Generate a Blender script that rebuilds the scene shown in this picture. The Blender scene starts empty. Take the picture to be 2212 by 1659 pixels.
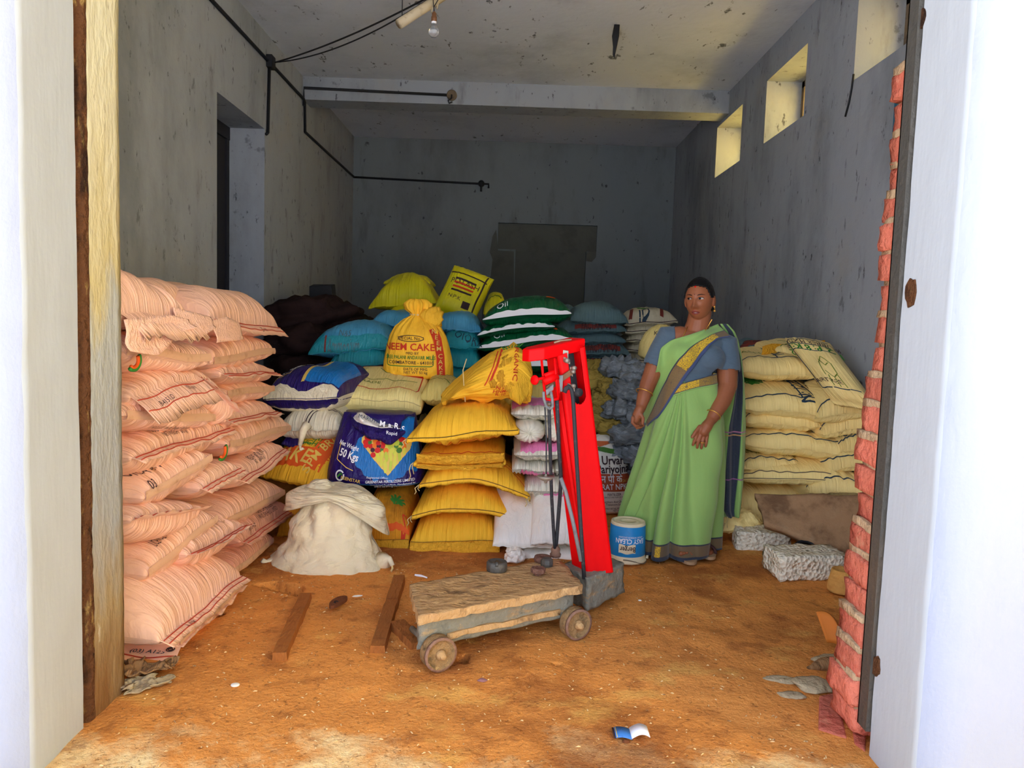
import bpy, bmesh, math, random
import numpy as np
from mathutils import Vector, Matrix, noise as mnoise

random.seed(7)
C = bpy.context.scene.collection
SC = bpy.context.scene

# ------------------------------------------------------------------ camera
FPX, CX, CY = 1636.0, 1106.0, 829.5
PITCH, ROLL, YAW, CAMH = 0.0825, 0.0323, 0.0043, 1.2515
cam_d = bpy.data.cameras.new('camera')
cam = bpy.data.objects.new('camera', cam_d)
C.objects.link(cam)
cam_d.sensor_fit = 'HORIZONTAL'
cam_d.sensor_width = 36.0
cam_d.lens = 36.0 * FPX / 2212.0
cam_d.clip_start = 0.05
cam.matrix_world = (Matrix.Translation((0, 0, CAMH)) @ Matrix.Rotation(-YAW, 4, 'Z')
                    @ Matrix.Rotation(math.pi / 2 - PITCH, 4, 'X') @ Matrix.Rotation(ROLL, 4, 'Z'))
SC.camera = cam

# ------------------------------------------------------------------ world, sun, exposure
SC.view_settings.view_transform = 'Standard'
SC.view_settings.look = 'None'
SC.view_settings.gamma = 1.0
SC.view_settings.use_curve_mapping = False
SC.view_settings.exposure = 1.72
SC.cycles.use_denoising = True
SC.cycles.max_bounces = 10
SC.cycles.diffuse_bounces = 7
SC.cycles.caustics_reflective = False
SC.cycles.caustics_refractive = False
SC.cycles.sample_clamp_indirect = 6.0

world = bpy.data.worlds.new('sky')
SC.world = world
world.use_nodes = True
wn, wl = world.node_tree.nodes, world.node_tree.links
wn.clear()
w_out = wn.new('ShaderNodeOutputWorld')
w_bg = wn.new('ShaderNodeBackground')
w_bg.inputs['Strength'].default_value = 1.1
w_tc = wn.new('ShaderNodeTexCoord')
w_sep = wn.new('ShaderNodeSeparateXYZ')
w_ramp = wn.new('ShaderNodeValToRGB')
w_ramp.color_ramp.elements[0].position = 0.0
w_ramp.color_ramp.elements[0].color = (0.88, 0.98, 1.14, 1)
w_ramp.color_ramp.elements[1].position = 0.8
w_ramp.color_ramp.elements[1].color = (0.50, 0.64, 1.0, 1)
wl.new(w_tc.outputs['Generated'], w_sep.inputs[0])
wl.new(w_sep.outputs['Z'], w_ramp.inputs[0])
wl.new(w_ramp.outputs[0], w_bg.inputs[0])
wl.new(w_bg.outputs[0], w_out.inputs[0])

sun_d = bpy.data.lights.new('sun', 'SUN')
sun_d.energy = 19.0
sun_d.angle = 0.01
sun_d.color = (1.0, 0.96, 0.90)
sun = bpy.data.objects.new('sun', sun_d)
C.objects.link(sun)
sun.rotation_euler = Vector((0.62, -0.30, -0.95)).to_track_quat('-Z', 'Y').to_euler()

# ------------------------------------------------------------------ pixel helpers (photo frame 2212 x 1659)
def ray(px, py):
    du, dv = px - CX, py - CY
    c, s = math.cos(ROLL), math.sin(ROLL)
    u, v = (c * du + s * dv) / FPX, (-s * du + c * dv) / FPX
    D, Z = 1.0, -v
    c, s = math.cos(PITCH), math.sin(PITCH)
    Y, z = c * D + s * Z, -s * D + c * Z
    c, s = math.cos(YAW), math.sin(YAW)
    return np.array([c * u + s * Y, -s * u + c * Y, z])
CAMP = np.array([0, 0, CAMH])
def at(px, py, y):
    r = ray(px, py); return CAMP + r * (y / r[1])
def at_x(px, py, x):
    r = ray(px, py); return CAMP + r * (x / r[0])
def at_z(px, py, z=0.0):
    r = ray(px, py); return CAMP + r * ((z - CAMH) / r[2])

# ------------------------------------------------------------------ object helpers
def tag(o, label=None, cat=None, group=None, kind=None):
    if label: o['label'] = label
    if cat: o['category'] = cat
    if group: o['group'] = group
    if kind: o['kind'] = kind
    return o
def empty(name, loc, label=None, cat=None, group=None):
    o = bpy.data.objects.new(name, None)
    o.empty_display_size = 0.05
    C.objects.link(o)
    o.location = Vector([float(a) for a in loc])
    return tag(o, label, cat, group)
def mesh_obj(name, verts, faces, mat, parent=None, uv=None, smooth=True, origin=None):
    verts = np.asarray(verts, float)
    org = np.zeros(3)
    if parent is not None:
        p = parent
        while p is not None:
            org = org + np.array(p.location); p = p.parent
    elif origin is not None:
        org = np.asarray(origin, float)
    v = verts - org
    me = bpy.data.meshes.new(name)
    if isinstance(faces, np.ndarray): faces = faces.tolist()
    me.from_pydata(v.tolist(), [], faces)
    if smooth: me.polygons.foreach_set('use_smooth', [True] * len(me.polygons))
    if uv is not None:
        lay = me.uv_layers.new(name='UVMap')
        vi = np.empty(len(me.loops), int); me.loops.foreach_get('vertex_index', vi)
        lay.data.foreach_set('uv', np.asarray(uv, float)[vi].ravel())
    for m in (mat if isinstance(mat, (list, tuple)) else [mat]): me.materials.append(m)
    o = bpy.data.objects.new(name, me)
    C.objects.link(o)
    if parent is not None: o.parent = parent
    elif origin is not None: o.location = Vector(org.tolist())
    return o
def bm_obj(name, bm, mat, parent=None, smooth=False, origin=None):
    bm.verts.index_update()
    v = [x.co[:] for x in bm.verts]; f = [[q.index for q in p.verts] for p in bm.faces]
    bm.free()
    return mesh_obj(name, v, f, mat, parent, None, smooth, origin)
class MB:
    """collects simple shapes into one mesh"""
    def __init__(s): s.v, s.f = [], []
    def add(s, v, f):
        o = len(s.v); s.v += [tuple(map(float, a)) for a in v]; s.f += [[i + o for i in q] for q in f]; return s
    def box(s, a, b, jit=0.0):
        x0, y0, z0 = a; x1, y1, z1 = b
        v = [(x0,y0,z0),(x1,y0,z0),(x1,y1,z0),(x0,y1,z0),(x0,y0,z1),(x1,y0,z1),(x1,y1,z1),(x0,y1,z1)]
        if jit: v = [tuple(c + random.uniform(-jit, jit) for c in p) for p in v]
        return s.add(v, [[0,3,2,1],[4,5,6,7],[0,1,5,4],[1,2,6,5],[2,3,7,6],[3,0,4,7]])
    def hexa(s, p):   # 8 points, bottom ring then top ring
        return s.add(p, [[0,3,2,1],[4,5,6,7],[0,1,5,4],[1,2,6,5],[2,3,7,6],[3,0,4,7]])
    def tube(s, pts, r, n=8, cap=True):
        pts = [np.asarray(p, float) for p in pts]
        rr = r if isinstance(r, (list, tuple)) else [r] * len(pts)
        rings = []; ref = None
        for i, p in enumerate(pts):
            t = pts[min(i + 1, len(pts) - 1)] - pts[max(i - 1, 0)]
            t = t / (np.linalg.norm(t) + 1e-9)
            if ref is None: ref = np.array([0, 0, 1.0]) if abs(t[2]) < .9 else np.array([1.0, 0, 0])
            a = np.cross(t, ref); a /= np.linalg.norm(a) + 1e-9
            b = np.cross(a, t); ref = b
            rings.append([p + rr[i] * (math.cos(k * 2 * math.pi / n) * a + math.sin(k * 2 * math.pi / n) * b) for k in range(n)])
        v = [q for R in rings for q in R]; f = []
        for i in range(len(pts) - 1):
            for k in range(n): f.append([i*n+k, i*n+(k+1)%n, (i+1)*n+(k+1)%n, (i+1)*n+k])
        if cap: f.append(list(range(n))[::-1]); f.append([(len(pts)-1)*n+k for k in range(n)])
        return s.add(v, f)
    def lathe(s, c, prof, n=24, axis=(0,0,1), cap=True):
        ax = np.asarray(axis, float); ax /= np.linalg.norm(ax)
        ref = np.array([1.0,0,0]) if abs(ax[0]) < .9 else np.array([0,1.0,0])
        a = np.cross(ax, ref); a /= np.linalg.norm(a); b = np.cross(ax, a)
        v = []; f = []; c = np.asarray(c, float)
        for (r, h) in prof:
            for k in range(n):
                t = 2*math.pi*k/n
                v.append(c + ax*h + r*(math.cos(t)*a + math.sin(t)*b))
        for i in range(len(prof)-1):
            for k in range(n): f.append([i*n+k, i*n+(k+1)%n, (i+1)*n+(k+1)%n, (i+1)*n+k])
        if cap: f.append(list(range(n))[::-1]); f.append([(len(prof)-1)*n+k for k in range(n)])
        return s.add(v, f)
    def build(s, name, mat, parent=None, smooth=False, origin=None):
        return mesh_obj(name, s.v, s.f, mat, parent, None, smooth, origin)
def bevel(o, w=0.006, seg=2):
    m = o.modifiers.new('bevel', 'BEVEL'); m.width = w; m.segments = seg; m.limit_method = 'ANGLE'
    return o

# ------------------------------------------------------------------ procedural materials
def lin(r, g, b):
    f = lambda c: (c/255/12.92 if c/255 <= .04045 else ((c/255+.055)/1.055)**2.4)
    return (f(r), f(g), f(b))
def mat(name, col, rough=.75, spec=.3, metal=0.0, layers=(), bumps=(), coord='Object', var=0.0, sheen=0.0, uvcol=None, trans=0.0, coat=0.0):
    """layers: (scale, (sx,sy,sz), colour, lo, hi, amount) noise-masked colour over the base; bumps: (scale, (sx,sy,sz), strength, kind)"""
    m = bpy.data.materials.new(name); m.use_nodes = True
    nt = m.node_tree; N, L = nt.nodes, nt.links
    bs = N['Principled BSDF']
    bs.inputs['Roughness'].default_value = rough
    bs.inputs['Specular IOR Level'].default_value = spec
    bs.inputs['Metallic'].default_value = metal
    if coat: bs.inputs['Coat Weight'].default_value = coat; bs.inputs['Coat Roughness'].default_value = .15
    if sheen: bs.inputs['Sheen Weight'].default_value = sheen
    if trans: bs.inputs['Transmission Weight'].default_value = trans
    tc = N.new('ShaderNodeTexCoord')
    def coords(sc, kind):
        mp = N.new('ShaderNodeMapping'); mp.inputs['Scale'].default_value = sc
        L.new(tc.outputs['UV' if kind == 'UV' else 'Object'], mp.inputs[0])
        return mp.outputs[0]
    rgb = N.new('ShaderNodeRGB'); rgb.outputs[0].default_value = (*col, 1)
    cur = rgb.outputs[0]
    if uvcol is not None: cur = uvcol(N, L, tc, cur)
    oi = N.new('ShaderNodeObjectInfo') if (var or layers) else None
    if var:
        hs = N.new('ShaderNodeHueSaturation')
        mr = N.new('ShaderNodeMapRange'); mr.inputs[3].default_value = 1 - var; mr.inputs[4].default_value = 1 + var
        L.new(oi.outputs['Random'], mr.inputs[0]); L.new(mr.outputs[0], hs.inputs['Value']); L.new(cur, hs.inputs['Color'])
        cur = hs.outputs[0]
    for ly in layers:
        sc, st, c2, lo, hi, am = ly[:6]; kd = ly[6] if len(ly) > 6 else coord
        nz = N.new('ShaderNodeTexNoise'); nz.noise_dimensions = '4D'
        nz.inputs['Scale'].default_value = sc; nz.inputs['Detail'].default_value = 6; nz.inputs['Roughness'].default_value = .65
        L.new(coords(st, kd), nz.inputs['Vector'])
        mw = N.new('ShaderNodeMath'); mw.operation = 'MULTIPLY'; mw.inputs[1].default_value = 40.0
        L.new(oi.outputs['Random'], mw.inputs[0]); L.new(mw.outputs[0], nz.inputs['W'])
        mr = N.new('ShaderNodeMapRange'); mr.interpolation_type = 'SMOOTHSTEP'
        mr.inputs[1].default_value = lo; mr.inputs[2].default_value = hi; mr.inputs[3].default_value = 0; mr.inputs[4].default_value = am
        L.new(nz.outputs['Fac'], mr.inputs[0])
        mx = N.new('ShaderNodeMix'); mx.data_type = 'RGBA'
        L.new(mr.outputs[0], mx.inputs['Factor']); L.new(cur, mx.inputs['A']); mx.inputs['B'].default_value = (*c2, 1)
        cur = mx.outputs['Result']
    L.new(cur, bs.inputs['Base Color'])
    prev = None
    for bp in bumps:
        sc, st, stren = bp[:3]; kd = bp[3] if len(bp) > 3 else coord; typ = bp[4] if len(bp) > 4 else 'noise'; dist = bp[5] if len(bp) > 5 else .02
        if typ == 'noise':
            t = N.new('ShaderNodeTexNoise'); t.inputs['Scale'].default_value = sc; t.inputs['Detail'].default_value = 5; out = t.outputs['Fac']
            t.inputs['Distortion'].default_value = bp[6] if len(bp) > 6 else 0.0
        elif typ == 'voronoi':
            t = N.new('ShaderNodeTexVoronoi'); t.inputs['Scale'].default_value = sc; out = t.outputs['Distance']
        else:
            t = N.new('ShaderNodeTexVoronoi'); t.feature = 'DISTANCE_TO_EDGE'; t.inputs['Scale'].default_value = sc; out = t.outputs['Distance']
        L.new(coords(st, kd), t.inputs['Vector'])
        b = N.new('ShaderNodeBump'); b.inputs['Strength'].default_value = stren; b.inputs['Distance'].default_value = dist
        L.new(out, b.inputs['Height'])
        if prev is not None: L.new(prev, b.inputs['Normal'])
        prev = b.outputs[0]
    if prev is not None: L.new(prev, bs.inputs['Normal'])
    return m
ONE = (1, 1, 1)
M = {}
DARK = (.02, .02, .022)
M['whitewash'] = mat('whitewash', (.34, .36, .43), .85, .2,
    layers=[(2.2, (1, 1, .6), (.31, .33, .40), .45, .75, .6), (14, ONE, (.29, .30, .34), .68, .8, .5), (1.1, ONE, (.34, .33, .31), .66, .8, .3)],
    bumps=[(18, (1, 1, .35), .35, 'Object', 'noise', .012), (90, ONE, .25, 'Object', 'noise', .004)])
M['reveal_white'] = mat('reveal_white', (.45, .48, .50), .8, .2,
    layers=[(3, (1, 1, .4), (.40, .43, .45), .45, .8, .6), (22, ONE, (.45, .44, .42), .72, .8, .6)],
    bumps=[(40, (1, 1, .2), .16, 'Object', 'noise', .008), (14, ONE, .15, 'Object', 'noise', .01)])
M['old_wall'] = mat('old_wall', (.33, .355, .385), .9, .15,
    layers=[(1.3, (1, 1, .45), (.17, .185, .20), .45, .7, .75), (5, (1, 1, .25), (.14, .14, .145), .56, .72, .6), (2.0, ONE, (.36, .335, .29), .52, .75, .5),
            (20, (1, 1, .5), (.05, .05, .055), .615, .68, .8), (6, (1, 2, .9), (.10, .105, .11), .60, .67, .6), (30, ONE, (.55, .55, .55), .66, .78, .35)],
    bumps=[(10, ONE, .25, 'Object', 'noise', .02), (60, ONE, .2, 'Object', 'noise', .005)])
M['old_ceiling'] = mat('old_ceiling', (.66, .69, .74), .9, .15,
    layers=[(1.2, ONE, (.42, .45, .49), .45, .72, .7), (7, (1, .6, 1), (.06, .06, .06), .625, .68, .85), (17, (1, .4, 1), (.06, .06, .06), .63, .68, .8), (3.2, (1, .35, 1), (.14, .14, .15), .63, .70, .5)],
    bumps=[(12, ONE, .25, 'Object', 'noise', .02)])
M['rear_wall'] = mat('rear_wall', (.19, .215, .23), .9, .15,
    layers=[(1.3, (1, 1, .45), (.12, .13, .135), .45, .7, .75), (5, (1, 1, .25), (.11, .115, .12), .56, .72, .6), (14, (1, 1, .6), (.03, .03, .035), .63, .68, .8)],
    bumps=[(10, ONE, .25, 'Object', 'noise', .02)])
M['patch_wall'] = mat('patch_wall', (.115, .12, .105), .9, .15, layers=[(4, ONE, (.085, .085, .078), .45, .7, .7)], bumps=[(25, ONE, .3)])
def sill_wear(N, L, tc, cur):
    # the doorway edge is worn down to pale sandy cement, patchily
    sp = N.new('ShaderNodeSeparateXYZ'); L.new(tc.outputs['Object'], sp.inputs[0])
    nz = N.new('ShaderNodeTexNoise'); nz.inputs['Scale'].default_value = 2.6; nz.inputs['Detail'].default_value = 7; nz.inputs['Roughness'].default_value = .7
    L.new(tc.outputs['Object'], nz.inputs['Vector'])
    ad = N.new('ShaderNodeMath'); ad.operation = 'MULTIPLY_ADD'; ad.inputs[1].default_value = 1.5; L.new(nz.outputs['Fac'], ad.inputs[0])
    ng = N.new('ShaderNodeMath'); ng.operation = 'MULTIPLY'; ng.inputs[1].default_value = -1.0; L.new(sp.outputs['Y'], ng.inputs[0]); L.new(ng.outputs[0], ad.inputs[2])
    mr = N.new('ShaderNodeMapRange'); mr.inputs[1].default_value = -1.42; mr.inputs[2].default_value = -1.16; mr.inputs[4].default_value = .85; L.new(ad.outputs[0], mr.inputs[0])
    mx = N.new('ShaderNodeMix'); mx.data_type = 'RGBA'; L.new(mr.outputs[0], mx.inputs['Factor']); L.new(cur, mx.inputs['A']); mx.inputs['B'].default_value = (*lin(248, 220, 158), 1)
    return mx.outputs['Result']
M['floor_dirt'] = mat('floor_dirt', lin(226, 148, 72), .95, .1, uvcol=sill_wear,
    layers=[(1.1, ONE, lin(150, 86, 42), .47, .61, .8), (2.6, (1, 1.5, 1), lin(234, 178, 92), .54, .68, .75), (9, ONE, lin(150, 86, 42), .52, .68, .6), (60, ONE, lin(110, 60, 30), .56, .68, .6), (150, ONE, lin(244, 196, 124), .60, .68, .8)],
    bumps=[(9, ONE, .4, 'Object', 'noise', .03), (70, ONE, .7, 'Object', 'noise', .012), (240, ONE, .6, 'Object', 'noise', .005)])
M['black'] = mat('black', (.012, .012, .014), .5, .3)
M['black_gap'] = mat('black_gap', (.02, .014, .011), .9, .1, bumps=[(60, ONE, .5)])
M['dark_door'] = mat('dark_door', (.02, .02, .026), .7, .2)
M['yard'] = mat('yard', lin(168, 168, 172), .95, .1, layers=[(.8, ONE, lin(146, 145, 146), .45, .7, .7)])
M['sun_yellow'] = mat('sun_yellow', lin(250, 222, 124), .9, .1, layers=[(.9, ONE, lin(238, 186, 84), .45, .7, .6)])
M['guide_metal'] = mat('guide_metal', (.085, .078, .065), .55, .4, metal=.3, layers=[(8, (1, 1, .2), (.15, .10, .06), .5, .7, .6)], bumps=[(50, ONE, .3)])
M['brick'] = mat('brick', lin(208, 116, 92), .92, .1, var=.16,
    layers=[(14, ONE, lin(182, 84, 68), .48, .68, .7), (30, ONE, lin(228, 164, 132), .58, .74, .6), (8, ONE, lin(205, 170, 130), .62, .75, .5)],
    bumps=[(40, ONE, .8, 'Object', 'noise', .02), (130, ONE, .5, 'Object', 'noise', .006)])
M['mortar'] = mat('mortar', lin(190, 160, 124), .95, .1, layers=[(20, ONE, lin(150, 122, 92), .45, .7, .7)], bumps=[(50, ONE, .8, 'Object', 'noise', .02)])
def jamb_cols(N, L, tc, cur):
    # paint on the jamb: cream above, bare grey below, brown grime at the foot (worn off by height, not by light)
    sp = N.new('ShaderNodeSeparateXYZ'); L.new(tc.outputs['Object'], sp.inputs[0])
    nz = N.new('ShaderNodeTexNoise'); nz.inputs['Scale'].default_value = 3.0; nz.inputs['Detail'].default_value = 6
    mp = N.new('ShaderNodeMapping'); mp.inputs['Scale'].default_value = (1, 4, .8); L.new(tc.outputs['Object'], mp.inputs[0]); L.new(mp.outputs[0], nz.inputs['Vector'])
    ad = N.new('ShaderNodeMath'); ad.operation = 'MULTIPLY_ADD'; ad.inputs[1].default_value = .9; L.new(nz.outputs['Fac'], ad.inputs[0]); L.new(sp.outputs['Z'], ad.inputs[2])
    rp = N.new('ShaderNodeValToRGB'); e = rp.color_ramp.elements
    mr = N.new('ShaderNodeMapRange'); mr.inputs[1].default_value = 0.0; mr.inputs[2].default_value = 3.2; L.new(ad.outputs[0], mr.inputs[0])
    e[0].position = .12; e[0].color = (*lin(128, 92, 54), 1); e[1].position = .23; e[1].color = (*lin(160, 140, 104), 1)
    for p, c in ((.34, lin(158, 160, 160)), (.51, lin(172, 174, 168)), (.56, lin(194, 180, 132)), (.68, lin(206, 198, 164)), (.9, lin(210, 206, 176))):
        q = e.new(p); q.color = (*c, 1)
    L.new(mr.outputs[0], rp.inputs[0])
    return rp.outputs[0]
M['jamb'] = mat('jamb', (.6, .55, .4), .85, .2, uvcol=jamb_cols,
    layers=[(9, (1, 1, .18), lin(66, 136, 170), .70, .74, .8), (7, (1, 1.2, .2), lin(170, 80, 44), .715, .76, .8), (26, (1, 1, .4), lin(104, 84, 56), .60, .72, .6), (12, (1, 1, .5), lin(225, 222, 205), .62, .70, .55)],
    bumps=[(45, (1, 1, .4), .6, 'Object', 'noise', .012)])
M['jamb_edge'] = mat('jamb_edge', lin(92, 58, 34), .9, .15, layers=[(40, (1, 1, .3), lin(176, 146, 84), .55, .70, .7), (18, (1, 1, .3), lin(34, 22, 16), .46, .62, .85)], bumps=[(40, ONE, .9, 'Object', 'noise', .03)])

# ------------------------------------------------------------------ the room
XL, XR, ZC, YB, YK = -2.043, 2.011, 3.50, 7.40, 9.74
DL, DR, YF, YG, YH = -1.235, 1.115, 1.92, 2.17, 2.41
def struct(o, kind='structure'): o['kind'] = kind; return o
def wall_rects(u0, u1, z0, z1, holes):
    us = sorted({u0, u1, *[h[0] for h in holes], *[h[1] for h in holes]}); zs = sorted({z0, z1, *[h[2] for h in holes], *[h[3] for h in holes]})
    for a, b in zip(us, us[1:]):
        for c, d in zip(zs, zs[1:]):
            if not any(h[0] <= a and b <= h[1] and h[2] <= c and d <= h[3] for h in holes): yield a, b, c, d
wins = [(6.949, 7.785), (5.460, 6.304), (3.83, 4.681)]
WZ0, WZ1 = 2.758, 3.253
TH = .36
mb = MB()
for a, b, c, d in wall_rects(2.41, 10.1, -.2, 3.7, [(y0, y1, WZ0, WZ1) for y0, y1 in wins]): mb.box((XR, a, c), (XR + TH, b, d))
struct(mb.build('wall_right', M['old_wall']))
# left wall with the doorway niche
mb = MB()
for a, b, c, d in wall_rects(2.41, 10.1, -.2, 3.7, [(5.29, 6.29, 0, 2.74)]): mb.box((XL - .35, a, c), (XL, b, d))
struct(mb.build('wall_left', M['old_wall']))
mb = MB(); mb.box((XL - .34, 5.29, 0), (XL - .30, 6.29, 2.74))
door = struct(mb.build('door_1', M['dark_door']))
mb = MB()
for x in (5.29, 5.76, 6.23): mb.box((XL - .30, x, 0), (XL - .285, x + .06, 2.74))
mb.box((XL - .30, 5.29, 1.3), (XL - .287, 6.29, 1.4)); mb.box((XL - .30, 5.29, 2.64), (XL - .28, 6.29, 2.74))
mb.build('door_frame', M['dark_door'], door)
# back wall: recessed blocked-up doorway under a lintel slot
n0, n1, l0, l1 = at(1112, 600, YK), at(1264, 600, YK), at(1076, 500, YK), at(1290, 500, YK)
lz1, lz0 = at(1180, 484, YK)[2], at(1180, 541, YK)[2]
mb = MB()
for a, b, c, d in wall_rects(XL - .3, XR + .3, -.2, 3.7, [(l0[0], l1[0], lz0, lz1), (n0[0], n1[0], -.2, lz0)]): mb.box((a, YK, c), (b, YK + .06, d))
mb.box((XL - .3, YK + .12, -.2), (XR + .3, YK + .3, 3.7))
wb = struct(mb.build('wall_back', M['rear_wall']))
MB().box((l0[0], YK + .055, lz0 - .02), (l1[0], YK + .12, lz1)).build('lintel_panel', M['patch_wall'], wb)
MB().box((n0[0], YK + .07, -.2), (n1[0], YK + .12, lz0 - .012)).build('infill_panel', M['patch_wall'], wb)
def plate(name, poly, y, th, m, parent):
    k = len(poly); v = [(p[0], y, p[2]) for p in poly] + [(p[0], y - th, p[2]) for p in poly]
    return mesh_obj(name, v, [list(range(k)), [k + i for i in range(k)][::-1]] + [[i, k + i, k + (i + 1) % k, (i + 1) % k] for i in range(k)], m, parent, None, False)
plate('bare_patch', [at(x, y, YK) for x, y in ((1110, 700), (1040, 700), (1044, 622), (1060, 596), (1064, 560), (1058, 545), (1064, 510), (1072, 496), (1076, 541), (1110, 543))], YK, .006, M['patch_wall'], wb)
plate('bare_patch', [at(x, y, YK) for x, y in ((1266, 545), (1288, 543), (1287, 556), (1278, 566), (1266, 564))], YK, .006, M['patch_wall'], wb)
# ceiling, beam
struct(MB().box((XL - .4, 2.2, ZC), (XR + .5, 10.1, ZC + .15)).build('ceiling', M['old_ceiling']))
bz = at(655, 210, YB)[2]
struct(MB().box((XL, YB, bz - .02), (XR, YB + .28, ZC)).build('beam', M['old_wall']))
# front wall piers (white, outside), shutter slots, inner jambs, lintel above the frame
def rough_pier(name, x0, x1, y0, y1, m, inner):
    nz, nx = 90, 26
    # outer face + reveal as one bent sheet with small undulations, closed by a box behind
    bm = bmesh.new(); rows = []
    xe = x1 if inner == 'right' else x0
    prof = []
    xs = np.linspace(0, 1, nx)
    far = x0 if inner == 'right' else x1
    for t in np.linspace(0, 1, 16): prof.append((far + (xe - far) * t ** .6, y0))
    for t in np.linspace(0, 1, 10)[1:]: prof.append((xe, y0 + (y1 - y0) * t))
    for k in range(nz + 1):
        z = -.14 + 3.9 * k / nz; row = []
        for i, (x, y) in enumerate(prof):
            w = .002 * mnoise.noise((x * 3, z * 2.3, y * 5)) + .0025 * mnoise.noise((x * 11, z * 9, y * 11))
            e = .004 * mnoise.noise((z * 9, 3, 1)) if abs(i - 15) < 1 else 0
            dx = (w + e) if i >= 15 else 0
            row.append(bm.verts.new((x + dx, y + (w if i <= 15 else 0), z)))
        rows.append(row)
    for a, b in zip(rows, rows[1:]):
        for i in range(len(prof) - 1):
            q = [a[i], a[i + 1], b[i + 1], b[i]]
            bm.faces.new(q if inner == 'right' else q[::-1])
    o = bm_obj(name, bm, [m, M['reveal_white']], None, True)
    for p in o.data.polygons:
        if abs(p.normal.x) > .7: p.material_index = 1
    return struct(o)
pl = rough_pier('wall_front_left', -4.6, DL, YF, YG, M['whitewash'], 'right')
pr = rough_pier('wall_front_right', DR, 4.6, YF, YG, M['whitewash'], 'left')
MB().box((-4.6, YF + .03, -.14), (DL - .02, YH, 3.76)).build('core', M['mortar'], pl)
MB().box((DR + .05, YF + .03, -.14), (4.6, YG + .03, 3.76)).box((DR + .12, YG, -.14), (4.6, YH + .02, 3.76)).build('core', M['mortar'], pr)
struct(MB().box((-4.6, YF, 3.2), (4.6, YH + .1, 4.1)).build('wall_front_lintel', M['whitewash']))
# left: dark shutter slot then weathered jamb
slot = struct(MB().box((DL - .03, YG - .004, -.02), (DL - .022, YG + .045, 3.3)).build('trim_1', M['black_gap']))
bm = bmesh.new(); rows = []
prof = [(DL - .03, YG + .030), (DL - .006, YG + .034), (DL, YG + .044), (DL + .002, YG + .06)] + [(DL + .001, YG + .06 + (YH - YG - .06) * t) for t in np.linspace(0, 1, 8)[1:]] + [(DL - .06, YH + .004), (DL - .5, YH + .004)]
for k in range(151):
    z = -.03 + 3.3 * k / 150; row = []
    for i, (x, y) in enumerate(prof):
        w = .002 * mnoise.noise((y * 8, z * 5, 2.2)) + .0025 * mnoise.noise((y * 30, z * 22, 2.2))
        e = .0016 * mnoise.noise((z * 30, 7, i)) if i < 4 else 0
        row.append(bm.verts.new((x + w + e, y + (e if i < 4 else 0), z)))
    rows.append(row)
for a, b in zip(rows, rows[1:]):
    for i in range(len(prof) - 1): bm.faces.new([a[i], a[i + 1], b[i + 1], b[i]])
jo = bm_obj('trim_2', bm, [M['jamb'], M['jamb_edge']], None, True)
for p in jo.data.polygons:
    if p.index % (len(prof) - 1) < 3: p.material_index = 1
struct(jo)
# right: shutter guide rail
mb = MB(); mb.box((DR - .012, YG + .012, .06), (DR - .004, YG + .062, 3.3)); mb.box((DR - .012, YG + .006, .06), (DR + .04, YG + .012, 3.3)); mb.box((DR - .012, YG + .056, .06), (DR + .04, YG + .062, 3.3))
rail = mb.build('shutter_guide', M['guide_metal'])
tag(rail, 'dark rusty steel shutter guide channel along the right doorway edge', 'guide rail')
# right: broken brick jamb, every brick its own piece
jam = struct(MB().box((DR + .095, YG + .065, -.02), (DR + .3, YH + .03, 3.3)).build('wall_front_inner_right', M['mortar']))
def chipped(lo, hi, amp, seed, n=3):
    bm = bmesh.new(); bmesh.ops.create_cube(bm, size=1.0)
    bmesh.ops.subdivide_edges(bm, edges=bm.edges[:], cuts=n, use_grid_fill=True)
    lo, hi = np.array(lo, float), np.array(hi, float)
    for v in bm.verts:
        p = np.array(v.co) + .5
        q = lo + (hi - lo) * p
        d = mnoise.noise_vector((q[0] * 22 + seed, q[1] * 22, q[2] * 22))
        v.co = Vector((q + amp * np.array(d)).tolist())
    return bm
rng = random.Random(3)
z = 0.012; k = 0
while z < 2.05:
    h = .078 + rng.uniform(-.006, .006)
    bxl = DR + float(np.interp(z, [0, .18, .3, .55, .9, 1.2, 1.6, 2.0], [-.025, -.014, -.004, .014, .024, .034, .050, .056])) + .020 * mnoise.noise((z * 7.1, 1.7, 0)) + rng.uniform(-.010, .010)
    bm_obj('brick', chipped((bxl, YG + .075, z), (DR + .14, YH - rng.uniform(-.01, .012), z + h), .010, k * 3.7), M['brick'], jam, True)
    bm_obj('mortar_joint', chipped((bxl + rng.uniform(-.006, .014), YG + .08, z + h - .004), (DR + .14, YH - .005, z + h + .02), .010, k * 9.1), M['mortar'], jam, True)
    z += h + .014; k += 1
# plaster scab on the reveal of the right pier where it has broken off
for (px, py, rr, sd) in ((1968, 632, .035, 1), (1893, 1440, .026, 2), (1992, 40, .022, 3)):
    c = at_x(px, py, DR - .0015); pts = []
    for a in range(14):
        t = a * math.tau / 14; q = rr * (1 + .45 * mnoise.noise((math.cos(t) * 2 + sd * 9, math.sin(t) * 2, 0)))
        pts.append((DR - .005, c[1] + math.cos(t) * q * .8, c[2] + math.sin(t) * q * 1.15))
    v = pts + [(DR + .01, p[1], p[2]) for p in pts]
    mesh_obj('broken_plaster', v, [list(range(14))[::-1]] + [[i, (i + 1) % 14, 14 + (i + 1) % 14, 14 + i] for i in range(14)], M['jamb_edge'], pr, None, False)
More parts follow.
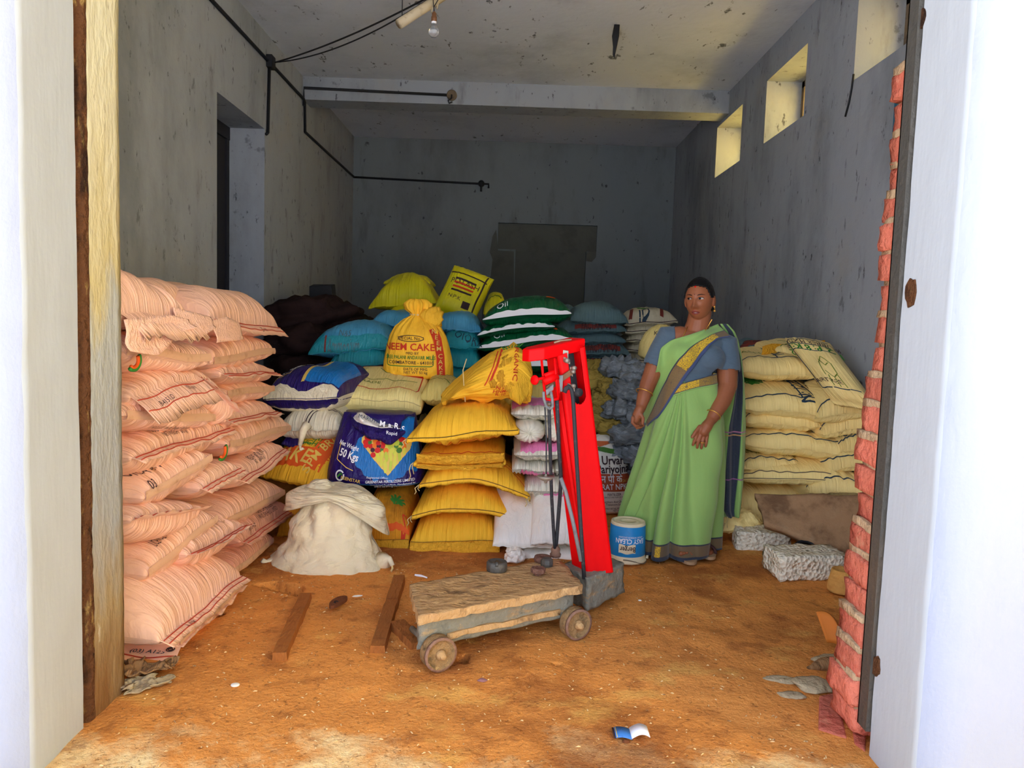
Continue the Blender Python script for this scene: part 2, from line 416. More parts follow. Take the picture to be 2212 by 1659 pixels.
# window frames with bars, far down the reveals
M['frame_old'] = mat('frame_old', lin(120, 104, 84), .8, .2, layers=[(12, ONE, lin(60, 50, 42), .5, .7, .7)])
for i, (y0, y1) in enumerate(wins):
    x = XR + TH - .045; mb = MB()
    wn_ = struct(MB().box((x - .03, y0, WZ0), (x + .04, y0 + .05, WZ1)).box((x - .03, y1 - .05, WZ0), (x + .04, y1, WZ1)).box((x - .03, y0, WZ0), (x + .04, y1, WZ0 + .035)).box((x - .03, y0, WZ1 - .05), (x + .04, y1, WZ1)).build('window_%d' % (i + 1), M['frame_old']))
    for k in range(4):
        zz = WZ0 + .09 + k * .10
        MB().tube([(x, y0 + .04, zz), (x, y1 - .04, zz)], .008, 6).build('bar', M['black'], wn_)
    if i == 2:
        mb = MB()
        for k in range(24): mb.tube([(x + .02, y0 + .05 + k * .031, WZ0 + .03), (x + .02, y0 + .05 + k * .031, WZ1 - .04)], .0022, 4)
        for k in range(13): mb.tube([(x + .02, y0 + .04, WZ0 + .04 + k * .033), (x + .02, y1 - .04, WZ0 + .04 + k * .033)], .0022, 4)
        mb.build('wire_mesh', M['black'], wn_)
# outside: added porch slab, unseen above the frame, shades the piers from the sky
struct(MB().box((-6, YF - 2.0, 3.22), (6, YF, 3.36)).build('ceiling_added_shade', M['whitewash']))
# outside: yard in front, lane on the right and the sunlit yellow house across it
struct(MB().box((-30, -30, -.6), (30, 30, -.42)).build('ground_yard', M['yard']))
nb = MB().box((4.1, -2, -.42), (4.5, 14, 5.2)).build('neighbour_house', M['sun_yellow'])
tag(nb, 'sunlit yellow house wall seen outside through the high barred windows', 'house')
# ------------------------------------------------------------------ floor: packed dirt with sawdust, uneven, ending in a worn sill
def floor_z(x, y):
    z = .016 * mnoise.noise((x * 1.3, y * 1.3, 0)) + .010 * mnoise.noise((x * 4, y * 4, 3)) + .005 * mnoise.noise((x * 13, y * 13, 5))
    return z - .008
def in_quad(x, y, q):
    s = 0
    for i in range(4):
        a, b = q[i], q[(i + 1) % 4]
        c = (b[0]-a[0])*(y-a[1]) - (b[1]-a[1])*(x-a[0])
        if c == 0: continue
        if s == 0: s = 1 if c > 0 else -1
        elif (c > 0) != (s > 0): return False
    return True
pits = [[at_z(x, y)[:2] for x, y in q] for q in (((548, 1258), (600, 1252), (655, 1262), (650, 1286)), ((455, 1318), (482, 1318), (480, 1328), (462, 1328)), ((990, 1412), (1012, 1408), (1008, 1426), (990, 1424)), ((1196, 1431), (1209, 1432), (1204, 1437), (1200, 1437)))]
xs = np.concatenate([np.linspace(-2.3, -1.4, 20)[:-1], np.linspace(-1.4, 1.4, 230), np.linspace(1.4, 2.3, 40)[1:]])
ys = np.concatenate([np.linspace(1.90, 3.9, 190)[:-1], np.linspace(3.9, 5.2, 50)[:-1], np.linspace(5.2, 9.9, 40)])
v, f = [], []
for j, y in enumerate(ys):
    for i, x in enumerate(xs):
        z = floor_z(x, y)
        if 1.9 < y < 3.9:
            for q in pits:
                if in_quad(x, y, q): z -= .4
        yy = y
        if j < 6:
            e = .02 * mnoise.noise((x * 3, .5, 9)) + .012 * mnoise.noise((x * 12, .5, 2)); yy = y + e * (1 - j / 6)
            if j == 0: z -= .05
            if j == 1: z -= .006
        v.append((x, yy, z))
nx = len(xs)
f = [[j*nx+i, j*nx+i+1, (j+1)*nx+i+1, (j+1)*nx+i] for j in range(len(ys)-1) for i in range(nx-1)]
struct(mesh_obj('floor', v, f, M['floor_dirt']))
v = []
ys2 = np.linspace(1.2, 1.97, 30); xs2 = np.linspace(-4.6, 4.6, 200)
for y in ys2:
    for x in xs2: v.append((x, y, -.045 + .012 * mnoise.noise((x * 2, y * 2, 4)) + .006 * mnoise.noise((x * 9, y * 9, 4))))
struct(mesh_obj('floor_step', v, [[j*200+i, j*200+i+1, (j+1)*200+i+1, (j+1)*200+i] for j in range(29) for i in range(199)], M['floor_dirt']))
# ------------------------------------------------------------------ sack cloths
def cloth(name, col, dirt=None, dlo=.55, dhi=.75, damt=.6, rough=.68, spec=.2, fold=.5, weave=.15, extra=(), stretch=(9, 1.2, 1), fs=3.0, coat=0.0, var=.05):
    ly = list(extra)
    if dirt is not None: ly += [(5, ONE, dirt, dlo, dhi, damt), (26, ONE, dirt, .62, .76, damt * .8)]
    return mat(name, col, rough, spec, layers=ly, var=var, coat=coat,
        bumps=[(fs, stretch, fold, 'UV', 'noise', .03, .8), (11, (1.4, 1, 1), fold * .45, 'UV', 'noise', .012, 1.5), (420, ONE, weave, 'Object', 'noise', .002)])
PINKC = lin(240, 190, 162)
M['pink'] = cloth('pink_sack', PINKC, lin(196, 140, 100), .56, .76, .45, extra=[(2.4, ONE, lin(240, 190, 150), .48, .7, .55), (55, ONE, lin(150, 100, 70), .68, .76, .5)], stretch=(11, 1.6, 1))
M['pink_dirty'] = cloth('pink_sack_dirty', lin(226, 164, 138), lin(140, 92, 62), .48, .70, .6, stretch=(11, 1.6, 1))
M['beige_strip'] = mat('beige_strip', lin(214, 170, 136), .7, .25, layers=[(20, ONE, lin(160, 112, 76), .5, .72, .6)])
M['red_thread'] = mat('red_thread', lin(186, 70, 48), .8, .2)
M['brown_thread'] = mat('brown_thread', lin(120, 80, 40), .8, .2)
M['dark_thread'] = mat('dark_thread', lin(70, 52, 30), .8, .2)
M['pale_thread'] = mat('pale_thread', lin(214, 190, 130), .8, .2)
M['ink_dark'] = mat('ink_dark', lin(62, 44, 46), .7, .2)
M['ink_red'] = mat('ink_red', lin(206, 60, 34), .7, .2)
M['ink_green'] = mat('ink_green', lin(58, 128, 48), .7, .2)
M['ink_navy'] = mat('ink_navy', lin(44, 62, 78), .7, .2)
M['ink_olive'] = mat('ink_olive', lin(110, 124, 40), .7, .2)
M['ink_orange'] = mat('ink_orange', lin(226, 92, 34), .7, .2)
M['ink_white'] = mat('ink_white', lin(236, 236, 236), .6, .3)
M['ink_gold'] = mat('ink_gold', lin(226, 190, 90), .6, .3)
M['amber'] = cloth('amber_sack', lin(252, 192, 50), lin(214, 140, 30), .52, .74, .5, fold=.6, extra=[(70, ONE, lin(130, 80, 24), .70, .78, .5)])
M['amber_dirty'] = cloth('amber_sack_dirty', lin(226, 150, 34), lin(120, 70, 20), .48, .70, .6)
M['amber_flap'] = cloth('amber_flap', lin(250, 184, 50), lin(226, 140, 40), .5, .7, .4, fold=.9)
M['cream'] = cloth('cream_sack', lin(240, 218, 140), lin(216, 180, 90), .52, .74, .45)
M['cream_old'] = cloth('cream_old', lin(222, 198, 112), lin(150, 130, 60), .5, .72, .5)
M['rubber'] = cloth('buff_sack', lin(252, 226, 150), lin(218, 178, 96), .54, .76, .4, stretch=(8, 1.2, 1), rough=.5)
M['white_sack'] = cloth('white_sack', lin(226, 216, 186), lin(160, 132, 84), .54, .74, .5)
M['white_plastic'] = cloth('white_plastic', lin(246, 240, 226), lin(206, 200, 188), .56, .76, .4, rough=.32, spec=.45, fold=.4, stretch=(2.4, 1.8, 1))
M['floor_bag'] = cloth('floor_bag', lin(228, 216, 182), lin(190, 166, 120), .52, .74, .5, fold=.9, stretch=(3, 2.4, 1), rough=.5)
M['pinkwhite'] = cloth('pinkwhite_sack', lin(236, 230, 208), lin(206, 190, 160), .54, .74, .4, fold=.9, rough=.45)
M['pink_band'] = cloth('pink_band', lin(228, 130, 176), None, fold=.4)
M['teal'] = cloth('teal_sack', lin(24, 140, 150), lin(10, 90, 100), .5, .72, .5, rough=.42, spec=.5)
M['teal_blue'] = cloth('steel_blue_sack', lin(70, 150, 186), lin(34, 104, 136), .48, .7, .5, rough=.42, spec=.5)
M['lime'] = cloth('lime_sack', lin(226, 214, 22), lin(180, 164, 10), .5, .74, .5, rough=.34, spec=.5)
M['forest'] = cloth('forest_sack', lin(2, 84, 46), lin(1, 44, 24), .5, .7, .5, rough=.32, spec=.3, fold=.8)
M['greyblue'] = cloth('greyblue_sack', lin(92, 118, 122), lin(64, 86, 92), .5, .7, .5, rough=.5)
M['fact_band'] = cloth('fact_band', lin(128, 56, 48), None, fold=.3)
M['offwhite'] = cloth('offwhite_sack', lin(206, 196, 168), lin(160, 148, 110), .5, .7, .5)
M['purple'] = cloth('purple_sack', lin(38, 20, 96), lin(18, 10, 48), .5, .7, .5, rough=.36, spec=.3, fold=.7)
M['blue'] = cloth('blue_print', lin(10, 116, 190), lin(6, 80, 150), .5, .7, .5, rough=.32, spec=.5)
M['crumple_grey'] = cloth('crumple_grey', lin(126, 133, 138), lin(60, 66, 70), .5, .7, .6, rough=.4, spec=.5, fold=1., stretch=(3, 3, 1), var=.25)
M['crumple_olive'] = cloth('crumple_olive', lin(170, 144, 66), lin(100, 84, 36), .5, .7, .6, fold=1., stretch=(3, 3, 1), var=.2)
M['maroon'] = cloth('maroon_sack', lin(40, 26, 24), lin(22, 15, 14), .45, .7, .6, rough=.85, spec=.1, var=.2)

# ------------------------------------------------------------------ sack surface: two seam corners facing the viewer, a body running back from them
class Wave:
    """smooth vectorised noise: a sum of sines"""
    def __init__(s, seed, n=7):
        r = np.random.RandomState(seed & 0x7fffffff); a = r.uniform(0, 2 * np.pi, n); k = r.uniform(.6, 1.4, n)
        s.kx, s.ky, s.ph = np.cos(a) * k, np.sin(a) * k, r.uniform(0, 6.28, n)
    def __call__(s, x, y):
        o = 0
        for a, b, c in zip(s.kx, s.ky, s.ph): o = o + np.sin(6.283 * (a * x + b * y) + c)
        return o / len(s.kx) ** .5 / 1.3
def gprof(s, p, e): return np.clip(1 - np.abs(2 * s - 1) ** p, 0, 1) ** e
class Sack:
    def __init__(s, P1, P2, L, tt, tb, back=None, up=(0, 0, 1), ear=.035, fl=.03, droop=.02, wav=.008, wr=.006, lump=.012, arch=0.0, pu=3.2, pv=3.6, eu=.55, ev=.5, tilt=0.0, bow=0.0, seed=1, gather=9, flat=0.0, taper=1.0):
        P1, P2 = np.asarray(P1, float), np.asarray(P2, float)
        e = P2 - P1; s.W = np.linalg.norm(e); up = np.asarray(up, float); up /= np.linalg.norm(up)
        if back is None:
            b = np.cross(up, e); b /= np.linalg.norm(b)
        else:
            b = np.asarray(back, float); b = b / np.linalg.norm(b)
        s.P1, s.e, s.b, s.up = P1, e, b, up
        s.L, s.tt, s.tb, s.ear, s.fl, s.droop, s.wav, s.wr, s.lump, s.arch = L, tt, tb, ear, fl, droop, wav, wr, lump, arch
        s.pu, s.pv, s.eu, s.ev, s.tilt, s.bow, s.gather, s.taper = pu, pv, eu, ev, tilt, bow, gather, taper
        s.n1, s.n2, s.n3, s.n4 = Wave(seed * 13 + 1), Wave(seed * 13 + 2), Wave(seed * 13 + 3), Wave(seed * 13 + 4)
    def S(s, u, v, side):
        """side +1 top sheet, -1 bottom sheet; v < 0 is the sewn flange"""
        u = np.asarray(u, float); v = np.asarray(v, float); side = np.asarray(side, float)
        vc = np.clip(v, 0, 1)
        earw = 1 - s.ear * (1 - np.exp(-((np.minimum(vc, 1 - vc)) / .10) ** 1.2)) * 2 + s.ear * 1.2 * gprof(vc, 2, .5)
        uu = .5 + (u - .5) * earw * (1 + (s.taper - 1) * vc)
        P = s.P1 + uu[..., None] * s.e + (v * s.L)[..., None] * s.b
        end = np.exp(-vc / .12) + .6 * np.exp(-(1 - vc) / .12)
        inn = s.bow * gprof(u, 2, 1) * np.exp(-vc / .1)
        P = P + (inn)[..., None] * s.b
        f = gprof(np.clip(u, 0, 1), s.pu, s.eu) * gprof(vc, s.pv, s.ev)
        t = np.where(side > 0, s.tt, s.tb)
        wseed = np.where(side > 0, 0, 3.7)
        wr = s.wr * s.n1(u * s.gather + wseed, v * 1.1) * (.35 + end) * np.minimum(1, 8 * f)
        lump = s.lump * s.n2(u * 1.6 + wseed, v * 1.6) * f
        fl = np.clip(-v * s.L / max(s.fl, 1e-4), 0, 1) if s.fl > 0 else 0 * v
        mid = s.arch * gprof(u, 2, 1) * (1 - .5 * vc) + s.tilt * vc + s.wav * s.n3(u * 1.5, 0 * v) * np.exp(-vc / .25) + s.wav * .7 * s.n4(u * 6, 0 * v) * fl
        h = mid - s.droop * fl ** 1.3 + side * (t * f + .0012) + wr + lump * (side > 0)
        P = P + h[..., None] * s.up
        return P
    def N(s, u, v, side):
        d = 1e-3
        a = s.S(u + d, v, side) - s.S(u - d, v, side); b = s.S(u, v + d, side) - s.S(u, v - d, side)
        n = np.cross(a, b); n /= np.linalg.norm(n, axis=-1, keepdims=True) + 1e-12
        return n * np.sign(np.asarray(side, float))[..., None] * np.sign(np.dot(np.cross(s.e, s.b), s.up))
    def mesh(s, nu=44, nv=34):
        us = .5 - .5 * np.cos(np.pi * np.linspace(0, 1, nu + 1)); us = .6 * us + .4 * np.linspace(0, 1, nu + 1)
        vs = .5 - .5 * np.cos(np.pi * np.linspace(0, 1, nv + 1)); vs = .75 * vs + .25 * np.linspace(0, 1, nv + 1)
        if s.fl > 0: vs = np.concatenate([[-s.fl / s.L, -s.fl * .5 / s.L, -s.fl * .12 / s.L], vs])
        U, V = np.meshgrid(us, vs); nr, nc = U.shape
        top = s.S(U, V, np.ones_like(U)); bot = s.S(U, V, -np.ones_like(U))
        idx = np.arange(nr * nc).reshape(nr, nc)
        brd = np.zeros((nr, nc), bool); brd[0] = brd[-1] = True; brd[:, 0] = brd[:, -1] = True
        ib = idx.copy(); ib[~brd] = nr * nc + np.arange((~brd).sum())
        verts = np.concatenate([top.reshape(-1, 3), bot[~brd]]); verts[idx[brd]] = .5 * (top[brd] + bot[brd])
        uv = np.stack([U, V], -1); uv = np.concatenate([uv.reshape(-1, 2), uv[~brd] + [0.37, .21]])
        q = np.stack([idx[:-1, :-1], idx[:-1, 1:], idx[1:, 1:], idx[1:, :-1]], -1).reshape(-1, 4)
        qb = np.stack([ib[:-1, :-1], ib[1:, :-1], ib[1:, 1:], ib[:-1, 1:]], -1).reshape(-1, 4)
        fl = np.concatenate([q, qb])
        if np.dot(np.cross(s.e, s.b), s.up) < 0: fl = fl[:, ::-1]
        return verts, fl, uv
    # strips and print laid on the cloth
    def ribbon(s, name, path, w, m, parent, side=1, off=.0025, n=40, thick=True):
        """path: list of (u, v); w in metres"""
        p = np.array(path, float); seg = np.concatenate([[0], np.cumsum(np.linalg.norm(np.diff(p * [s.W, s.L], axis=0), axis=1))])
        t = np.linspace(0, seg[-1], n); u = np.interp(t, seg, p[:, 0]); v = np.interp(t, seg, p[:, 1])
        du = np.gradient(u) * s.W; dv = np.gradient(v) * s.L; l = np.hypot(du, dv) + 1e-9
        ou, ov = -dv / l * w / 2 / s.W, du / l * w / 2 / s.L
        sd = np.full_like(u, side)
        A, B, Cc = s.S(u + ou, v + ov, sd), s.S(u - ou, v - ov, sd), s.S(u, v, sd)
        nn = s.N(u, v, sd) * off
        V = np.concatenate([A + nn, Cc + nn * 1.5, B + nn]); k = n
        F = [[i, i + 1, k + i + 1, k + i] for i in range(n - 1)] + [[k + i, k + i + 1, 2 * k + i + 1, 2 * k + i] for i in range(n - 1)]
        return V, F
    def lines(s, name, paths, w, m, parent, side=1, off=.0025, n=40):
        for p in paths: o = MB().add(*s.ribbon(name, p, w, m, parent, side, off, n)).build(name, m, parent, True)
        return o
    def stitch(s, name, vs, m, parent, r=.0022, side=1, u0=.01, u1=.99, n=46):
        mb = MB()
        for v in vs:
            u = np.linspace(u0, u1, n); vv = np.full_like(u, v); sd = np.full_like(u, side)
            p = s.S(u, vv, sd) + s.N(u, vv, sd) * r * .8
            mb.tube(list(p), r, 5)
        return mb.build(name, m, parent, True)
    def side_strip(s, name, w, m, parent, u0=0.0, u1=1.0, n=40):
        """tape wrapped round the visible edge, half above and half below"""
        u = np.linspace(u0, u1, n); E0 = s.S(u, np.zeros(n), np.ones(n))
        rows = [E0 + s.up * (h * w / 2) - s.b * .0045 * (1.2 - abs(h)) for h in (1, .4, -.2, -.8)]
        R = np.array(rows); k = n
        F = [[j*k+i, j*k+i+1, (j+1)*k+i+1, (j+1)*k+i] for j in range(len(rows)-1) for i in range(n-1)]
        return mesh_obj(name, R.reshape(-1, 3), F, m, parent, None, True)
    def side_text(s, txt, u, hz, h, m, parent, side=1, off=.003, bold=0.0, sx=1.0):
        """print on the steep face above (side 1) or below (-1) the seam, hz metres from it"""
        V, F = text_mesh(txt, bold); U = np.clip(u + V[:, 0] * h * sx / s.W, .01, .99); T = hz + V[:, 1] * h
        vg = np.linspace(0, .42, 70) ** 1.5; Wv = np.zeros(len(U)); sd = np.full(len(vg), side)
        for i, (a, t) in enumerate(zip(U, T)):
            q = s.S(np.full(len(vg), a), vg, sd); z = (q - q[0]) @ s.up * side; z = np.maximum.accumulate(z); Wv[i] = np.interp(t * side, z, vg)
        sd = np.full(len(U), side); P = s.S(U, Wv, sd) + s.N(U, Wv, sd) * off - s.b * .002
        return mesh_obj('printed_lettering', P, F, m, parent, None, False)
    def text(s, txt, u, v, h, m, parent, ang=0.0, side=1, off=.003, name='printed_lettering', sx=1.0, bold=0.0, spacing=1.0):
        V, F = text_mesh(txt, bold, spacing)
        c, sn = math.cos(ang), math.sin(ang)
        x, y = V[:, 0] * h * sx, V[:, 1] * h
        U = u + (c * x - sn * y) / s.W; W = v + (sn * x + c * y) / s.L
        sd = np.full(len(U), side)
        P = s.S(U, W, sd) + s.N(U, W, sd) * off
        return mesh_obj(name, P, F, m, parent, None, False)
_tc = {}
def text_mesh(txt, bold=0.0, spacing=1.0):
    """flat lettering of unit height, centred, cut fine enough to lie on a curved cloth"""
    key = (txt, bold, spacing)
    if key in _tc: return _tc[key]
    cu = bpy.data.curves.new('t', 'FONT'); cu.body = txt; cu.align_x = 'CENTER'; cu.align_y = 'CENTER'; cu.size = 1.38
    cu.resolution_u = 2; cu.offset = bold; cu.space_character = spacing; cu.space_line = .86
    o = bpy.data.objects.new('t', cu); C.objects.link(o)
    dg = bpy.context.evaluated_depsgraph_get()
    me = bpy.data.meshes.new_from_object(o.evaluated_get(dg))
    bm = bmesh.new(); bm.from_mesh(me)
    for _ in range(2):
        es = [e for e in bm.edges if e.calc_length() > .45]
        if es: bmesh.ops.subdivide_edges(bm, edges=es, cuts=1)
    bmesh.ops.triangulate(bm, faces=bm.faces[:])
    bm.verts.index_update()
    V = np.array([v.co[:] for v in bm.verts]); F = [[v.index for v in f.verts] for f in bm.faces]
    bm.free(); bpy.data.objects.remove(o); bpy.data.curves.remove(cu); bpy.data.meshes.remove(me)
    _tc[key] = (V, F); return V, F
_seed = [100]
def sack(name, label, P1, P2, L, tt, tb, m, group=None, cat='sack', nu=44, nv=34, **kw):
    _seed[0] += 1; kw.setdefault('seed', _seed[0])
    k = Sack(P1, P2, L, tt, tb, **kw)
    V, F, uv = k.mesh(nu, nv)
    base = (V.min(0) + V.max(0)) / 2; base[2] = V[:, 2].min()
    root = empty(name, base, label, cat, group)
    body = mesh_obj('body', V, F, m, root, uv)
    k.root, k.body = root, body
    return k
def crumple(p, seed, cell=.08, amp=.02, n=70):
    """creased-cloth displacement: distance between the two nearest of scattered points"""
    r = np.random.RandomState(seed); lo, hi = p.min(0) - cell, p.max(0) + cell
    n = int(min(420, max(20, np.prod((hi - lo) / cell) * .55))) if n is None else n
    c = r.uniform(lo, hi, (n, 3)); d = np.linalg.norm(p[:, None] - c[None], axis=2); d.sort(axis=1)
    return amp * (np.clip((d[:, 1] - d[:, 0]) / cell, 0, 1) - .4)
def blob(name, label, c, r, m, seed, group=None, cat='bag', cell=.09, amp=.03, nu=56, nv=34, sq=.8, rot=0.0, flatb=.55, parent=None, tilt=0.0):
    """a slumped, creased bag lying on what is below it"""
    th = np.linspace(0, 2 * np.pi, nu, endpoint=False); ph = np.linspace(-np.pi / 2, np.pi / 2, nv)
    T, P = np.meshgrid(th, ph)
    f = lambda a: np.sign(a) * np.abs(a) ** sq
    X, Y, Z = f(np.cos(P)) * f(np.cos(T)), f(np.cos(P)) * f(np.sin(T)), f(np.sin(P))
    q = np.stack([X, Y, np.where(Z < 0, Z * flatb, Z)], -1).reshape(-1, 3) * np.asarray(r, float)
    w1 = Wave(seed)
    q = q * (1 + .10 * w1(q[:, :1] * 2.1 / max(r), q[:, 2:3] * 2.1 / max(r) + .4))
    nrm = q / (np.asarray(r) ** 2); nrm /= np.linalg.norm(nrm, axis=1, keepdims=True) + 1e-9
    q = q + nrm * (crumple(q, seed, cell, amp, None) + crumple(q, seed + 5, cell * .45, amp * .6, None))[:, None]
    ct, st = math.cos(tilt), math.sin(tilt)
    q = np.stack([ct * q[:, 0] - st * q[:, 2], q[:, 1], st * q[:, 0] + ct * q[:, 2]], -1)
    cr, sr = math.cos(rot), math.sin(rot)
    q = np.stack([cr * q[:, 0] - sr * q[:, 1], sr * q[:, 0] + cr * q[:, 1], q[:, 2]], -1) + np.asarray(c, float)
    F = [[j*nu+i, j*nu+(i+1)%nu, (j+1)*nu+(i+1)%nu, (j+1)*nu+i] for j in range(nv-1) for i in range(nu)]
    uv = np.stack([T / 6.283, P / 3.14 + .5], -1).reshape(-1, 2)
    o = mesh_obj(name, q, F, m, parent, uv, True, None if parent is not None else (c[0], c[1], q[:, 2].min()))
    if parent is None: tag(o, label, cat, group)
    return o
def inpoly(x, y, P):
    r = False
    for (x1, y1), (x2, y2) in zip(P, P[1:] + P[:1]):
        if (y1 > y) != (y2 > y) and x < (x2 - x1) * (y - y1) / (y2 - y1) + x1: r = not r
    return r
ORD = ['lowest', 'second', 'third', 'fourth', 'fifth', 'sixth', 'seventh', 'eighth', 'ninth', 'tenth', 'eleventh']

# ------------------------------------------------------------------ the pink stack by the left jamb
GP = 'pink sacks stacked along the left wall'
def pink(label, p1, p2, style, tt, tb, x1=-1.30, x2=-1.22, L=.62, m='pink', txt=None, stx=None, **kw):
    P1 = at_x(*p1, x1); P2 = at_x(*p2, x2)
    red = style == 'red'
    kw.setdefault('fl', .05 if red else .0); kw.setdefault('droop', .018 if red else .0); kw.setdefault('wr', .006); kw.setdefault('gather', 11); kw.setdefault('ev', .42); kw.setdefault('eu', .45); tt *= 1.12; tb *= 1.12
    L = min(L, -XL - .03 + min(P1[0], P2[0]))
    k = sack('fertilizer_sack', label, P1, P2, L, tt, tb, M[m], GP, nu=60, nv=36, back=(-1, .04, 0), **kw)
    if red:
        a = kw['fl'] / L
        k.stitch('seam_stitching', (-.22 * a, -.62 * a), M['red_thread'], k.root)
    elif style == 'strip':
        k.side_strip('side_strip', .034, M['beige_strip'], k.root, .02, .98)
    for (t, u, z, h, *r) in (stx or ()): k.side_text(t, u, z, h, M[r[0] if r else 'ink_dark'], k.root, side=1 if z > 0 else -1)
    if txt:
        for (t, u, v, h, an, *r) in txt: k.text(t, u, v, h, M[r[0] if r else 'ink_dark'], k.root, ang=an)
    return k
tiny1 = 'LICENCE No. 1402 / 11\nMAX. RETAIL PRICE Rs.\nNET WEIGHT WHEN PACKED 50 kg'
# near column
k = pink('lowest pink sack by the doorway, lying flat, stitched near end reading (03) A125', (384, 1396), (527, 1268), 'strip', .10, .06, -1.175, -1.17, .60, droop=0, fl=.02, wr=.005, lump=.02, ear=.02, pu=3, eu=.7)
# its sewn near end hangs towards the camera
P = k.S(np.array([.0, .0]), np.array([.0, .9]), np.array([1, 1]))
e1, e2 = P[0] + np.array([0.01, .01, 0.0]), P[1] + np.array([0, .01, 0])
n_ = 40; rows = []
for t, z in ((0, .0), (.35, -.014), (.7, -.030), (1, -.048)):
    rows.append([e1 + (e2 - e1) * s + np.array([.012 * t, -.10 * t, z + .006 * math.sin(s * 17 + 2 * t)]) for s in np.linspace(0, 1, n_)])
Fg = [[j*n_+i, (j+1)*n_+i, (j+1)*n_+i+1, j*n_+i+1] for j in range(3) for i in range(n_-1)]
R_ = np.array(rows)
mesh_obj('sewn_flap', R_.reshape(-1, 3), Fg, M['pink'], k.root)
mb = MB()
for t in (.55, .85):
    mb.tube([R_[int(t * 3)][i] * (1 - (t * 3 % 1)) + R_[min(3, int(t * 3) + 1)][i] * (t * 3 % 1) + np.array([0, 0, .003]) for i in range(n_)], .0024, 5)
mb.build('seam_stitching', M['red_thread'], k.root, True)
k.text('(03) A125', .055, .22, .036, M['ink_navy'], k.root, ang=-math.pi / 2 * .0 + math.pi / 2, off=.004) if False else None
def flat_text(txt, c, ex, ey, h, m, parent, name='printed_lettering', bold=0.0):
    V, F = text_mesh(txt, bold); ex = np.asarray(ex, float); ey = np.asarray(ey, float)
    ex = ex / np.linalg.norm(ex); ey = ey / np.linalg.norm(ey)
    return mesh_obj(name, np.asarray(c) + V[:, :1] * h * ex + V[:, 1:2] * h * ey, F, m, parent, None, False)
flat_text('(03) A125', R_[1][8] + np.array([0, -.004, .008]), e1 - e2, (0, .95, .12), .023, M['ink_navy'], k.root, bold=.01)
mb = MB(); cc = R_[1][2] + np.array([0, -.004, .009])
mb.tube([cc + .014 * np.array([math.cos(a), math.sin(a) * .95, math.sin(a) * .1]) for a in np.linspace(0, 6.28, 20)], .0022, 4)
for q in range(4):
    a0, a1 = q * math.pi / 2, (q + 1) * math.pi / 2
    mb.tube([cc + .010 * np.array([math.cos(a), math.sin(a), 0]) for a in (a0, a1)], .002, 4)
mb.build('printed_emblem', M['ink_dark'], k.root, True)
pink('second pink sack up by the doorway, broad bulging top and dusty double red stitching', (345, 1384), (520, 1242), 'red', .15, .07, -1.185, -1.17, .62, tilt=.02, lump=.02, txt=[('A 1154', .25, -.045, .016, 0)])
pink('third pink sack up by the doorway, beige strip, near corner touching the jamb', (316, 1243), (472, 1117), 'strip', .085, .09, stx=[('LICENCE No. 1402 | 11', .42, .060, .015)])
pink('fourth pink sack up by the doorway, clean double red stitching on a turned-up edge', (284, 1128), (438, 1101), 'red', .05, .10, -1.30, -1.20, droop=-.02, txt=[])
pink('fifth pink sack up by the doorway, long beige strip and black print', (310, 1078), (460, 990), 'strip', .08, .085, stx=[('UREA 46%N', .22, .065, .018), ('03', .14, .025, .03)])
pink('sixth pink sack up by the doorway, four lines of small print above red stitching', (284, 988), (493, 925), 'red', .07, .11, -1.30, -1.25, stx=[('UREA OF FERTILIZERS\nREGD. OFFICE AND WORKS\nNET WEIGHT 50 kg', .42, .052, .014)])
pink('seventh pink sack up by the doorway, beige edge strip and ear at its far corner', (268, 899), (468, 906), 'strip', .10, .055, txt=[('l wt m.a.s.t d wt. B.L. per kg', .5, -.02, .022, 0)], side=None) if False else \
pink('seventh pink sack up by the doorway, beige edge strip and ear at its far corner', (268, 899), (468, 906), 'strip', .10, .055, stx=[('l wt m.a.s.t d wt. B.L. per kg net', .5, -.035, .013)])
pink('eighth pink sack up by the doorway, red stitching rising to the right and black stamps', (282, 862), (430, 812), 'red', .06, .10, -1.30, -1.24, txt=[('20 mm', .72, -.06, .014, 0), ('B-4151.D', .3, -.08, .016, 0)], fl=.10, droop=.09)
pink('ninth pink sack up by the doorway, beige edge strip and green and orange emblem', (268, 757), (458, 776), 'strip', .08, .07)
k = pink('topmost near pink sack, its torn open mouth folded into a hanging flap', (262, 680), (405, 688), 'plain', .14, .05, -1.28, -1.22, lump=.02, fl=.09, droop=.085, wav=.02)
# little coloured emblems printed on a few
def arc_emblem(px, py, x, parent, r=.05):
    c = at_x(px, py, x); o = []
    for rad, m in ((r, 'ink_green'), (r * .72, 'ink_orange')):
        pts = [c + np.array([.004, rad * math.cos(a), rad * math.sin(a) * .75]) for a in np.linspace(-2.2, .5, 16)]
        MB().tube(pts, .0065, 6).build('printed_emblem', M[m], parent, True)
near = [o for o in bpy.data.objects if o.name.startswith('fertilizer_sack') and o.parent is None]
arc_emblem(286, 778, -1.262, near[8], .045)
# sacks bridging the two columns
pink('pink sack drooping between the two pink columns, red seam curving down its right edge', (428, 812), (507, 889), 'red', .07, .10, -1.25, -1.19, .55, lump=.015)
pink('small pink sack wedged between the columns, red seam beside a crumpled flap at mid height', (432, 1058), (516, 1010), 'red', .06, .07, -1.24, -1.20, .5)
pink('pink sack wedged between the columns near the floor, red flap sticking out', (405, 1202), (528, 1140), 'red', .07, .09, -1.235, -1.19, .55, fl=.06, droop=-.01)
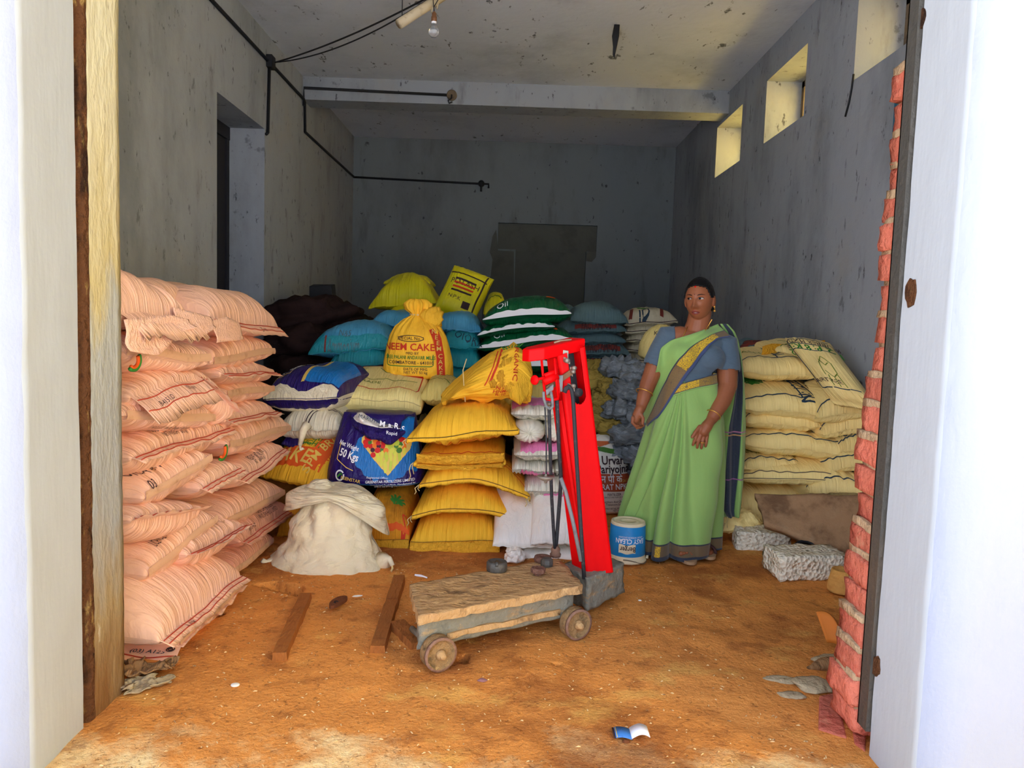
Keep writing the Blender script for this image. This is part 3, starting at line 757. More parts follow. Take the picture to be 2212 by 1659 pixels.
# far column
pink('lowest pink sack of the far column, black dirt along its edge', (500, 1243), (592, 1168), 'strip', .09, .05, -1.19, -1.24, .6, m='pink_dirty')
pink('second pink sack of the far column, dirty red seam and three lines of black print', (520, 1166), (626, 1100), 'red', .09, .07, -1.21, -1.25, .6, m='pink_dirty', stx=[('UREA OF FERTILIZERS\nAND CHEMICALS LIMITED', .55, .055, .019), ('BATCH 02', .2, .03, .018)])
pink('third pink sack of the far column, plump with a beige edge tapering to a point', (478, 1138), (617, 1062), 'strip', .11, .06, -1.24, -1.25, .6)
pink('fourth pink sack of the far column, red seam slanting up to its pointed corner', (515, 1042), (612, 966), 'red', .07, .08, -1.22, -1.25, .6, stx=[('UREA OF FERTILIZERS\nNET WT 50 kg', .45, .040, .016)])
pink('fifth pink sack of the far column, longest to the right with green and orange emblem', (492, 958), (630, 926), 'strip', .10, .08, -1.22, -1.25, .6, stx=[('l wt m.a.s.t d wt B.L. per kg', .50, -.040, .016)])
arc_emblem(478, 974, -1.225, [o for o in bpy.data.objects if o.get('label', '').startswith('fifth pink sack of the far')][0], .05)
pink('sixth pink sack of the far column, tight double red seam, brown stain', (488, 912), (596, 889), 'red', .07, .06, -1.24, -1.26, .6)
pink('seventh pink sack of the far column, thin with a beige edge', (488, 856), (594, 837), 'strip', .06, .06, -1.24, -1.26, .6)
pink('eighth pink sack of the far column, wavy red seam and brown flap', (478, 806), (594, 803), 'red', .06, .07, -1.24, -1.26, .6)
pink('ninth pink sack of the far column, beige edge strip and hanging torn corner', (458, 778), (596, 760), 'strip', .10, .06, -1.24, -1.26, .6)
k = pink('topmost pink sack of the far column, red stitched edge pointing right', (455, 688), (601, 707), 'red', .15, .07, -1.25, -1.27, .6, txt=[('20 mm', .62, -.06, .022, 0)], fl=.06, droop=.05, lump=.02)
pink('pink sack lying behind the two topmost pink sacks, only its back visible', (330, 668), (430, 672), 'plain', .12, .05, -1.42, -1.40, .5)
sack('fertilizer_sack', 'reddish pink sack corner peeping above the near stack beside the jamb', at_x(246, 640, -1.62), at_x(284, 640, -1.56), .36, .10, .06, M['pink_dirty'], GP, back=(-1, .04, 0))
# loose flaps hanging from the two top sacks
def flap(name, pts_top, drop, m, parent, seed=1, n=26, rows=9, out=.02, amp=.012):
    pts = np.array(pts_top, float); s = np.linspace(0, len(pts) - 1, n)
    top = np.stack([np.interp(s, range(len(pts)), pts[:, i]) for i in range(3)], -1); w = Wave(seed)
    g = []
    dr = np.array(drop, float); d = np.interp(s, range(len(dr)), dr)
    for r in range(rows):
        t = r / (rows - 1)
        x = top.copy(); x[:, 2] -= d * t; x[:, 0] += out * t + amp * t * w(s * .45, t * .8); x[:, 1] -= out * .4 * t - amp * t * w(s * .5 + 3, t)
        g.append(x)
    G = np.array(g); uv = np.stack(np.meshgrid(np.linspace(0, 1, n), np.linspace(0, 1, rows)), -1).reshape(-1, 2)
    F = [[j*n+i, (j+1)*n+i, (j+1)*n+i+1, j*n+i+1] for j in range(rows-1) for i in range(n-1)]
    o = mesh_obj(name, G.reshape(-1, 3), F, m, parent, uv)
    sm = o.modifiers.new('thickness', 'SOLIDIFY'); sm.thickness = .0025
    return o
tn = near[9] if len(near) > 9 else near[-1]
flap('open_mouth_flap', [at_x(268, 690, -1.24), at_x(320, 684, -1.225), at_x(370, 680, -1.21), at_x(408, 690, -1.19)], [.10, .13, .065, .03], M['pink'], tn, 4)
flap('open_mouth_flap', [at_x(375, 664, -1.22), at_x(410, 672, -1.20), at_x(455, 684, -1.19)], [.05, .11, .04], M['pink'], tn, 9)
flap('loose_flap', [at_x(458, 692, -1.20), at_x(490, 684, -1.19), at_x(518, 698, -1.20)], [.09, .10, .07], M['pink'], k.root, 6)
# ------------------------------------------------------------------ amber stack in the middle of the room
GA = 'amber sacks in the middle stack'
def fsack(name, label, p1, p2, y, L, tt, tb, m, group=None, y2=None, strip=None, **kw):
    """sack whose seam edge faces the viewer from pixel p1 to p2 at depth y"""
    cat = kw.pop('cat', 'sack')
    return sack(name, label, at(*p1, y), at(*p2, y if y2 is None else y2), L, tt, tb, M[m] if isinstance(m, str) else m, group, cat=cat, **kw)
def tie(k, u=0.0, m='pale_thread', drop=.05):
    p = k.S(np.array([u]), np.array([0.0]), np.array([1.0]))[0]
    MB().tube([p, p + (-.012, -.012, -.01), p + (-.02, -.014, -.35 * drop), p + (-.012, -.016, -.7 * drop), p + (-.022, -.016, -drop)], .0028, 5).tube([p, p + (-.004, -.016, -.02), p + (.006, -.018, -.6 * drop)], .0024, 5).build('tie_string', M[m], k.root, True)
def front_flap(k, drop, m, seed=1, u0=0.0, u1=1.0, out=.02, amp=.012, n=40, rows=7, name='sewn_flap'):
    """mouth of the sack hanging down below its front seam"""
    u = np.linspace(u0, u1, n); top = k.S(u, np.zeros(n), np.ones(n)); w = Wave(seed); g = []
    for r in range(rows):
        t = r / (rows - 1); x = top - k.b * (out * t ** .6 + .004) - k.up * (drop * t)
        x = x - k.b[None] * (amp * t * w(u * 3, t + 0 * u))[:, None] + k.up[None] * (amp * .6 * t * w(u * 4 + 5, t + 0 * u))[:, None]
        g.append(x)
    G = np.array(g); uv = np.stack(np.meshgrid(np.linspace(0, 1, n), np.linspace(0, 1, rows)), -1).reshape(-1, 2)
    F = [[j*n+i, (j+1)*n+i, (j+1)*n+i+1, j*n+i+1] for j in range(rows-1) for i in range(n-1)]
    o = mesh_obj(name, G.reshape(-1, 3), F, M[m], k.root, uv)
    sm = o.modifiers.new('thickness', 'SOLIDIFY'); sm.thickness = .0025
    return o
YA = 4.06
k = fsack('grain_sack', 'lowest amber sack of the middle stack, flat mouth fold hanging to the floor', (886, 1170), (1080, 1170), YA, .80, .135, .075, 'amber', GA, fl=0, wr=.007, gather=12, tilt=.01)
k.stitch('seam_stitching', (.0,), M['brown_thread'], k.root); front_flap(k, .075, 'amber_flap', 3, out=.03)
k = fsack('grain_sack', 'second amber sack up, arched seam and pale tie string at its left ear', (889, 1112), (1099, 1114), YA, .80, .105, .045, 'amber', GA, fl=.006, arch=.032, wr=.008)
k.stitch('seam_stitching', (0.0,), M['brown_thread'], k.root); tie(k)
k.lines('printed_stripe', [[(.12, .05), (.9, .05)]], .006, M['ink_orange'], k.root, side=-1)
k = fsack('grain_sack', 'third amber sack up, drooping right ear, red print border on top', (905, 1048), (1146, 1074), YA, .80, .105, .045, 'amber', GA, fl=.006, arch=.055, wr=.008)
k.stitch('seam_stitching', (0.0,), M['brown_thread'], k.root); tie(k); tie(k, .99)
k.lines('printed_stripe', [[(.3, .26), (.62, .22), (.86, .14), (.97, .06)], [(.33, .30), (.66, .26), (.92, .16)]], .006, M['ink_red'], k.root)
k.text('SOUTH INDIA', .70, .34, .022, M['ink_orange'], k.root, ang=-.05)
k = fsack('grain_sack', 'fourth amber sack up, loose orange mouth flap folded across its front', (893, 1003), (1093, 996), YA, .80, .085, .045, 'amber', GA, fl=.006, wr=.008, arch=-.01)
front_flap(k, -.055, 'amber_flap', 8, .04, .98, out=.035, amp=.010, name='folded_flap'); front_flap(k, .02, 'amber_flap', 9, .04, .97, out=.03, amp=.008, name='folded_flap')
tie(k, .0, drop=.10)
k.lines('printed_stripe', [[(.06, .10), (.5, .07), (.95, .09)]], .007, M['ink_red'], k.root)
k = fsack('grain_sack', 'fifth amber sack, thickest, topmost of the middle stack under the crumpled bag', (878, 951), (1122, 929), YA - .03, .86, .165, .08, 'amber', GA, fl=.012, arch=.0, wr=.011, gather=13, ear=.06, eu=.75, ev=.6, pu=2.6, pv=2.8, lump=.015)
k.stitch('seam_stitching', (.0,), M['dark_thread'], k.root); tie(k, drop=.045)
k.lines('printed_stripe', [[(.12, .10), (.5, .08), (.9, .10)]], .008, M['ink_red'], k.root, side=-1)
TOPA = k
# orange sack left of it and the ones it stands on
k = fsack('grain_sack', 'dusty amber sack standing left of the middle stack with green leaf print', (776, 1164), (884, 1168), YA + .02, .55, .21, .075, 'amber_dirty', None, fl=0, wr=.006, tilt=.06, eu=.4, ev=.42)
k.stitch('seam_stitching', (.0,), M['brown_thread'], k.root); front_flap(k, .07, 'amber_flap', 5, out=.02)
k.text('S', .88, .03, .05, M['ink_red'], k.root); k.lines('printed_stripe', [[(.55, .012), (.97, .012), (.97, .05)]], .008, M['ink_orange'], k.root)
def leaf(k, u, v, r, m, ang=0.0, name='printed_leaf'):
    mb = MB(); uc = []
    for i in range(9):
        a = ang + (i - 4) * .42; l = r * (1 - .05 * (i - 4) ** 2)
        for s in (.5, 1.0):
            x0, y0 = math.sin(a) * l * s * .3, math.cos(a) * l * s * .3; x1, y1 = math.sin(a) * l * s, math.cos(a) * l * s
            mb.add(*k.ribbon('', [(u + x0 / k.W, v + y0 / k.L), (u + x1 / k.W, v + y1 / k.L)], r * .20, None, None, 1, .003, 6))
    return mb.build(name, m, k.root, True)
leaf(k, .68, .14, .07, M['ink_green'], .2)
fsack('grain_sack', 'amber sack behind the cream floor bag, mostly hidden, against the far pink stack', (600, 1150), (772, 1160), YA + .16, .55, .25, .10, 'amber_dirty', None, tilt=.03)
# ------------------------------------------------------------------ left middle pile: red-banded sack, white sack, purple sack
k = fsack('oilcake_sack', 'yellow sack with red bands and letters AKE wedged under the white sack', (560, 1030), (702, 1052), 4.32, .5, .12, .085, 'amber', None, fl=0, ear=.0, tilt=.20, eu=.5, ev=.75, pv=2.4, pu=2.8, lump=.01, y2=4.20)
k.lines('printed_band', [[(.12, .19), (.66, .21)], [(.72, .10), (.78, .70)]], .105, M['ink_orange'], k.root, n=46)
for t, u in (('A', .27), ('K', .43), ('E', .58)): k.text(t, u, .20, .075, M['ink_gold'], k.root, ang=-.15 + math.pi * .0, off=.006, bold=.02)
k.text('SPM BRAND', .75, .42, .05, M['ink_gold'], k.root, ang=1.35, off=.006, bold=.015)
k.text('MKT BY SRI\nNET WEIGHT', .36, .42, .036, M['ink_green'], k.root, ang=-.1)
k.lines('printed_frame', [[(.06, .34), (.56, .36), (.58, .62), (.1, .6)]], .006, M['ink_green'], k.root)
k.text('SRI', .82, .22, .05, M['ink_orange'], k.root, ang=1.2)
k = fsack('fertilizer_sack', 'plain white sack with drooping stitched ear between the banded and purple sacks', (594, 935), (738, 928), 4.42, .62, .15, .075, 'white_sack', None, fl=.01, ear=.03, droop=.0, lump=.012, y2=4.36)
ss = [(.46, .012), (.5, .10), (.62, .16), (1.0, .17)]
k.lines('seam_stitching', [ss, [(u + .03, v - .025) for u, v in ss]], .006, M['ink_dark'], k.root)
k.lines('printed_frame', [[(.05, .34), (.34, .30), (.40, .52), (.44, .6)]], .006, M['ink_navy'], k.root); k.lines('printed_frame', [[(.05, .37), (.32, .33), (.38, .55)]], .005, M['ink_navy'], k.root)
MB().tube([at(648, 962, 4.30), at(655, 930, 4.30), at(664, 918, 4.33)], [.012, .022, .03], 7).tube([at(648, 962, 4.30), at(650, 972, 4.29), at(655, 968, 4.29)], .008, 6).build('tied_ear', M['white_sack'], k.root, True)
k = fsack('fertilizer_sack', 'purple and blue printed sack with white underside beside the pink far column', (565, 862), (731, 856), 4.44, .66, .165, .105, 'purple', None, fl=0, ear=.02, eu=.45, ev=.5, tilt=.02, y2=4.36, wr=.005)
# white underside and blue printed end as their own cloth panels
def panel(k, name, u0, u1, v0f, v1, m, side=1, off=.0025, nu=30, nv=14):
    u = np.linspace(u0, u1, nu); G = []
    for j in range(nv):
        t = j / (nv - 1); v0 = np.array([v0f(a) if callable(v0f) else v0f for a in u]); vv1 = np.array([v1(a) if callable(v1) else v1 for a in u])
        v = v0 + (vv1 - v0) * t; sd = np.full(nu, side); G.append(k.S(u, v, sd) + k.N(u, v, sd) * off)
    G = np.array(G); uv = np.stack(np.meshgrid(u, np.linspace(0, 1, nv)), -1).reshape(-1, 2)
    F = [[j*nu+i, j*nu+i+1, (j+1)*nu+i+1, (j+1)*nu+i] for j in range(nv-1) for i in range(nu-1)]
    if side < 0: F = [f[::-1] for f in F]
    return mesh_obj(name, G.reshape(-1, 3), F, m, k.root, uv)
panel(k, 'white_underside', .0, 1.0, .0, .97, M['white_sack'], -1, .004)
panel(k, 'white_edge', .02, .98, .0, lambda u: .028 + .02 * math.sin(u * 9), M['white_sack'], 1, .003, nv=8)
panel(k, 'blue_print', .52, .97, lambda u: .05 + .03 * abs(u - .75), lambda u: .75 - .3 * (u - .5), M['blue'], 1, .004)
panel(k, 'gold_border', .485, .53, .05, .72, M['ink_gold'], 1, .0045, nu=8)
k.text('Samarth', .37, .36, .05, M['ink_white'], k.root, ang=1.0, off=.005, bold=.02)
k.text('NET 50', .14, .22, .04, M['ink_white'], k.root, ang=.5)
k.lines('printed_frame', [[(.05, .14), (.26, .16), (.30, .42)], [(.05, .40), (.22, .52)]], .006, M['ink_gold'], k.root)
k = fsack('fertilizer_sack', 'crumpled purple and blue sack squeezed behind the white sack', (690, 925), (762, 922), 4.55, .5, .13, .08, 'purple', None, fl=0, lump=.02)
panel(k, 'blue_print', .45, .97, .04, .5, M['blue'], 1, .004, nu=14)
fsack('fertilizer_sack', 'purple sack sliver showing under the white stitched sack', (606, 962), (668, 968), 4.42, .5, .06, .03, 'purple', None, fl=0, nu=24, nv=18)
# ------------------------------------------------------------------ cream sacks further back
k = fsack('cream_sack', 'boxy pale cream sack with red framed print on top', (731, 872), (910, 884), 4.58, .62, .085, .07, 'cream', None, fl=0, ear=.0, eu=.28, ev=.30, pv=5, pu=5, lump=.012, wr=.005, tilt=.15)
k.lines('printed_frame', [[(.10, .95), (.10, .15), (.93, .15), (.93, .95)]], .007, M['ink_red'], k.root)
k.lines('printed_sketch', [[(.35, .75), (.45, .62), (.6, .6), (.7, .72), (.55, .8), (.4, .78)], [(.15, .45), (.3, .38), (.5, .42), (.62, .34), (.88, .42)]], .006, M['ink_olive'], k.root)
k.text('உரம் கலவை', .5, .92, .06, M['ink_red'], k.root); k.text('FAIRTRADE', .2, .30, .035, M['ink_olive'], k.root)
k.stitch('seam_stitching', (.005,), M['pale_thread'], k.root)
k = fsack('cream_sack', 'second cream sack under the boxy cream one, front face half hidden', (752, 932), (902, 936), 4.60, .62, .09, .12, 'cream', None, fl=0, eu=.3, ev=.28, pv=5, pu=5)
k = fsack('cream_sack', 'small yellow cream sack between the tied sack and the crumpled bag', (908, 858), (985, 862), 4.66, .6, .12, .07, 'cream_old', None, fl=.01)
k.lines('printed_frame', [[(.1, .5), (.5, .45), (.9, .6)], [(.2, .2), (.6, .25), (.8, .1)]], .006, M['ink_olive'], k.root)
k = fsack('cream_sack', 'old cream sack with olive marks behind the amber stack', (1070, 872), (1200, 872), 4.72, .6, .13, .07, 'cream_old', None, fl=0)
k.lines('printed_sketch', [[(.1, .2), (.25, .3), (.4, .15), (.6, .35), (.8, .2), (.95, .3)], [(.1, .5), (.4, .55), (.7, .45)]], .007, M['ink_olive'], k.root)
fsack('cream_sack', 'old yellow sack in shade beside the red column head', (1140, 858), (1230, 860), 5.0, .6, .10, .06, 'cream_old', None, fl=0, nu=30, nv=22)
# ------------------------------------------------------------------ pink and white stack right of the amber one
GW = 'white and pink sacks beside the scale'
YW = 4.10
fold_kw = dict(fl=0, ear=.0, eu=.42, ev=.42, wr=.007)
k = fsack('feed_sack', 'topmost white sack beside the scale, grainy cream front under a pink top', (1104, 894), (1238, 898), YW + .10, .6, .055, .045, 'pinkwhite', GW, **fold_kw)
panel(k, 'pink_band', .02, .98, .10, .6, M['pink_band'], 1, .003)
def gathered(label, px, py, r, y, dep=.6):
    c = at(px, py, y); th = np.linspace(0, 2 * np.pi, 64, endpoint=False); V = []; w = Wave(int(px))
    prof = [(.06, -.012), (.12, .006), (.3, -.004), (.6, .0), (.85, .03), (1.0, .09), (1.0, dep * .6), (.8, dep)]
    for (q, d) in prof:
        pl = (1 + .10 * np.sin(th * 17 + 2 * np.sin(th * 3)) * (q < .95)) * q
        V.append(np.stack([c[0] + r[0] * pl * np.cos(th), np.full(64, c[1] + d) + .008 * np.sin(th * 13 + q * 6) * (q < .95), c[2] + r[1] * pl * np.sin(th)], -1))
    V = np.array(V); F = [[j*64+i, (j+1)*64+i, (j+1)*64+(i+1)%64, j*64+(i+1)%64] for j in range(len(prof)-1) for i in range(64)] + [list(range(64))] + [[(len(prof)-1)*64 + i for i in range(64)][::-1]]
    o = mesh_obj('feed_sack', V.reshape(-1, 3), F, M['pinkwhite'], None, np.stack([np.tile(th, len(prof)), np.repeat(np.arange(len(prof)), 64)], -1).reshape(-1, 2) if False else None, True, (c[0], c[1], V[..., 2].min()))
    return tag(o, label, 'sack', GW)
gathered('clear white sack end, gathered to a knot, left of the scale rods', 1143, 936, (.092, .064), YW + .02)
gathered('second gathered white sack end, seen between the scale rods', 1206, 934, (.075, .066), YW + .03)
k = fsack('feed_sack', 'third white sack down beside the scale with bright pink band along its top', (1110, 982), (1236, 984), YW, .6, .055, .05, 'pinkwhite', GW, **fold_kw)
panel(k, 'pink_band', .12, .98, .004, .35, M['pink_band'], 1, .003)
k = fsack('feed_sack', 'fourth white sack down beside the scale, pink underside, short end', (1106, 1012), (1198, 1020), YW, .6, .05, .045, 'pinkwhite', GW, **fold_kw)
panel(k, 'pink_band', .2, .98, .002, .3, M['pink_band'], -1, .003)
fsack('feed_sack', 'white sack showing between the scale rods and red column', (1198, 1016), (1250, 1016), YW + .03, .6, .05, .045, 'pinkwhite', GW, **fold_kw)
k = fsack('feed_sack', 'fifth white sack down beside the scale, cream with thin pink stripe', (1132, 1062), (1254, 1064), YW - .02, .6, .075, .05, 'pinkwhite', GW, **fold_kw)
panel(k, 'pink_band', .35, .98, .002, .10, M['pink_band'], -1, .003, nv=6)
k = fsack('feed_sack', 'glossy white plastic sack folded in front, its left corner pointing at the amber stack', (1064, 1178), (1196, 1182), YW - .16, .42, .10, .03, 'white_plastic', GW, fl=.012, ear=.02, tilt=.21, lump=.012, gather=4, wr=.005, droop=.004, eu=.5, ev=.6)
k = fsack('feed_sack', 'glossy white plastic sack lying over the folded one, behind the black rods', (1146, 1168), (1262, 1172), YW - .20, .40, .09, .03, 'white_plastic', GW, fl=.012, tilt=.24, lump=.012, gather=4, wr=.005, eu=.5, ev=.6)
k = fsack('feed_sack', 'lowest white plastic sack on the floor behind the scale platform', (1092, 1204), (1256, 1212), YW - .16, .5, .06, .06, 'white_plastic', GW, fl=.0, wr=.008, gather=5, lump=.02)
blob('plastic_bag', 'crumpled end of clear white plastic against the amber stack foot', at(1112, 1204, YW - .2), (.055, .06, .05), M['white_plastic'], 31, cell=.04, amp=.014)
# ------------------------------------------------------------------ rear piles
GT = 'teal sacks of the rear left pile'
def rear(label, p1, p2, y, L, tt, tb, m, group, name='fertilizer_sack', **kw):
    kw.setdefault('nu', 34); kw.setdefault('nv', 24); kw.setdefault('fl', .02); kw.setdefault('droop', .012)
    return fsack(name, label, p1, p2, y, L, tt, tb, m, group, **kw)
k = rear('large teal sack with steel blue top, red end stripe and long pointed ear', (667, 762), (846, 748), 5.35, .62, .20, .06, 'teal_blue', GT, arch=-.01, ear=.05, lump=.012)
panel(k, 'teal_side', .0, 1.0, -.03, lambda u: .05, M['teal'], 1, .003, nv=8); panel(k, 'teal_end', .0, .16, .0, .95, M['teal'], 1, .0035, nu=8)
k.lines('printed_stripe', [[(.20, -.02), (.19, .06)]], .012, M['fact_band'], k.root, off=.006); k.lines('printed_stripe', [[(.20, .55), (.19, .9)]], .012, M['fact_band'], k.root, off=.006)
k.text('N&S\nAmmonium', .42, .035, .035, M['greyblue'], k.root, off=.005)
k = rear('second teal sack down, deep teal, left of the tied yellow sack', (704, 796), (836, 782), 5.30, .62, .16, .04, 'teal', GT, lump=.012)
k.text('Sulphate of Ammonia', .35, .12, .024, M['ink_navy'], k.root)
rear('lowest visible teal sack behind the purple sack', (694, 832), (830, 836), 5.28, .62, .13, .06, 'teal', GT)
rear('fourth teal sack in the dark at the bottom of the rear left pile', (700, 872), (830, 876), 5.28, .62, .13, .06, 'teal', GT)
k = rear('steel blue sack behind the tied yellow sack, its left half visible', (803, 695), (925, 706), 5.75, .6, .11, .05, 'teal_blue', GT)
k = rear('steel blue sack right of the tied yellow sack knot', (938, 706), (1040, 716), 5.60, .6, .13, .05, 'teal_blue', GT)
k = rear('dark blue sack with faint lettering right of the tied yellow sack', (950, 748), (1036, 750), 5.5, .6, .13, .07, 'teal', GT); k.text('OIORK', .72, .04, .05, M['ink_navy'], k.root, ang=-.2)
k = rear('dark blue sack under the lettered one beside the tied yellow sack', (955, 786), (1036, 790), 5.45, .6, .13, .07, 'teal', GT)
rear('shaded blue sack at the bottom beside the tied yellow sack', (955, 826), (1036, 828), 5.4, .6, .13, .08, 'teal', GT)
GL = 'lime yellow plastic sacks at the back'
YL = 6.7
rear('big glossy lime yellow sack with pointed left end, facing left', (796, 664), (944, 652), YL, .55, .27, .05, 'lime', GL, ear=.06, fl=.01, tilt=.02, eu=.8, pu=2.4, lump=.02)
rear('lime yellow sack topmost at the back, only its top showing', (828, 612), (930, 612), YL + .3, .5, .09, .06, 'lime', GL, fl=0)
rear('lime yellow sack lying under the big one', (822, 690), (960, 690), YL - .1, .55, .16, .05, 'lime', GL, eu=.8, pu=2.4)
rear('lowest lime yellow sack, dull, under the others', (840, 716), (980, 712), YL - .05, .55, .12, .06, 'lime', GL)
k = sack('fertilizer_sack', 'printed lime yellow sack leaning upright with red and black print', at(936, 668, YL - .2), at(1024, 700, YL - .2), .46, .10, .07, M['lime'], GL, back=(.30, .35, .75), up=(-.1, -.92, .40), ear=.03, fl=.02, droop=0, nu=34, nv=26)
k.lines('printed_stripe', [[(.06, .80), (.94, .80)], [(.9, .04), (.9, .95)]], .012, M['ink_dark'], k.root)
for v, m in ((.68, 'ink_dark'), (.60, 'ink_red'), (.52, 'ink_red'), (.44, 'ink_dark')): k.lines('printed_stripe', [[(.25, v), (.75, v)]], .018, M[m], k.root)
k.text('POTASH', .5, .62, .05, M['ink_dark'], k.root); k.lines('printed_block', [[(.62, .22), (.8, .22)]], .06, M['ink_dark'], k.root); k.text('N:P:K', .4, .3, .035, M['ink_dark'], k.root)
k = rear('small lime yellow sack at the right end of the lime pile', (1044, 676), (1092, 672), YL, .4, .17, .06, 'lime', GL, fl=0); k.lines('printed_sketch', [[(.2, .1), (.5, .2), (.8, .1)]], .012, M['ink_olive'], k.root)
GG = 'dark green oil sacks with white end tapes'
YG_ = 5.5
gl = [('topmost dark green sack with orange patch and white tape', (1041, 694), (1236, 677), .14, .085), ('second dark green sack, its right end dark and tape hidden', (1030, 727), (1200, 706), .085, .05),
      ('third dark green sack marked Oil in white, orange patch at right', (1030, 753), (1243, 735), .12, .05), ('fourth dark green sack behind the red scale head', (1034, 792), (1226, 790), .13, .06), ('lowest dark green sack behind the crumpled yellow bag', (1036, 838), (1226, 838), .13, .08)]
for i, (lb, p1, p2, tt, tb) in enumerate(gl):
    k = rear(lb, p1, p2, YG_, .6, tt, tb, 'forest', GG, ear=.03, fl=.0, arch=.015 if i < 3 else 0, lump=.012, wr=.006, nu=44)
    k.lines('white_tape', [[(.01, .0), (.5, .004), (.99, .0)]], .015, M['ink_white'], k.root, off=.004)
    if i in (0, 2):
        k.lines('printed_patch', [[(.72, .22 if i == 0 else .10), (.82, .22 if i == 0 else .10)]], .03, M['ink_orange'], k.root, off=.004)
        k.text('Oil', .22, .075, .05, M['ink_white'], k.root, ang=.1)
GF = 'grey blue sacks of the rear pile with red bands'
YF_ = 6.3
fl_ = [('topmost grey blue sack, rounded, at the top of the banded pile', (1232, 690), (1357, 697), .16, .05, False), ('second grey blue sack down with a lettered dark red band', (1204, 712), (1354, 712), .09, .05, True),
       ('third grey blue sack, plain, in the banded pile', (1206, 736), (1352, 738), .09, .05, False), ('fourth grey blue sack down with red lettered band beside the red column', (1226, 764), (1360, 762), .11, .06, True),
       ('fifth grey blue sack with a dark red band in shade', (1226, 790), (1358, 788), .10, .06, True), ('lowest grey blue sack in deep shade', (1228, 820), (1358, 820), .10, .08, False)]
for lb, p1, p2, tt, tb, bd in fl_:
    k = rear(lb, p1, p2, YF_, .6, tt, tb, 'greyblue', GF)
    if bd:
        panel(k, 'red_band', .25, .85, .004, .045, M['fact_band'], 1, .004, nu=20, nv=5); k.text('FACTAMFOS', .56, .022, .032, M['ink_dark'], k.root, off=.007, bold=.01)
k = rear('grey blue sack lying behind the green stack', (1170, 672), (1250, 680), 6.8, .5, .08, .10, 'greyblue', GF)
GC = 'off white sacks at the far right rear'
cl = [('topmost off white sack with green and brown bands lettered ID', (1348, 698), (1464, 694), .13, .05), ('second off white sack, plain, at the far rear', (1350, 716), (1462, 716), .08, .05), ('third off white sack at the far rear behind the woman', (1352, 736), (1462, 736), .08, .05),
      ('fourth off white sack at the far rear', (1352, 756), (1462, 756), .08, .05), ('lowest off white sack at the far rear', (1350, 778), (1462, 778), .08, .08)]
for i, (lb, p1, p2, tt, tb) in enumerate(cl):
    k = rear(lb, p1, p2, 6.6, .55, tt, tb, 'offwhite', GC, lump=.015)
    k.stitch('seam_stitching', (0.0,), M['ink_dark'], k.root, r=.004)
    if i == 0:
        k.text('ID', .38, .055, .075, M['ink_navy'], k.root, bold=.02); k.lines('printed_stripe', [[(.12, .02), (.2, .4)], [(.70, .02), (.78, .4)], [(.6, .3), (.9, .35)]], .03, M['fact_band'], k.root); k.lines('printed_stripe', [[(.3, .42), (.6, .5)]], .05, M['ink_green'], k.root)
# upright tied yellow oilcake sack
def ring_body(name, label, c, prof, m, n=72, gath=0.0, cat='sack', seed=5, group=None, lean=(0, 0), sq=.9, nz_=.004):
    """upright bag: rings of (rx, ry, z, gather) with squarish outline"""
    th = np.linspace(0, 2 * np.pi, n, endpoint=False); V = []; w = Wave(seed); top = prof[-1][2]
    f = lambda a: np.sign(a) * np.abs(a) ** sq
    for (rx, ry, z, g) in prof:
        q = 1 + g * np.sin(th * 15 + 2.2 * np.sin(th * 2 + seed)) + nz_ * w(th / 6.283 * 2, np.full(n, z * 3))
        V.append(np.stack([c[0] + lean[0] * z / top + rx * q * f(np.cos(th)), c[1] + lean[1] * z / top + ry * q * f(np.sin(th)), np.full(n, c[2] + z) + .3 * g * rx * np.sin(th * 7 + 1)], -1))
    V = np.array(V); k = len(prof)
    F = [[j*n+i, j*n+(i+1)%n, (j+1)*n+(i+1)%n, (j+1)*n+i] for j in range(k-1) for i in range(n)] + [list(range(n))[::-1], [(k-1)*n+i for i in range(n)]]
    root = empty(name, c, label, cat, group)
    uv = np.stack([np.tile(th / 6.283, k), np.repeat(np.array([p[2] for p in prof]) / top, n)], -1)
    body = mesh_obj('body', V.reshape(-1, 3), F, m, root, uv)
    pz = np.array([p[2] for p in prof]); prx = np.array([p[0] for p in prof]); pry = np.array([p[1] for p in prof])
    def wrap(x, z, off=.004):
        """point on the viewer's side of the bag at sideways offset x and height z"""
        x = np.asarray(x, float); z = np.asarray(z, float)
        rx, ry = np.interp(z, pz, prx), np.interp(z, pz, pry)
        a = np.clip(x / rx, -.985, .985); ct = np.sign(a) * np.abs(a) ** (1 / sq); s = np.sqrt(1 - np.clip(ct * ct, 0, 1)) ** sq
        return np.stack([c[0] + lean[0] * z / top + a * rx, c[1] + lean[1] * z / top - s * ry * 1.03 - off, c[2] + z], -1)
    return root, wrap
def wrap_text(root, wrap, txt, x, z, h, m, ang=0.0, bold=0.0, name='printed_lettering', off=.006, sx=1.0, arc=0.0):
    V, F = text_mesh(txt, bold); c, s = math.cos(ang), math.sin(ang); a, b = V[:, 0] * h * sx, V[:, 1] * h
    return mesh_obj(name, wrap(x + c * a - s * b, z + s * a + c * b - arc * (c * a) ** 2, off), F, m, root, None, False)
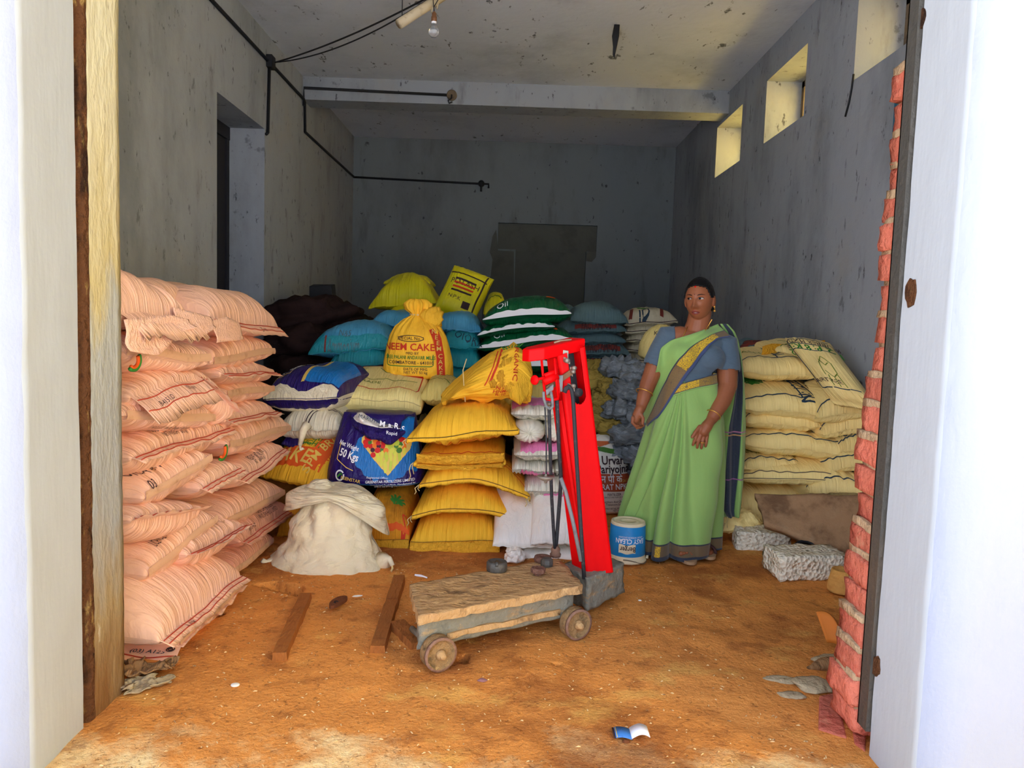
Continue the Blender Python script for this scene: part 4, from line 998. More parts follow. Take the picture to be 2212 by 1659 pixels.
def wrap_line(root, wrap, pts, w, m, name='printed_frame', n=40, off=.005):
    p = np.array(pts, float); sg = np.concatenate([[0], np.cumsum(np.linalg.norm(np.diff(p, axis=0), axis=1))]); t = np.linspace(0, sg[-1], n)
    x, z = np.interp(t, sg, p[:, 0]), np.interp(t, sg, p[:, 1]); dx, dz = np.gradient(x), np.gradient(z); l = np.hypot(dx, dz) + 1e-9
    A = wrap(x - dz / l * w / 2, z + dx / l * w / 2, off); B = wrap(x + dz / l * w / 2, z - dx / l * w / 2, off)
    return mesh_obj(name, np.concatenate([A, B]), [[i, i + 1, n + i + 1, n + i] for i in range(n - 1)], m, root, None, True)
YN = 4.95
c = at(899, 818, YN); c[1] += .12
sc = .93
root, wr_ = ring_body('oilcake_sack', 'upright tied amber sack lettered NEEM CAKE with red side band', c, [(.20, .12, 0, 0), (.235, .155, .02, 0), (.232, .155, .10, 0), (.212, .15, .20, 0), (.188, .14, .28, .01), (.15, .12, .34, .05), (.09, .08, .385, .14), (.045, .042, .41, .25), (.040, .038, .425, .25), (.075, .06, .455, .22), (.085, .065, .49, .2), (.05, .045, .52, .25)], M['amber'], gath=.1, lean=(-.02, .04))
MB().tube([c + (-.02 + .05 * math.cos(a), .04 + .046 * math.sin(a), .417) for a in np.linspace(0, 6.3, 18)], .007, 6).build('tie_string', M['pale_thread'], root, True)
blob('tucked_mouth', None, c + (.075, .02, .38), (.085, .07, .10), M['amber'], 77, cell=.05, amp=.02, parent=root, nu=40, nv=24)
wrap_text(root, wr_, 'SPECIAL No. 1', -.03, .262, .021, M['ink_dark']); wrap_text(root, wr_, 'NEEM CAKE', -.045, .205, .046, M['ink_red'], bold=.02, sx=1.0)
wrap_text(root, wr_, 'MFD BY', -.02, .165, .018, M['ink_dark']); wrap_text(root, wr_, 'SREE PALANI ANDAVAR MILLS', -.035, .138, .024, M['ink_green'], sx=.74, bold=.015); wrap_text(root, wr_, 'COIMBATORE - 641010', -.03, .105, .021, M['ink_dark'], bold=.01)
wrap_text(root, wr_, 'DATE OF MFG\nNET WT 50 kg', .0, .052, .018, M['ink_dark'])
wrap_line(root, wr_, [(-.19, .16), (-.19, .088), (-.17, .082), (.10, .082), (.115, .09), (.115, .16)], .005, M['ink_green'])
wrap_line(root, wr_, [(-.10 + .085 * math.cos(a) + .07, .262 + .02 * math.sin(a)) for a in np.linspace(0, 6.28, 30)], .004, M['ink_dark'])
wrap_line(root, wr_, [(.165, .01), (.16, .15), (.14, .26), (.11, .33)], .05, M['ink_red'], 'printed_band')
for i, ch in enumerate('NEEMCAKE'):
    z = .31 - i * .037 - (.012 if i > 3 else 0); wrap_text(root, wr_, ch, np.interp(z, [.01, .15, .26, .33], [.165, .16, .14, .11]), z, .030, M['ink_gold'], off=.010, bold=.015)
wrap_line(root, wr_, [(-.22, .02), (-.1, .012), (.05, .008)], .018, M['ink_red'], 'printed_band')
# ------------------------------------------------------------------ crumpled empty yellow bag on top of the amber stack
def cloth_bag(name, label, rings, m, cat='bag', n=64, seed=1, cell=.07, amp=.02, group=None, cap=(True, False), solid=.002, sub=3):
    """loft of freely placed rings (centre, axis a, axis b), creased like stiff woven plastic"""
    th = np.linspace(0, 2 * np.pi, n, endpoint=False); R = [np.array(r, float) for r in rings]; V = []
    k = len(R); ts = np.linspace(0, k - 1, (k - 1) * sub + 1)
    def cr(t, j):
        i = int(min(max(math.floor(t), 0), k - 2)); f = t - i
        p0, p1, p2, p3 = R[max(i-1, 0)][j], R[i][j], R[i+1][j], R[min(i+2, k-1)][j]
        return .5 * (2*p1 + (p2-p0)*f + (2*p0-5*p1+4*p2-p3)*f*f + (3*p1-p0-3*p2+p3)*f**3)
    for t in ts:
        c_, a_, b_ = cr(t, 0), cr(t, 1), cr(t, 2)
        V.append(c_ + np.cos(th)[:, None] * a_ + np.sin(th)[:, None] * b_)
    V = np.array(V); nr = len(ts); P = V.reshape(-1, 3)
    ctr = np.repeat(V.mean(1), n, axis=0); d = P - ctr; d /= np.linalg.norm(d, axis=1, keepdims=True) + 1e-9
    P = P + d * (crumple(P, seed, cell, amp, None) + crumple(P, seed + 3, cell * .45, amp * .45, None))[:, None]
    F = [[j*n+i, j*n+(i+1)%n, (j+1)*n+(i+1)%n, (j+1)*n+i] for j in range(nr-1) for i in range(n)]
    if cap[0]: F.append(list(range(n))[::-1])
    if cap[1]: F.append([(nr-1)*n+i for i in range(n)])
    uv = np.stack([np.tile(th / 6.283, nr), np.repeat(ts / k, n)], -1)
    base = P.mean(0); base[2] = P[:, 2].min()
    root = empty(name, base, label, cat, group)
    o = mesh_obj('body', P, F, m, root, uv)
    if solid: sm = o.modifiers.new('thickness', 'SOLIDIFY'); sm.thickness = solid; sm.offset = 0
    def surf(i, t):   # angle index (float), ring (float 0..nr-1)
        i = np.asarray(i, float); t = np.asarray(t, float); G = P.reshape(nr, n, 3)
        i0 = np.floor(i).astype(int); fi = (i - i0)[..., None]; t0 = np.clip(np.floor(t).astype(int), 0, nr - 2); ft = (t - t0)[..., None]
        q = (G[t0, i0 % n] * (1 - fi) + G[t0, (i0 + 1) % n] * fi) * (1 - ft) + (G[t0 + 1, i0 % n] * (1 - fi) + G[t0 + 1, (i0 + 1) % n] * fi) * ft
        cc = V.mean(1)[t0]; dd = q - cc; dd /= np.linalg.norm(dd, axis=-1, keepdims=True) + 1e-9
        return q + dd * .004
    return root, surf, nr, n
def V3(px, py, y): return at(px, py, y)
Yc = 4.34
rings = []
for (px, py, hw, hh, dp) in ((958, 862, .01, .02, .05), (972, 845, .05, .05, .12), (1000, 826, .06, .09, .16), (1040, 812, .05, .13, .19), (1080, 806, .03, .145, .20), (1108, 802, .02, .15, .19), (1136, 822, .015, .12, .15), (1142, 838, .012, .085, .11)):
    rings.append((V3(px, py, Yc + .0), (hw, dp * .1, hh), (-.02, dp, .02)))
root, surf, nr, nn = cloth_bag('empty_bag', 'crumpled empty yellow woven bag with red print lying on top of the amber stack', rings, M['amber'], seed=12, cell=.06, amp=.030)
torn = lambda *a, **k: torn_top(*a, **k)
BAGROOT = root
fa = nn * .76
BAGFLAP = True
def surf_line(pts, w, m, name, root, surf, n=30):
    p = np.array(pts, float); t = np.linspace(0, len(p) - 1, n); i = np.interp(t, range(len(p)), p[:, 0]); r = np.interp(t, range(len(p)), p[:, 1])
    C0 = surf(i, r); T = np.gradient(C0, axis=0); T /= np.linalg.norm(T, axis=1, keepdims=True) + 1e-9
    B = np.cross(T, np.array([0, -1.0, .3])); B /= np.linalg.norm(B, axis=1, keepdims=True) + 1e-9
    VV = np.concatenate([C0 + B * w / 2, C0 - B * w / 2]); VV[:, 1] -= .003
    return mesh_obj(name, VV, [[i, i + 1, n + i + 1, n + i] for i in range(n - 1)], m, root, None, True)
def surf_text(txt, i0, r0, di, dr, m, root, surf, name='printed_lettering', bold=.01):
    V, F = text_mesh(txt, bold)   # x runs along rings, y along the angle
    P = surf(i0 + V[:, 1] * di[1] + V[:, 0] * di[0], r0 + V[:, 0] * dr[0] + V[:, 1] * dr[1]); P[:, 1] -= .003
    return mesh_obj(name, P, F, m, root, None, False)
# which angle faces the viewer: b axis is depth, so -y is at 3/4 of the turn
surf_line([(nn * .98, 11), (nn * .88, 10.5), (nn * .74, 10)], .012, M['ink_red'], 'printed_stripe', root, surf); surf_line([(nn * .98, 10.3), (nn * .88, 9.8), (nn * .72, 9.4)], .006, M['ink_red'], 'printed_stripe', root, surf)
surf_text('ORGANIC', nn * .86, 14.5, (-2.6, 0), (0, 1.1), M['ink_red'], root, surf); surf_text('KERALA', nn * .90, 19, (-2.6, 0), (.2, 1.1), M['ink_red'], root, surf)
surf_text('N P K\nHNMX\nR-10', nn * .66, 12.5, (-.3, 1.6), (.75, 0), M['ink_red'], root, surf)
mb = MB()
for i in range(7): p = at(1106, 760, 4.33) + (.01 * (i - 3), 0, .004 * i); mb.tube([p, p + (.012 * (i - 3), -.012, .03)], [.006, .001], 5)
mb.build('leaf_print', M['ink_green'], root, True)
mb = MB(); pt = [at(x, y, Yc - .13) for x, y in ((1008, 775), (1000, 800), (1002, 830), (1005, 868))]; mb.tube(pt, .003, 5); mb.build('seam_stitching', M['pale_thread'], root, True)
# ------------------------------------------------------------------ slumped cream bag on the floor, mouth rolled over
Yb_ = 3.82
def R3(px, py, dy, hw, hd, tz=0.0): return (at(px, py, Yb_ + dy), (hw, 0, tz), (0, hd, 0))
rings = [R3(704, 1243, 0, .24, .17), R3(706, 1234, 0, .30, .215, .0), R3(708, 1215, 0, .315, .225), R3(712, 1190, .01, .275, .205), R3(716, 1160, .02, .225, .17), R3(722, 1120, .03, .19, .14), R3(728, 1085, .04, .18, .13), R3(728, 1062, .05, .165, .12, -.02), R3(722, 1052, .05, .12, .08, -.03), R3(720, 1050, .05, .03, .02, -.03)]
root, surf, nr, nn = cloth_bag('slumped_bag', 'half-empty cream woven bag slumped on the floor with its mouth folded over', rings, M['floor_bag'], seed=21, cell=.12, amp=.034, cap=(True, True), n=110, sub=4, solid=0)
# the folded mouth: a hood of cloth over the top, hanging low at both sides and lifted in front
n_, m_ = 90, 22; G = []; w = Wave(14)
for j in range(m_):
    t = j / (m_ - 1); row = []
    for i in range(n_):
        a = 2 * math.pi * i / n_; fr = max(0, -math.sin(a)) ; sd_ = abs(math.cos(a)) ** 1.5; rt = max(0, math.cos(a))
        r = .10 + .13 * min(1, t * 2.2) + .03 * t * sd_
        drop = .02 + max(0, t - .25) * (.05 + .15 * sd_ * (.8 + .4 * rt) - .03 * fr)
        c0 = at(724, 1050, Yb_ + .04)
        row.append((c0[0] + (r * 1.05) * math.cos(a) + .012 * t, c0[1] + (r * .72) * math.sin(a), c0[2] + .018 * (1 - t) - .06 * rt * min(1, t * 2) - drop + .012 * float(w(i / n_ * 3, t)) * t))
    G.append(row)
G = np.array(G).reshape(-1, 3); G = G + (G - G.mean(0)) / (np.linalg.norm(G - G.mean(0), axis=1, keepdims=True)) * (crumple(G, 44, .10, .024, None))[:, None]
F = [[j*n_+i, j*n_+(i+1)%n_, (j+1)*n_+(i+1)%n_, (j+1)*n_+i] for j in range(m_-1) for i in range(n_)] + [[i for i in range(n_)][::-1]]
o = mesh_obj('folded_mouth', G, F, M['floor_bag'], root, np.stack([np.tile(np.arange(n_) / n_, m_), np.repeat(np.arange(m_) / m_, n_)], -1)); sm = o.modifiers.new('thickness', 'SOLIDIFY'); sm.thickness = .003
for (x0, y0, x1, y1, x2, y2, s) in ((592, 1222, 574, 1215, 566, 1210, 1), (826, 1214, 842, 1208, 848, 1222, 1)):
    MB().tube([at(x0, y0, Yb_ - .03), at((x0 + x1) / 2, (y0 + y1) / 2, Yb_ - .06), at(x1, y1, Yb_ - .08), at(x2, y2, Yb_ - .09)], [.055, .034, .014, .012], 9).build('bag_ear', M['floor_bag'], root, True)
MB().tube([at(846, 1218, Yb_ - .09), at(848, 1228, Yb_ - .10), at(842, 1238, Yb_ - .1)], .006, 5).build('tie_string', M['pale_thread'], root, True)
# ------------------------------------------------------------------ purple printed open sack
Yp = 4.12
c = at(800, 1052, Yp); c[1] += .19
root, wp = ring_body('fertilizer_sack', 'open purple sack with a fruit picture lettered Net Weight 50 Kgs', c, [(.255, .16, 0, 0), (.275, .19, .015, 0), (.275, .19, .06, 0), (.262, .185, .14, 0), (.245, .17, .22, 0), (.225, .15, .30, .005), (.21, .13, .36, .02), (.20, .115, .385, .03)], M['purple'], sq=.72, lean=(.0, .08), n=96, seed=9)
def wpanel(name, xs, zs, m, root, wrap, off=.0035, shape=None, nx_=34, nz_=22):
    X, Z = np.meshgrid(np.linspace(*xs, nx_), np.linspace(*zs, nz_))
    P = wrap(X.ravel(), Z.ravel(), off); F = []
    for j in range(nz_ - 1):
        for i in range(nx_ - 1):
            if shape is None or shape((X[j, i] + X[j+1, i+1]) / 2, (Z[j, i] + Z[j+1, i+1]) / 2): F.append([j*nx_+i, j*nx_+i+1, (j+1)*nx_+i+1, (j+1)*nx_+i])
    return mesh_obj(name, P, F, m, root, np.stack([X.ravel() * 4, Z.ravel() * 4], -1), True)
wpanel('blue_print', (-.12, .27), (.02, .33), M['blue'], root, wp, .0030, lambda x, z: ((x - .08) / .19) ** 2 + ((z - .18) / .14) ** 2 < 1 + .25 * math.sin(x * 70) * math.sin(z * 60), 120, 90)
wpanel('blue_print', (-.26, .26), (.004, .016), M['blue'], root, wp, .0032)
# picture: fruit in a heart-shaped diamond, each printed fruit laid flat on the cloth
hx, hz = .075, .185
dia = [(-.15, .065), (-.12, .10), (-.03, .10), (.0, .085), (.03, .135), (.10, .135), (.14, .09), (.13, .02), (.02, -.12), (-.07, -.03), (-.15, .065)]
def wpoly(name, pts, m, off):
    pts = np.array(pts); cc = pts.mean(0); n_ = len(pts); lay = [pts * (1 - t) + cc * t for t in (0, .33, .66)]; A = np.concatenate(lay + [cc[None]])
    F = [[r*n_+i, r*n_+(i+1)%n_, (r+1)*n_+(i+1)%n_, (r+1)*n_+i] for r in range(2) for i in range(n_)] + [[2*n_+i, 2*n_+(i+1)%n_, 3*n_] for i in range(n_)]
    return mesh_obj(name, wp(A[:, 0], A[:, 1], off), F, m, root, None, False)
def fine(p, k=6): p = np.array(p, float); return [tuple(p[i] + (p[(i+1) % len(p)] - p[i]) * t / k) for i in range(len(p)) for t in range(k)]
wpanel('fruit_picture', (hx - .14, hx + .14), (hz - .12, hz + .15), M['ink_gold'], root, wp, .0055, lambda x, z: inpoly(x - hx, z - hz, dia[:-1]), 90, 80)
M['fruit_red'] = mat('fruit_red', lin(206, 30, 26), .5); M['fruit_orange'] = mat('fruit_orange', lin(240, 120, 30), .5); M['fruit_plum'] = mat('fruit_plum', lin(66, 20, 40), .5); M['fruit_lime'] = mat('fruit_lime', lin(190, 200, 60), .5); M['fruit_leaf'] = mat('fruit_leaf', lin(70, 120, 40), .5); M['banana'] = mat('banana', lin(214, 208, 70), .5)
rr = random.Random(5)
cols = ['fruit_red', 'fruit_orange', 'fruit_plum', 'fruit_red', 'fruit_leaf', 'fruit_orange', 'fruit_red']; q_ = 0
for b in np.arange(.118, -.115, -.021):
    for a in np.arange(-.14, .135, .024):
        a_, b_ = a + rr.uniform(-.006, .006), b + rr.uniform(-.005, .005); r = rr.uniform(.0125, .0165)
        if not all(inpoly(a_ + r * .9 * cx_, b_ + r * .9 * cz_, dia[:-1]) for cx_, cz_ in ((1, 0), (-1, 0), (0, 1), (0, -1))): continue
        q_ += 1; low = b_ < .012 and a_ > -.05; mid = .0 < a_ < .075 and b_ >= .012
        m = ('banana' if q_ % 3 else 'fruit_lime') if low else (('fruit_lime', 'fruit_leaf', 'banana')[q_ % 3] if mid else cols[q_ % 7])
        w_, h_ = (r * .62, r * 1.45) if low else (r, r * .95)
        wpoly('printed_fruit', [(hx + a_ + w_ * math.cos(t), hz + b_ + h_ * math.sin(t)) for t in np.linspace(0, 6.28, 11)[:-1]], M[m], .0085 + .0022 * rr.random())
wrap_text(root, wp, 'Net Weight', -.135, .215, .025, M['ink_white'], ang=-.28, sx=.72, bold=.02); wrap_text(root, wp, '50 Kgs', -.13, .165, .042, M['ink_white'], ang=-.25, sx=.72, bold=.03)
wrap_line(root, wp, [(-.185, .23), (-.20, .14), (-.14, .10), (-.10, .085)], .004, M['ink_gold'])
wrap_text(root, wp, 'REENSTAR', -.112, .036, .0175, M['ink_gold'], ang=-.16, bold=.02)
wrap_line(root, wp, [(-.175 + .023 * math.cos(a), .055 + .026 * math.sin(a)) for a in np.linspace(.6, 6.6, 24)], .008, M['ink_white'], 'printed_emblem'); wrap_line(root, wp, [(-.19, .045), (-.175, .062), (-.162, .064)], .010, M['ink_green'], 'printed_emblem')
wrap_text(root, wp, 'Registered Office :', .04, .052, .012, M['ink_white']); wrap_text(root, wp, 'GREENSTAR FERTILIZERS LIMITED', .105, .033, .0150, M['ink_white'], ang=.05, sx=.86, bold=.015); wrap_text(root, wp, 'Thoothukudi Tamil Nadu  Manufactured by\nUnit of the SPIC group of companies', .12, .010, .010, M['ink_white'], ang=.05)
# crumpled open top, white inside showing
P0 = [at(762, 905, Yp + .16), at(786, 898, Yp + .12), at(812, 910, Yp + .10), at(840, 918, Yp + .10), at(868, 912, Yp + .12), at(892, 900, Yp + .16)]
def torn_top(name, top, bot, m, seed, amp=.02, n=44, rows=12):
    top, bot = np.array(top, float), np.array(bot, float); s = np.linspace(0, 1, n); g = []; w = Wave(seed)
    ip = lambda P: np.stack([np.interp(s, np.linspace(0, 1, len(P)), P[:, i]) for i in range(3)], -1)
    A, B = ip(top), ip(bot)
    for r in range(rows):
        t = r / (rows - 1); x = A * (1 - t) + B * t; x[:, 1] -= .03 * math.sin(t * 3.1); g.append(x)
    G = np.array(g).reshape(-1, 3); G[:, 1] -= crumple(G, seed, .05, amp, None); G[:, 2] += .006 * w(G[:, 0] * 9, G[:, 2] * 9)
    uv = np.stack(np.meshgrid(s, np.linspace(0, 1, rows)), -1).reshape(-1, 2)
    o = mesh_obj(name, G, [[j*n+i, (j+1)*n+i, (j+1)*n+i+1, j*n+i+1] for j in range(rows-1) for i in range(n-1)], m, root, uv)
    sm = o.modifiers.new('thickness', 'SOLIDIFY'); sm.thickness = .002
    return o
torn_top('mouth_fold', [at(758, 902, Yp + .14), at(800, 918, Yp + .06), at(850, 922, Yp + .06), at(884, 916, Yp + .10)], [at(764, 925, Yp + .10), at(800, 950, Yp + .03), at(845, 960, Yp + .02), at(880, 940, Yp + .06)], M['purple'], 3, .03)
torn_top('white_inside', [at(760, 894, Yp + .20), at(782, 890, Yp + .16), at(806, 904, Yp + .14), at(830, 916, Yp + .13), at(864, 922, Yp + .12)], [at(762, 912, Yp + .13), at(786, 918, Yp + .05), at(810, 922, Yp + .05), at(836, 926, Yp + .05), at(866, 926, Yp + .06)], M['white_plastic'], 5, .03)
torn_top('blue_corner', [at(868, 912, Yp + .12), at(882, 900, Yp + .13), at(896, 902, Yp + .14)], [at(864, 945, Yp + .05), at(882, 950, Yp + .05), at(894, 940, Yp + .08)], M['blue'], 8, .02, n=20)
o = flat_text('MARUTHAM', at(806, 908, Yp + .0), (1, 0, -.28), (.1, .1, 1), .022, M['ink_navy'], root); flat_text('Rapid', at(846, 936, Yp - .02), (1, 0, -.1), (0, .2, 1), .020, M['ink_white'], root)
for x0, s, ch_ in ((826, .03, 'M'), (842, .026, 'a'), (856, .03, 'R'), (871, .026, 'c')): flat_text(ch_, at(x0, 916 + (x0 - 826) * .15, Yp - .01), (1, 0, -.25), (.1, .1, 1), s, M['ink_white'], root, bold=.03)

# the drooping mouth of the crumpled bag on the amber stack
PURPLE = root; root = BAGROOT
torn_top('drooping_mouth', [at(1052, 800, Yc - .10), at(1084, 772, Yc - .12), at(1112, 756, Yc - .08), at(1138, 800, Yc - .04)], [at(1058, 838, Yc - .20), at(1084, 836, Yc - .22), at(1112, 862, Yc - .20), at(1142, 866, Yc - .12)], M['amber_flap'], 15, .045)
torn_top('drooping_mouth', [at(1088, 800, Yc - .16), at(1110, 790, Yc - .16), at(1136, 800, Yc - .12)], [at(1102, 858, Yc - .20), at(1124, 876, Yc - .20), at(1144, 850, Yc - .14)], M['amber'], 18, .04)
# ------------------------------------------------------------------ buff sacks of the right stack
GR = 'buff rubber mixture sacks along the right wall'
def buff(label, p1, p2, y, y2, L, tt, tb, stx=(), **kw):
    kw.setdefault('fl', .012); kw.setdefault('ev', .42); kw.setdefault('eu', .42); kw.setdefault('droop', .004); kw.setdefault('wr', .006)
    sl = kw.pop('strip', True); kw.setdefault('back', (-.06, 1, 0)); y2 = min(y2, 1.955 * 1636 / max(p2[0] - 1099, 1)); y = min(y, 1.955 * 1636 / max(p1[0] - 1099, 1))
    k = fsack('rubber_mix_sack', label, p1, p2, y, L, tt * 1.1, tb * 1.1, 'rubber', GR, y2=y2, **kw)
    for (t, u, z, h, *r) in stx: k.side_text(t, u, z, h, M[r[0] if r else 'ink_olive'], k.root, side=1 if z > 0 else -1)
    if sl: k.lines('printed_stripe', [[(.01, .06), (.5, .055), (.97, .06)]], .008, M['ink_navy'], k.root)
    return k
k = buff('lowest left buff sack, its crumpled mouth spilling onto the floor behind the sari', (1588, 1118), (1752, 1100), 4.56, 4.45, .7, .14, .09, strip=False)
front_flap(k, .09, 'rubber', 3, .0, .35, out=.05, amp=.03)
blob('crumpled_sack', 'crumpled yellow sack mouth on the floor beside the sari hem', at(1588, 1132, 4.42), (.16, .10, .085), M['rubber'], 41, cell=.05, amp=.022, rot=.1, cat='sack')
MB().tube([at(1566, 1130, 4.3), at(1560, 1146, 4.3), at(1552, 1160, 4.3)], .004, 5).build('tie_string', M['pale_thread'], k.root, True)
buff('lowest right buff sack just above the stone slab', (1746, 1066), (1886, 1062), 4.34, 4.22, .6, .10, .12, strip=True)
k = buff('second buff sack up on the left, long plain front with thin double seam', (1602, 1034), (1862, 1036), 4.52, 4.34, .7, .085, .055, strip=False); k.stitch('seam_stitching', (.0, .02), M['frame_old'], k.root, r=.003)
k = buff('third buff sack up on the left, olive numbers above navy line, knotted end', (1604, 1010), (1764, 1020), 4.52, 4.40, .7, .085, .04, stx=[('424-2204766, 2304799, 2200921. FAX 91 484', .5, .078, .016)]); tie(k, .95)
k = buff('third buff sack up on the right, its front seam running into the bricks', (1764, 1016), (1890, 1004), 4.40, 4.24, .6, .08, .04)
buff('small buff sack end between the right third and second layers', (1838, 1034), (1890, 1026), 4.28, 4.20, .5, .06, .04, nu=26, nv=20)
k = buff('fourth buff sack up on the left, plump with drooping right ear', (1608, 960), (1852, 980), 4.52, 4.34, .72, .10, .06); k.lines('printed_frame', [[(.0, .24), (.85, .18)], [(.55, .22), (.55, .34), (.72, .33), (.72, .2)]], .007, M['ink_navy'], k.root); k.text('N', .63, .28, .05, M['ink_navy'], k.root)
k = buff('fourth buff sack up on the right, framed phone number print', (1812, 974), (1894, 958), 4.30, 4.22, .55, .09, .04); k.text('PH 91 484-220', .55, .13, .03, M['ink_olive'], k.root); k.lines('printed_frame', [[(.2, .4), (.25, .08), (.95, .09)]], .009, M['ink_navy'], k.root)
k = buff('fifth buff sack up on the left, two lines of olive address print', (1612, 912), (1776, 920), 4.52, 4.38, .7, .085, .05, stx=[('No. 10, GANDHI ROAD ROAD\n2204765,2205798, 2206921. FAX 91 484-220', .5, .074, .016)])
k = buff('fifth buff sack up on the right, half covered by the big printed sack', (1776, 938), (1894, 914), 4.36, 4.22, .6, .10, .05)
k = buff('sixth buff sack up on the left, broad top printed RUBBER MIXTURE', (1604, 880), (1846, 906), 4.50, 4.34, .85, .12, .06, tilt=.10, ear=.04, strip=False)
k.lines('printed_frame', [[(.0, .05), (.5, .06), (.96, .09)], [(.58, .07), (.60, .60)], [(.70, .08), (.69, .60)]], .009, M['ink_navy'], k.root)
k.text('N: 12 P: 8 K:12', .64, .36, .075, M['ink_navy'], k.root, ang=math.pi / 2 * .97, sx=.9, bold=.02); k.text('RUBBER MIXTURE', .78, .36, .055, M['ink_dark'], k.root, ang=math.pi / 2 * .97); k.text('MFG. LIC. No.', .88, .24, .03, M['ink_dark'], k.root, ang=math.pi / 2 * .97)
leaf(k, .16, .30, .10, M['ink_green'], 1.4); leaf(k, .22, .36, .10, M['ink_green'], .3); k.text('FAIRTREE', .40, .32, .05, M['ink_dark'], k.root, ang=.1)
k = buff('seventh buff sack up on the left with olive print near its top', (1598, 806), (1768, 812), 4.62, 4.52, .6, .10, .05, tilt=.05, strip=False); k.lines('printed_frame', [[(.0, .12), (.9, .16)], [(.55, .14), (.55, .6)]], .009, M['ink_navy'], k.root); k.text('N:12', .62, .36, .07, M['ink_navy'], k.root, ang=1.5); k.text('POTASH MIX', .3, .36, .05, M['ink_olive'], k.root)
k = buff('buff sack filling the gap under the big tilted sack by the bricks', (1770, 902), (1892, 884), 4.30, 4.2, .6, .13, .06)
# big printed sack tilted on top at the right
P1, P2 = at(1796, 866, 4.17), at(1902, 884, 3.90)
e = (P2 - P1); bk = np.array([-.12, .80, .50]); 
k = sack('rubber_mix_sack', 'big tilted buff sack on top by the bricks, upside-down RUBBER MIXTURE print', P1 + (.0, 0, 0), P2 + (.0, .0, -.0), .62, .10, .07, M['rubber'], GR, back=bk, up=np.cross(e, bk), ear=.02, fl=.03, droop=.01, eu=.4, ev=.42, taper=1.1)
k.lines('printed_frame', [[(.92, .14), (.10, .12), (.06, .90), (.95, .92)], [(.08, .72), (.95, .72)], [(.08, .82), (.95, .82)]], .008, M['ink_navy'], k.root)
k.text('RUBBER MIXTURE', .5, .865, .042, M['ink_dark'], k.root, ang=math.pi, sx=.8); k.text('12 P: 8 K:12', .5, .765, .06, M['ink_green'], k.root, ang=math.pi, sx=.9, bold=.02); k.text('FAIRTREE', .35, .22, .035, M['ink_dark'], k.root)
k.lines('printed_sketch', [[(.45, .30), (.5, .5), (.62, .62), (.75, .5), (.72, .35), (.6, .28), (.5, .36)], [(.52, .55), (.6, .45), (.68, .5)], [(.5, .3), (.45, .16)], [(.6, .28), (.58, .16)], [(.7, .33), (.72, .16)]], .006, M['ink_olive'], k.root)
k = buff('topmost crumpled buff sack end with glossy yellow flap standing up', (1650, 776), (1790, 770), 4.80, 4.72, .5, .09, .05, strip=False, lump=.02); k.lines('printed_sketch', [[(.3, .1), (.6, .3), (.9, .1)], [(.4, .4), (.8, .2)]], .008, M['ink_olive'], k.root)
o = flap('open_mouth_flap', [at(1648, 748, 4.74), at(1668, 742, 4.78), at(1710, 744, 4.86), at(1752, 738, 4.86), at(1789, 734, 4.84)], [.10, .06, .045, .05, .09], M['amber_flap'], k.root, 12, out=.0, amp=.03)
k = fsack('fertilizer_sack', 'grey sack with dark red band lying behind the buff stack beside the sari shoulder', (1598, 772), (1676, 764), 5.0, .5, .10, .06, 'greyblue', None, nu=30, nv=22); k.lines('printed_band', [[(.05, .10), (.95, .25)]], .06, M['fact_band'], k.root); k.text('FACTAMFOS', .5, .17, .035, M['ink_dark'], k.root, ang=.12, off=.006)
fsack('fertilizer_sack', 'dull grey sack behind the topmost buff flap', (1640, 768), (1732, 762), 5.0, .5, .08, .06, 'greyblue', None, nu=26, nv=20)
c = at(1412, 775, 5.6)
root, wq = ring_body('oilcake_sack', 'small upright yellow sack behind the woman by her right shoulder', c, [(.09, .10, 0, 0), (.125, .12, .03, 0), (.13, .12, .12, 0), (.11, .10, .19, .01), (.07, .06, .23, .06), (.03, .03, .255, .1)], M['cream'], lean=(.05, 0))
wrap_line(root, wq, [(-.05, .03), (.02, .2)], .008, M['ink_green']); wrap_text(root, wq, 'KSS', -.03, .19, .03, M['ink_dark'])
# ------------------------------------------------------------------ heaps in the shade
gh = [(1338, 800, 5.5, .15, .11, 'g'), (1378, 812, 5.3, .14, .10, 'g'), (1325, 842, 5.4, .13, .09, 'o'), (1362, 850, 5.2, .15, .10, 'g'), (1395, 862, 5.15, .12, .10, 'g'), (1306, 880, 5.3, .14, .11, 'o'), (1342, 892, 5.15, .14, .10, 'g'), (1388, 905, 5.05, .14, .10, 'g'),
      (1318, 925, 5.2, .14, .09, 'o'), (1362, 940, 5.05, .15, .10, 'g'), (1400, 950, 5.0, .13, .10, 'g'), (1340, 975, 5.15, .14, .10, 'g'), (1385, 990, 5.0, .14, .10, 'g'), (1286, 830, 5.6, .14, .10, 'o'), (1298, 800, 5.8, .13, .09, 'o'), (1400, 1030, 5.1, .16, .11, 'g'), (1350, 1030, 5.35, .18, .12, 'g'), (1288, 930, 5.5, .15, .12, 'g'), (1372, 1080, 5.25, .19, .13, 'g'), (1300, 1010, 5.6, .18, .14, 'g')]
nm = {'g': 'grey', 'o': 'olive yellow'}
wh = ['at the top of the shaded heap left of the woman', 'against the woman\'s upper arm', 'upper left in the heap', 'in the heap beside her elbow', 'touching her forearm', 'left side of the heap above the white sack', 'mid heap left of her hand', 'behind her hanging hand', 'lowest yellow one beside the red column', 'below her fingertips', 'tucked behind the sari edge at hip height', 'above the lettered white sack', 'behind the sari pleats at thigh height', 'beside the grey blue pile', 'highest, beside the grey blue pile', 'behind the sari pleats at knee height', 'right behind the lettered white sack', 'in the dark gap right of the red column', 'at the foot of the heap behind the white sack', 'deep in the dark behind the red column']
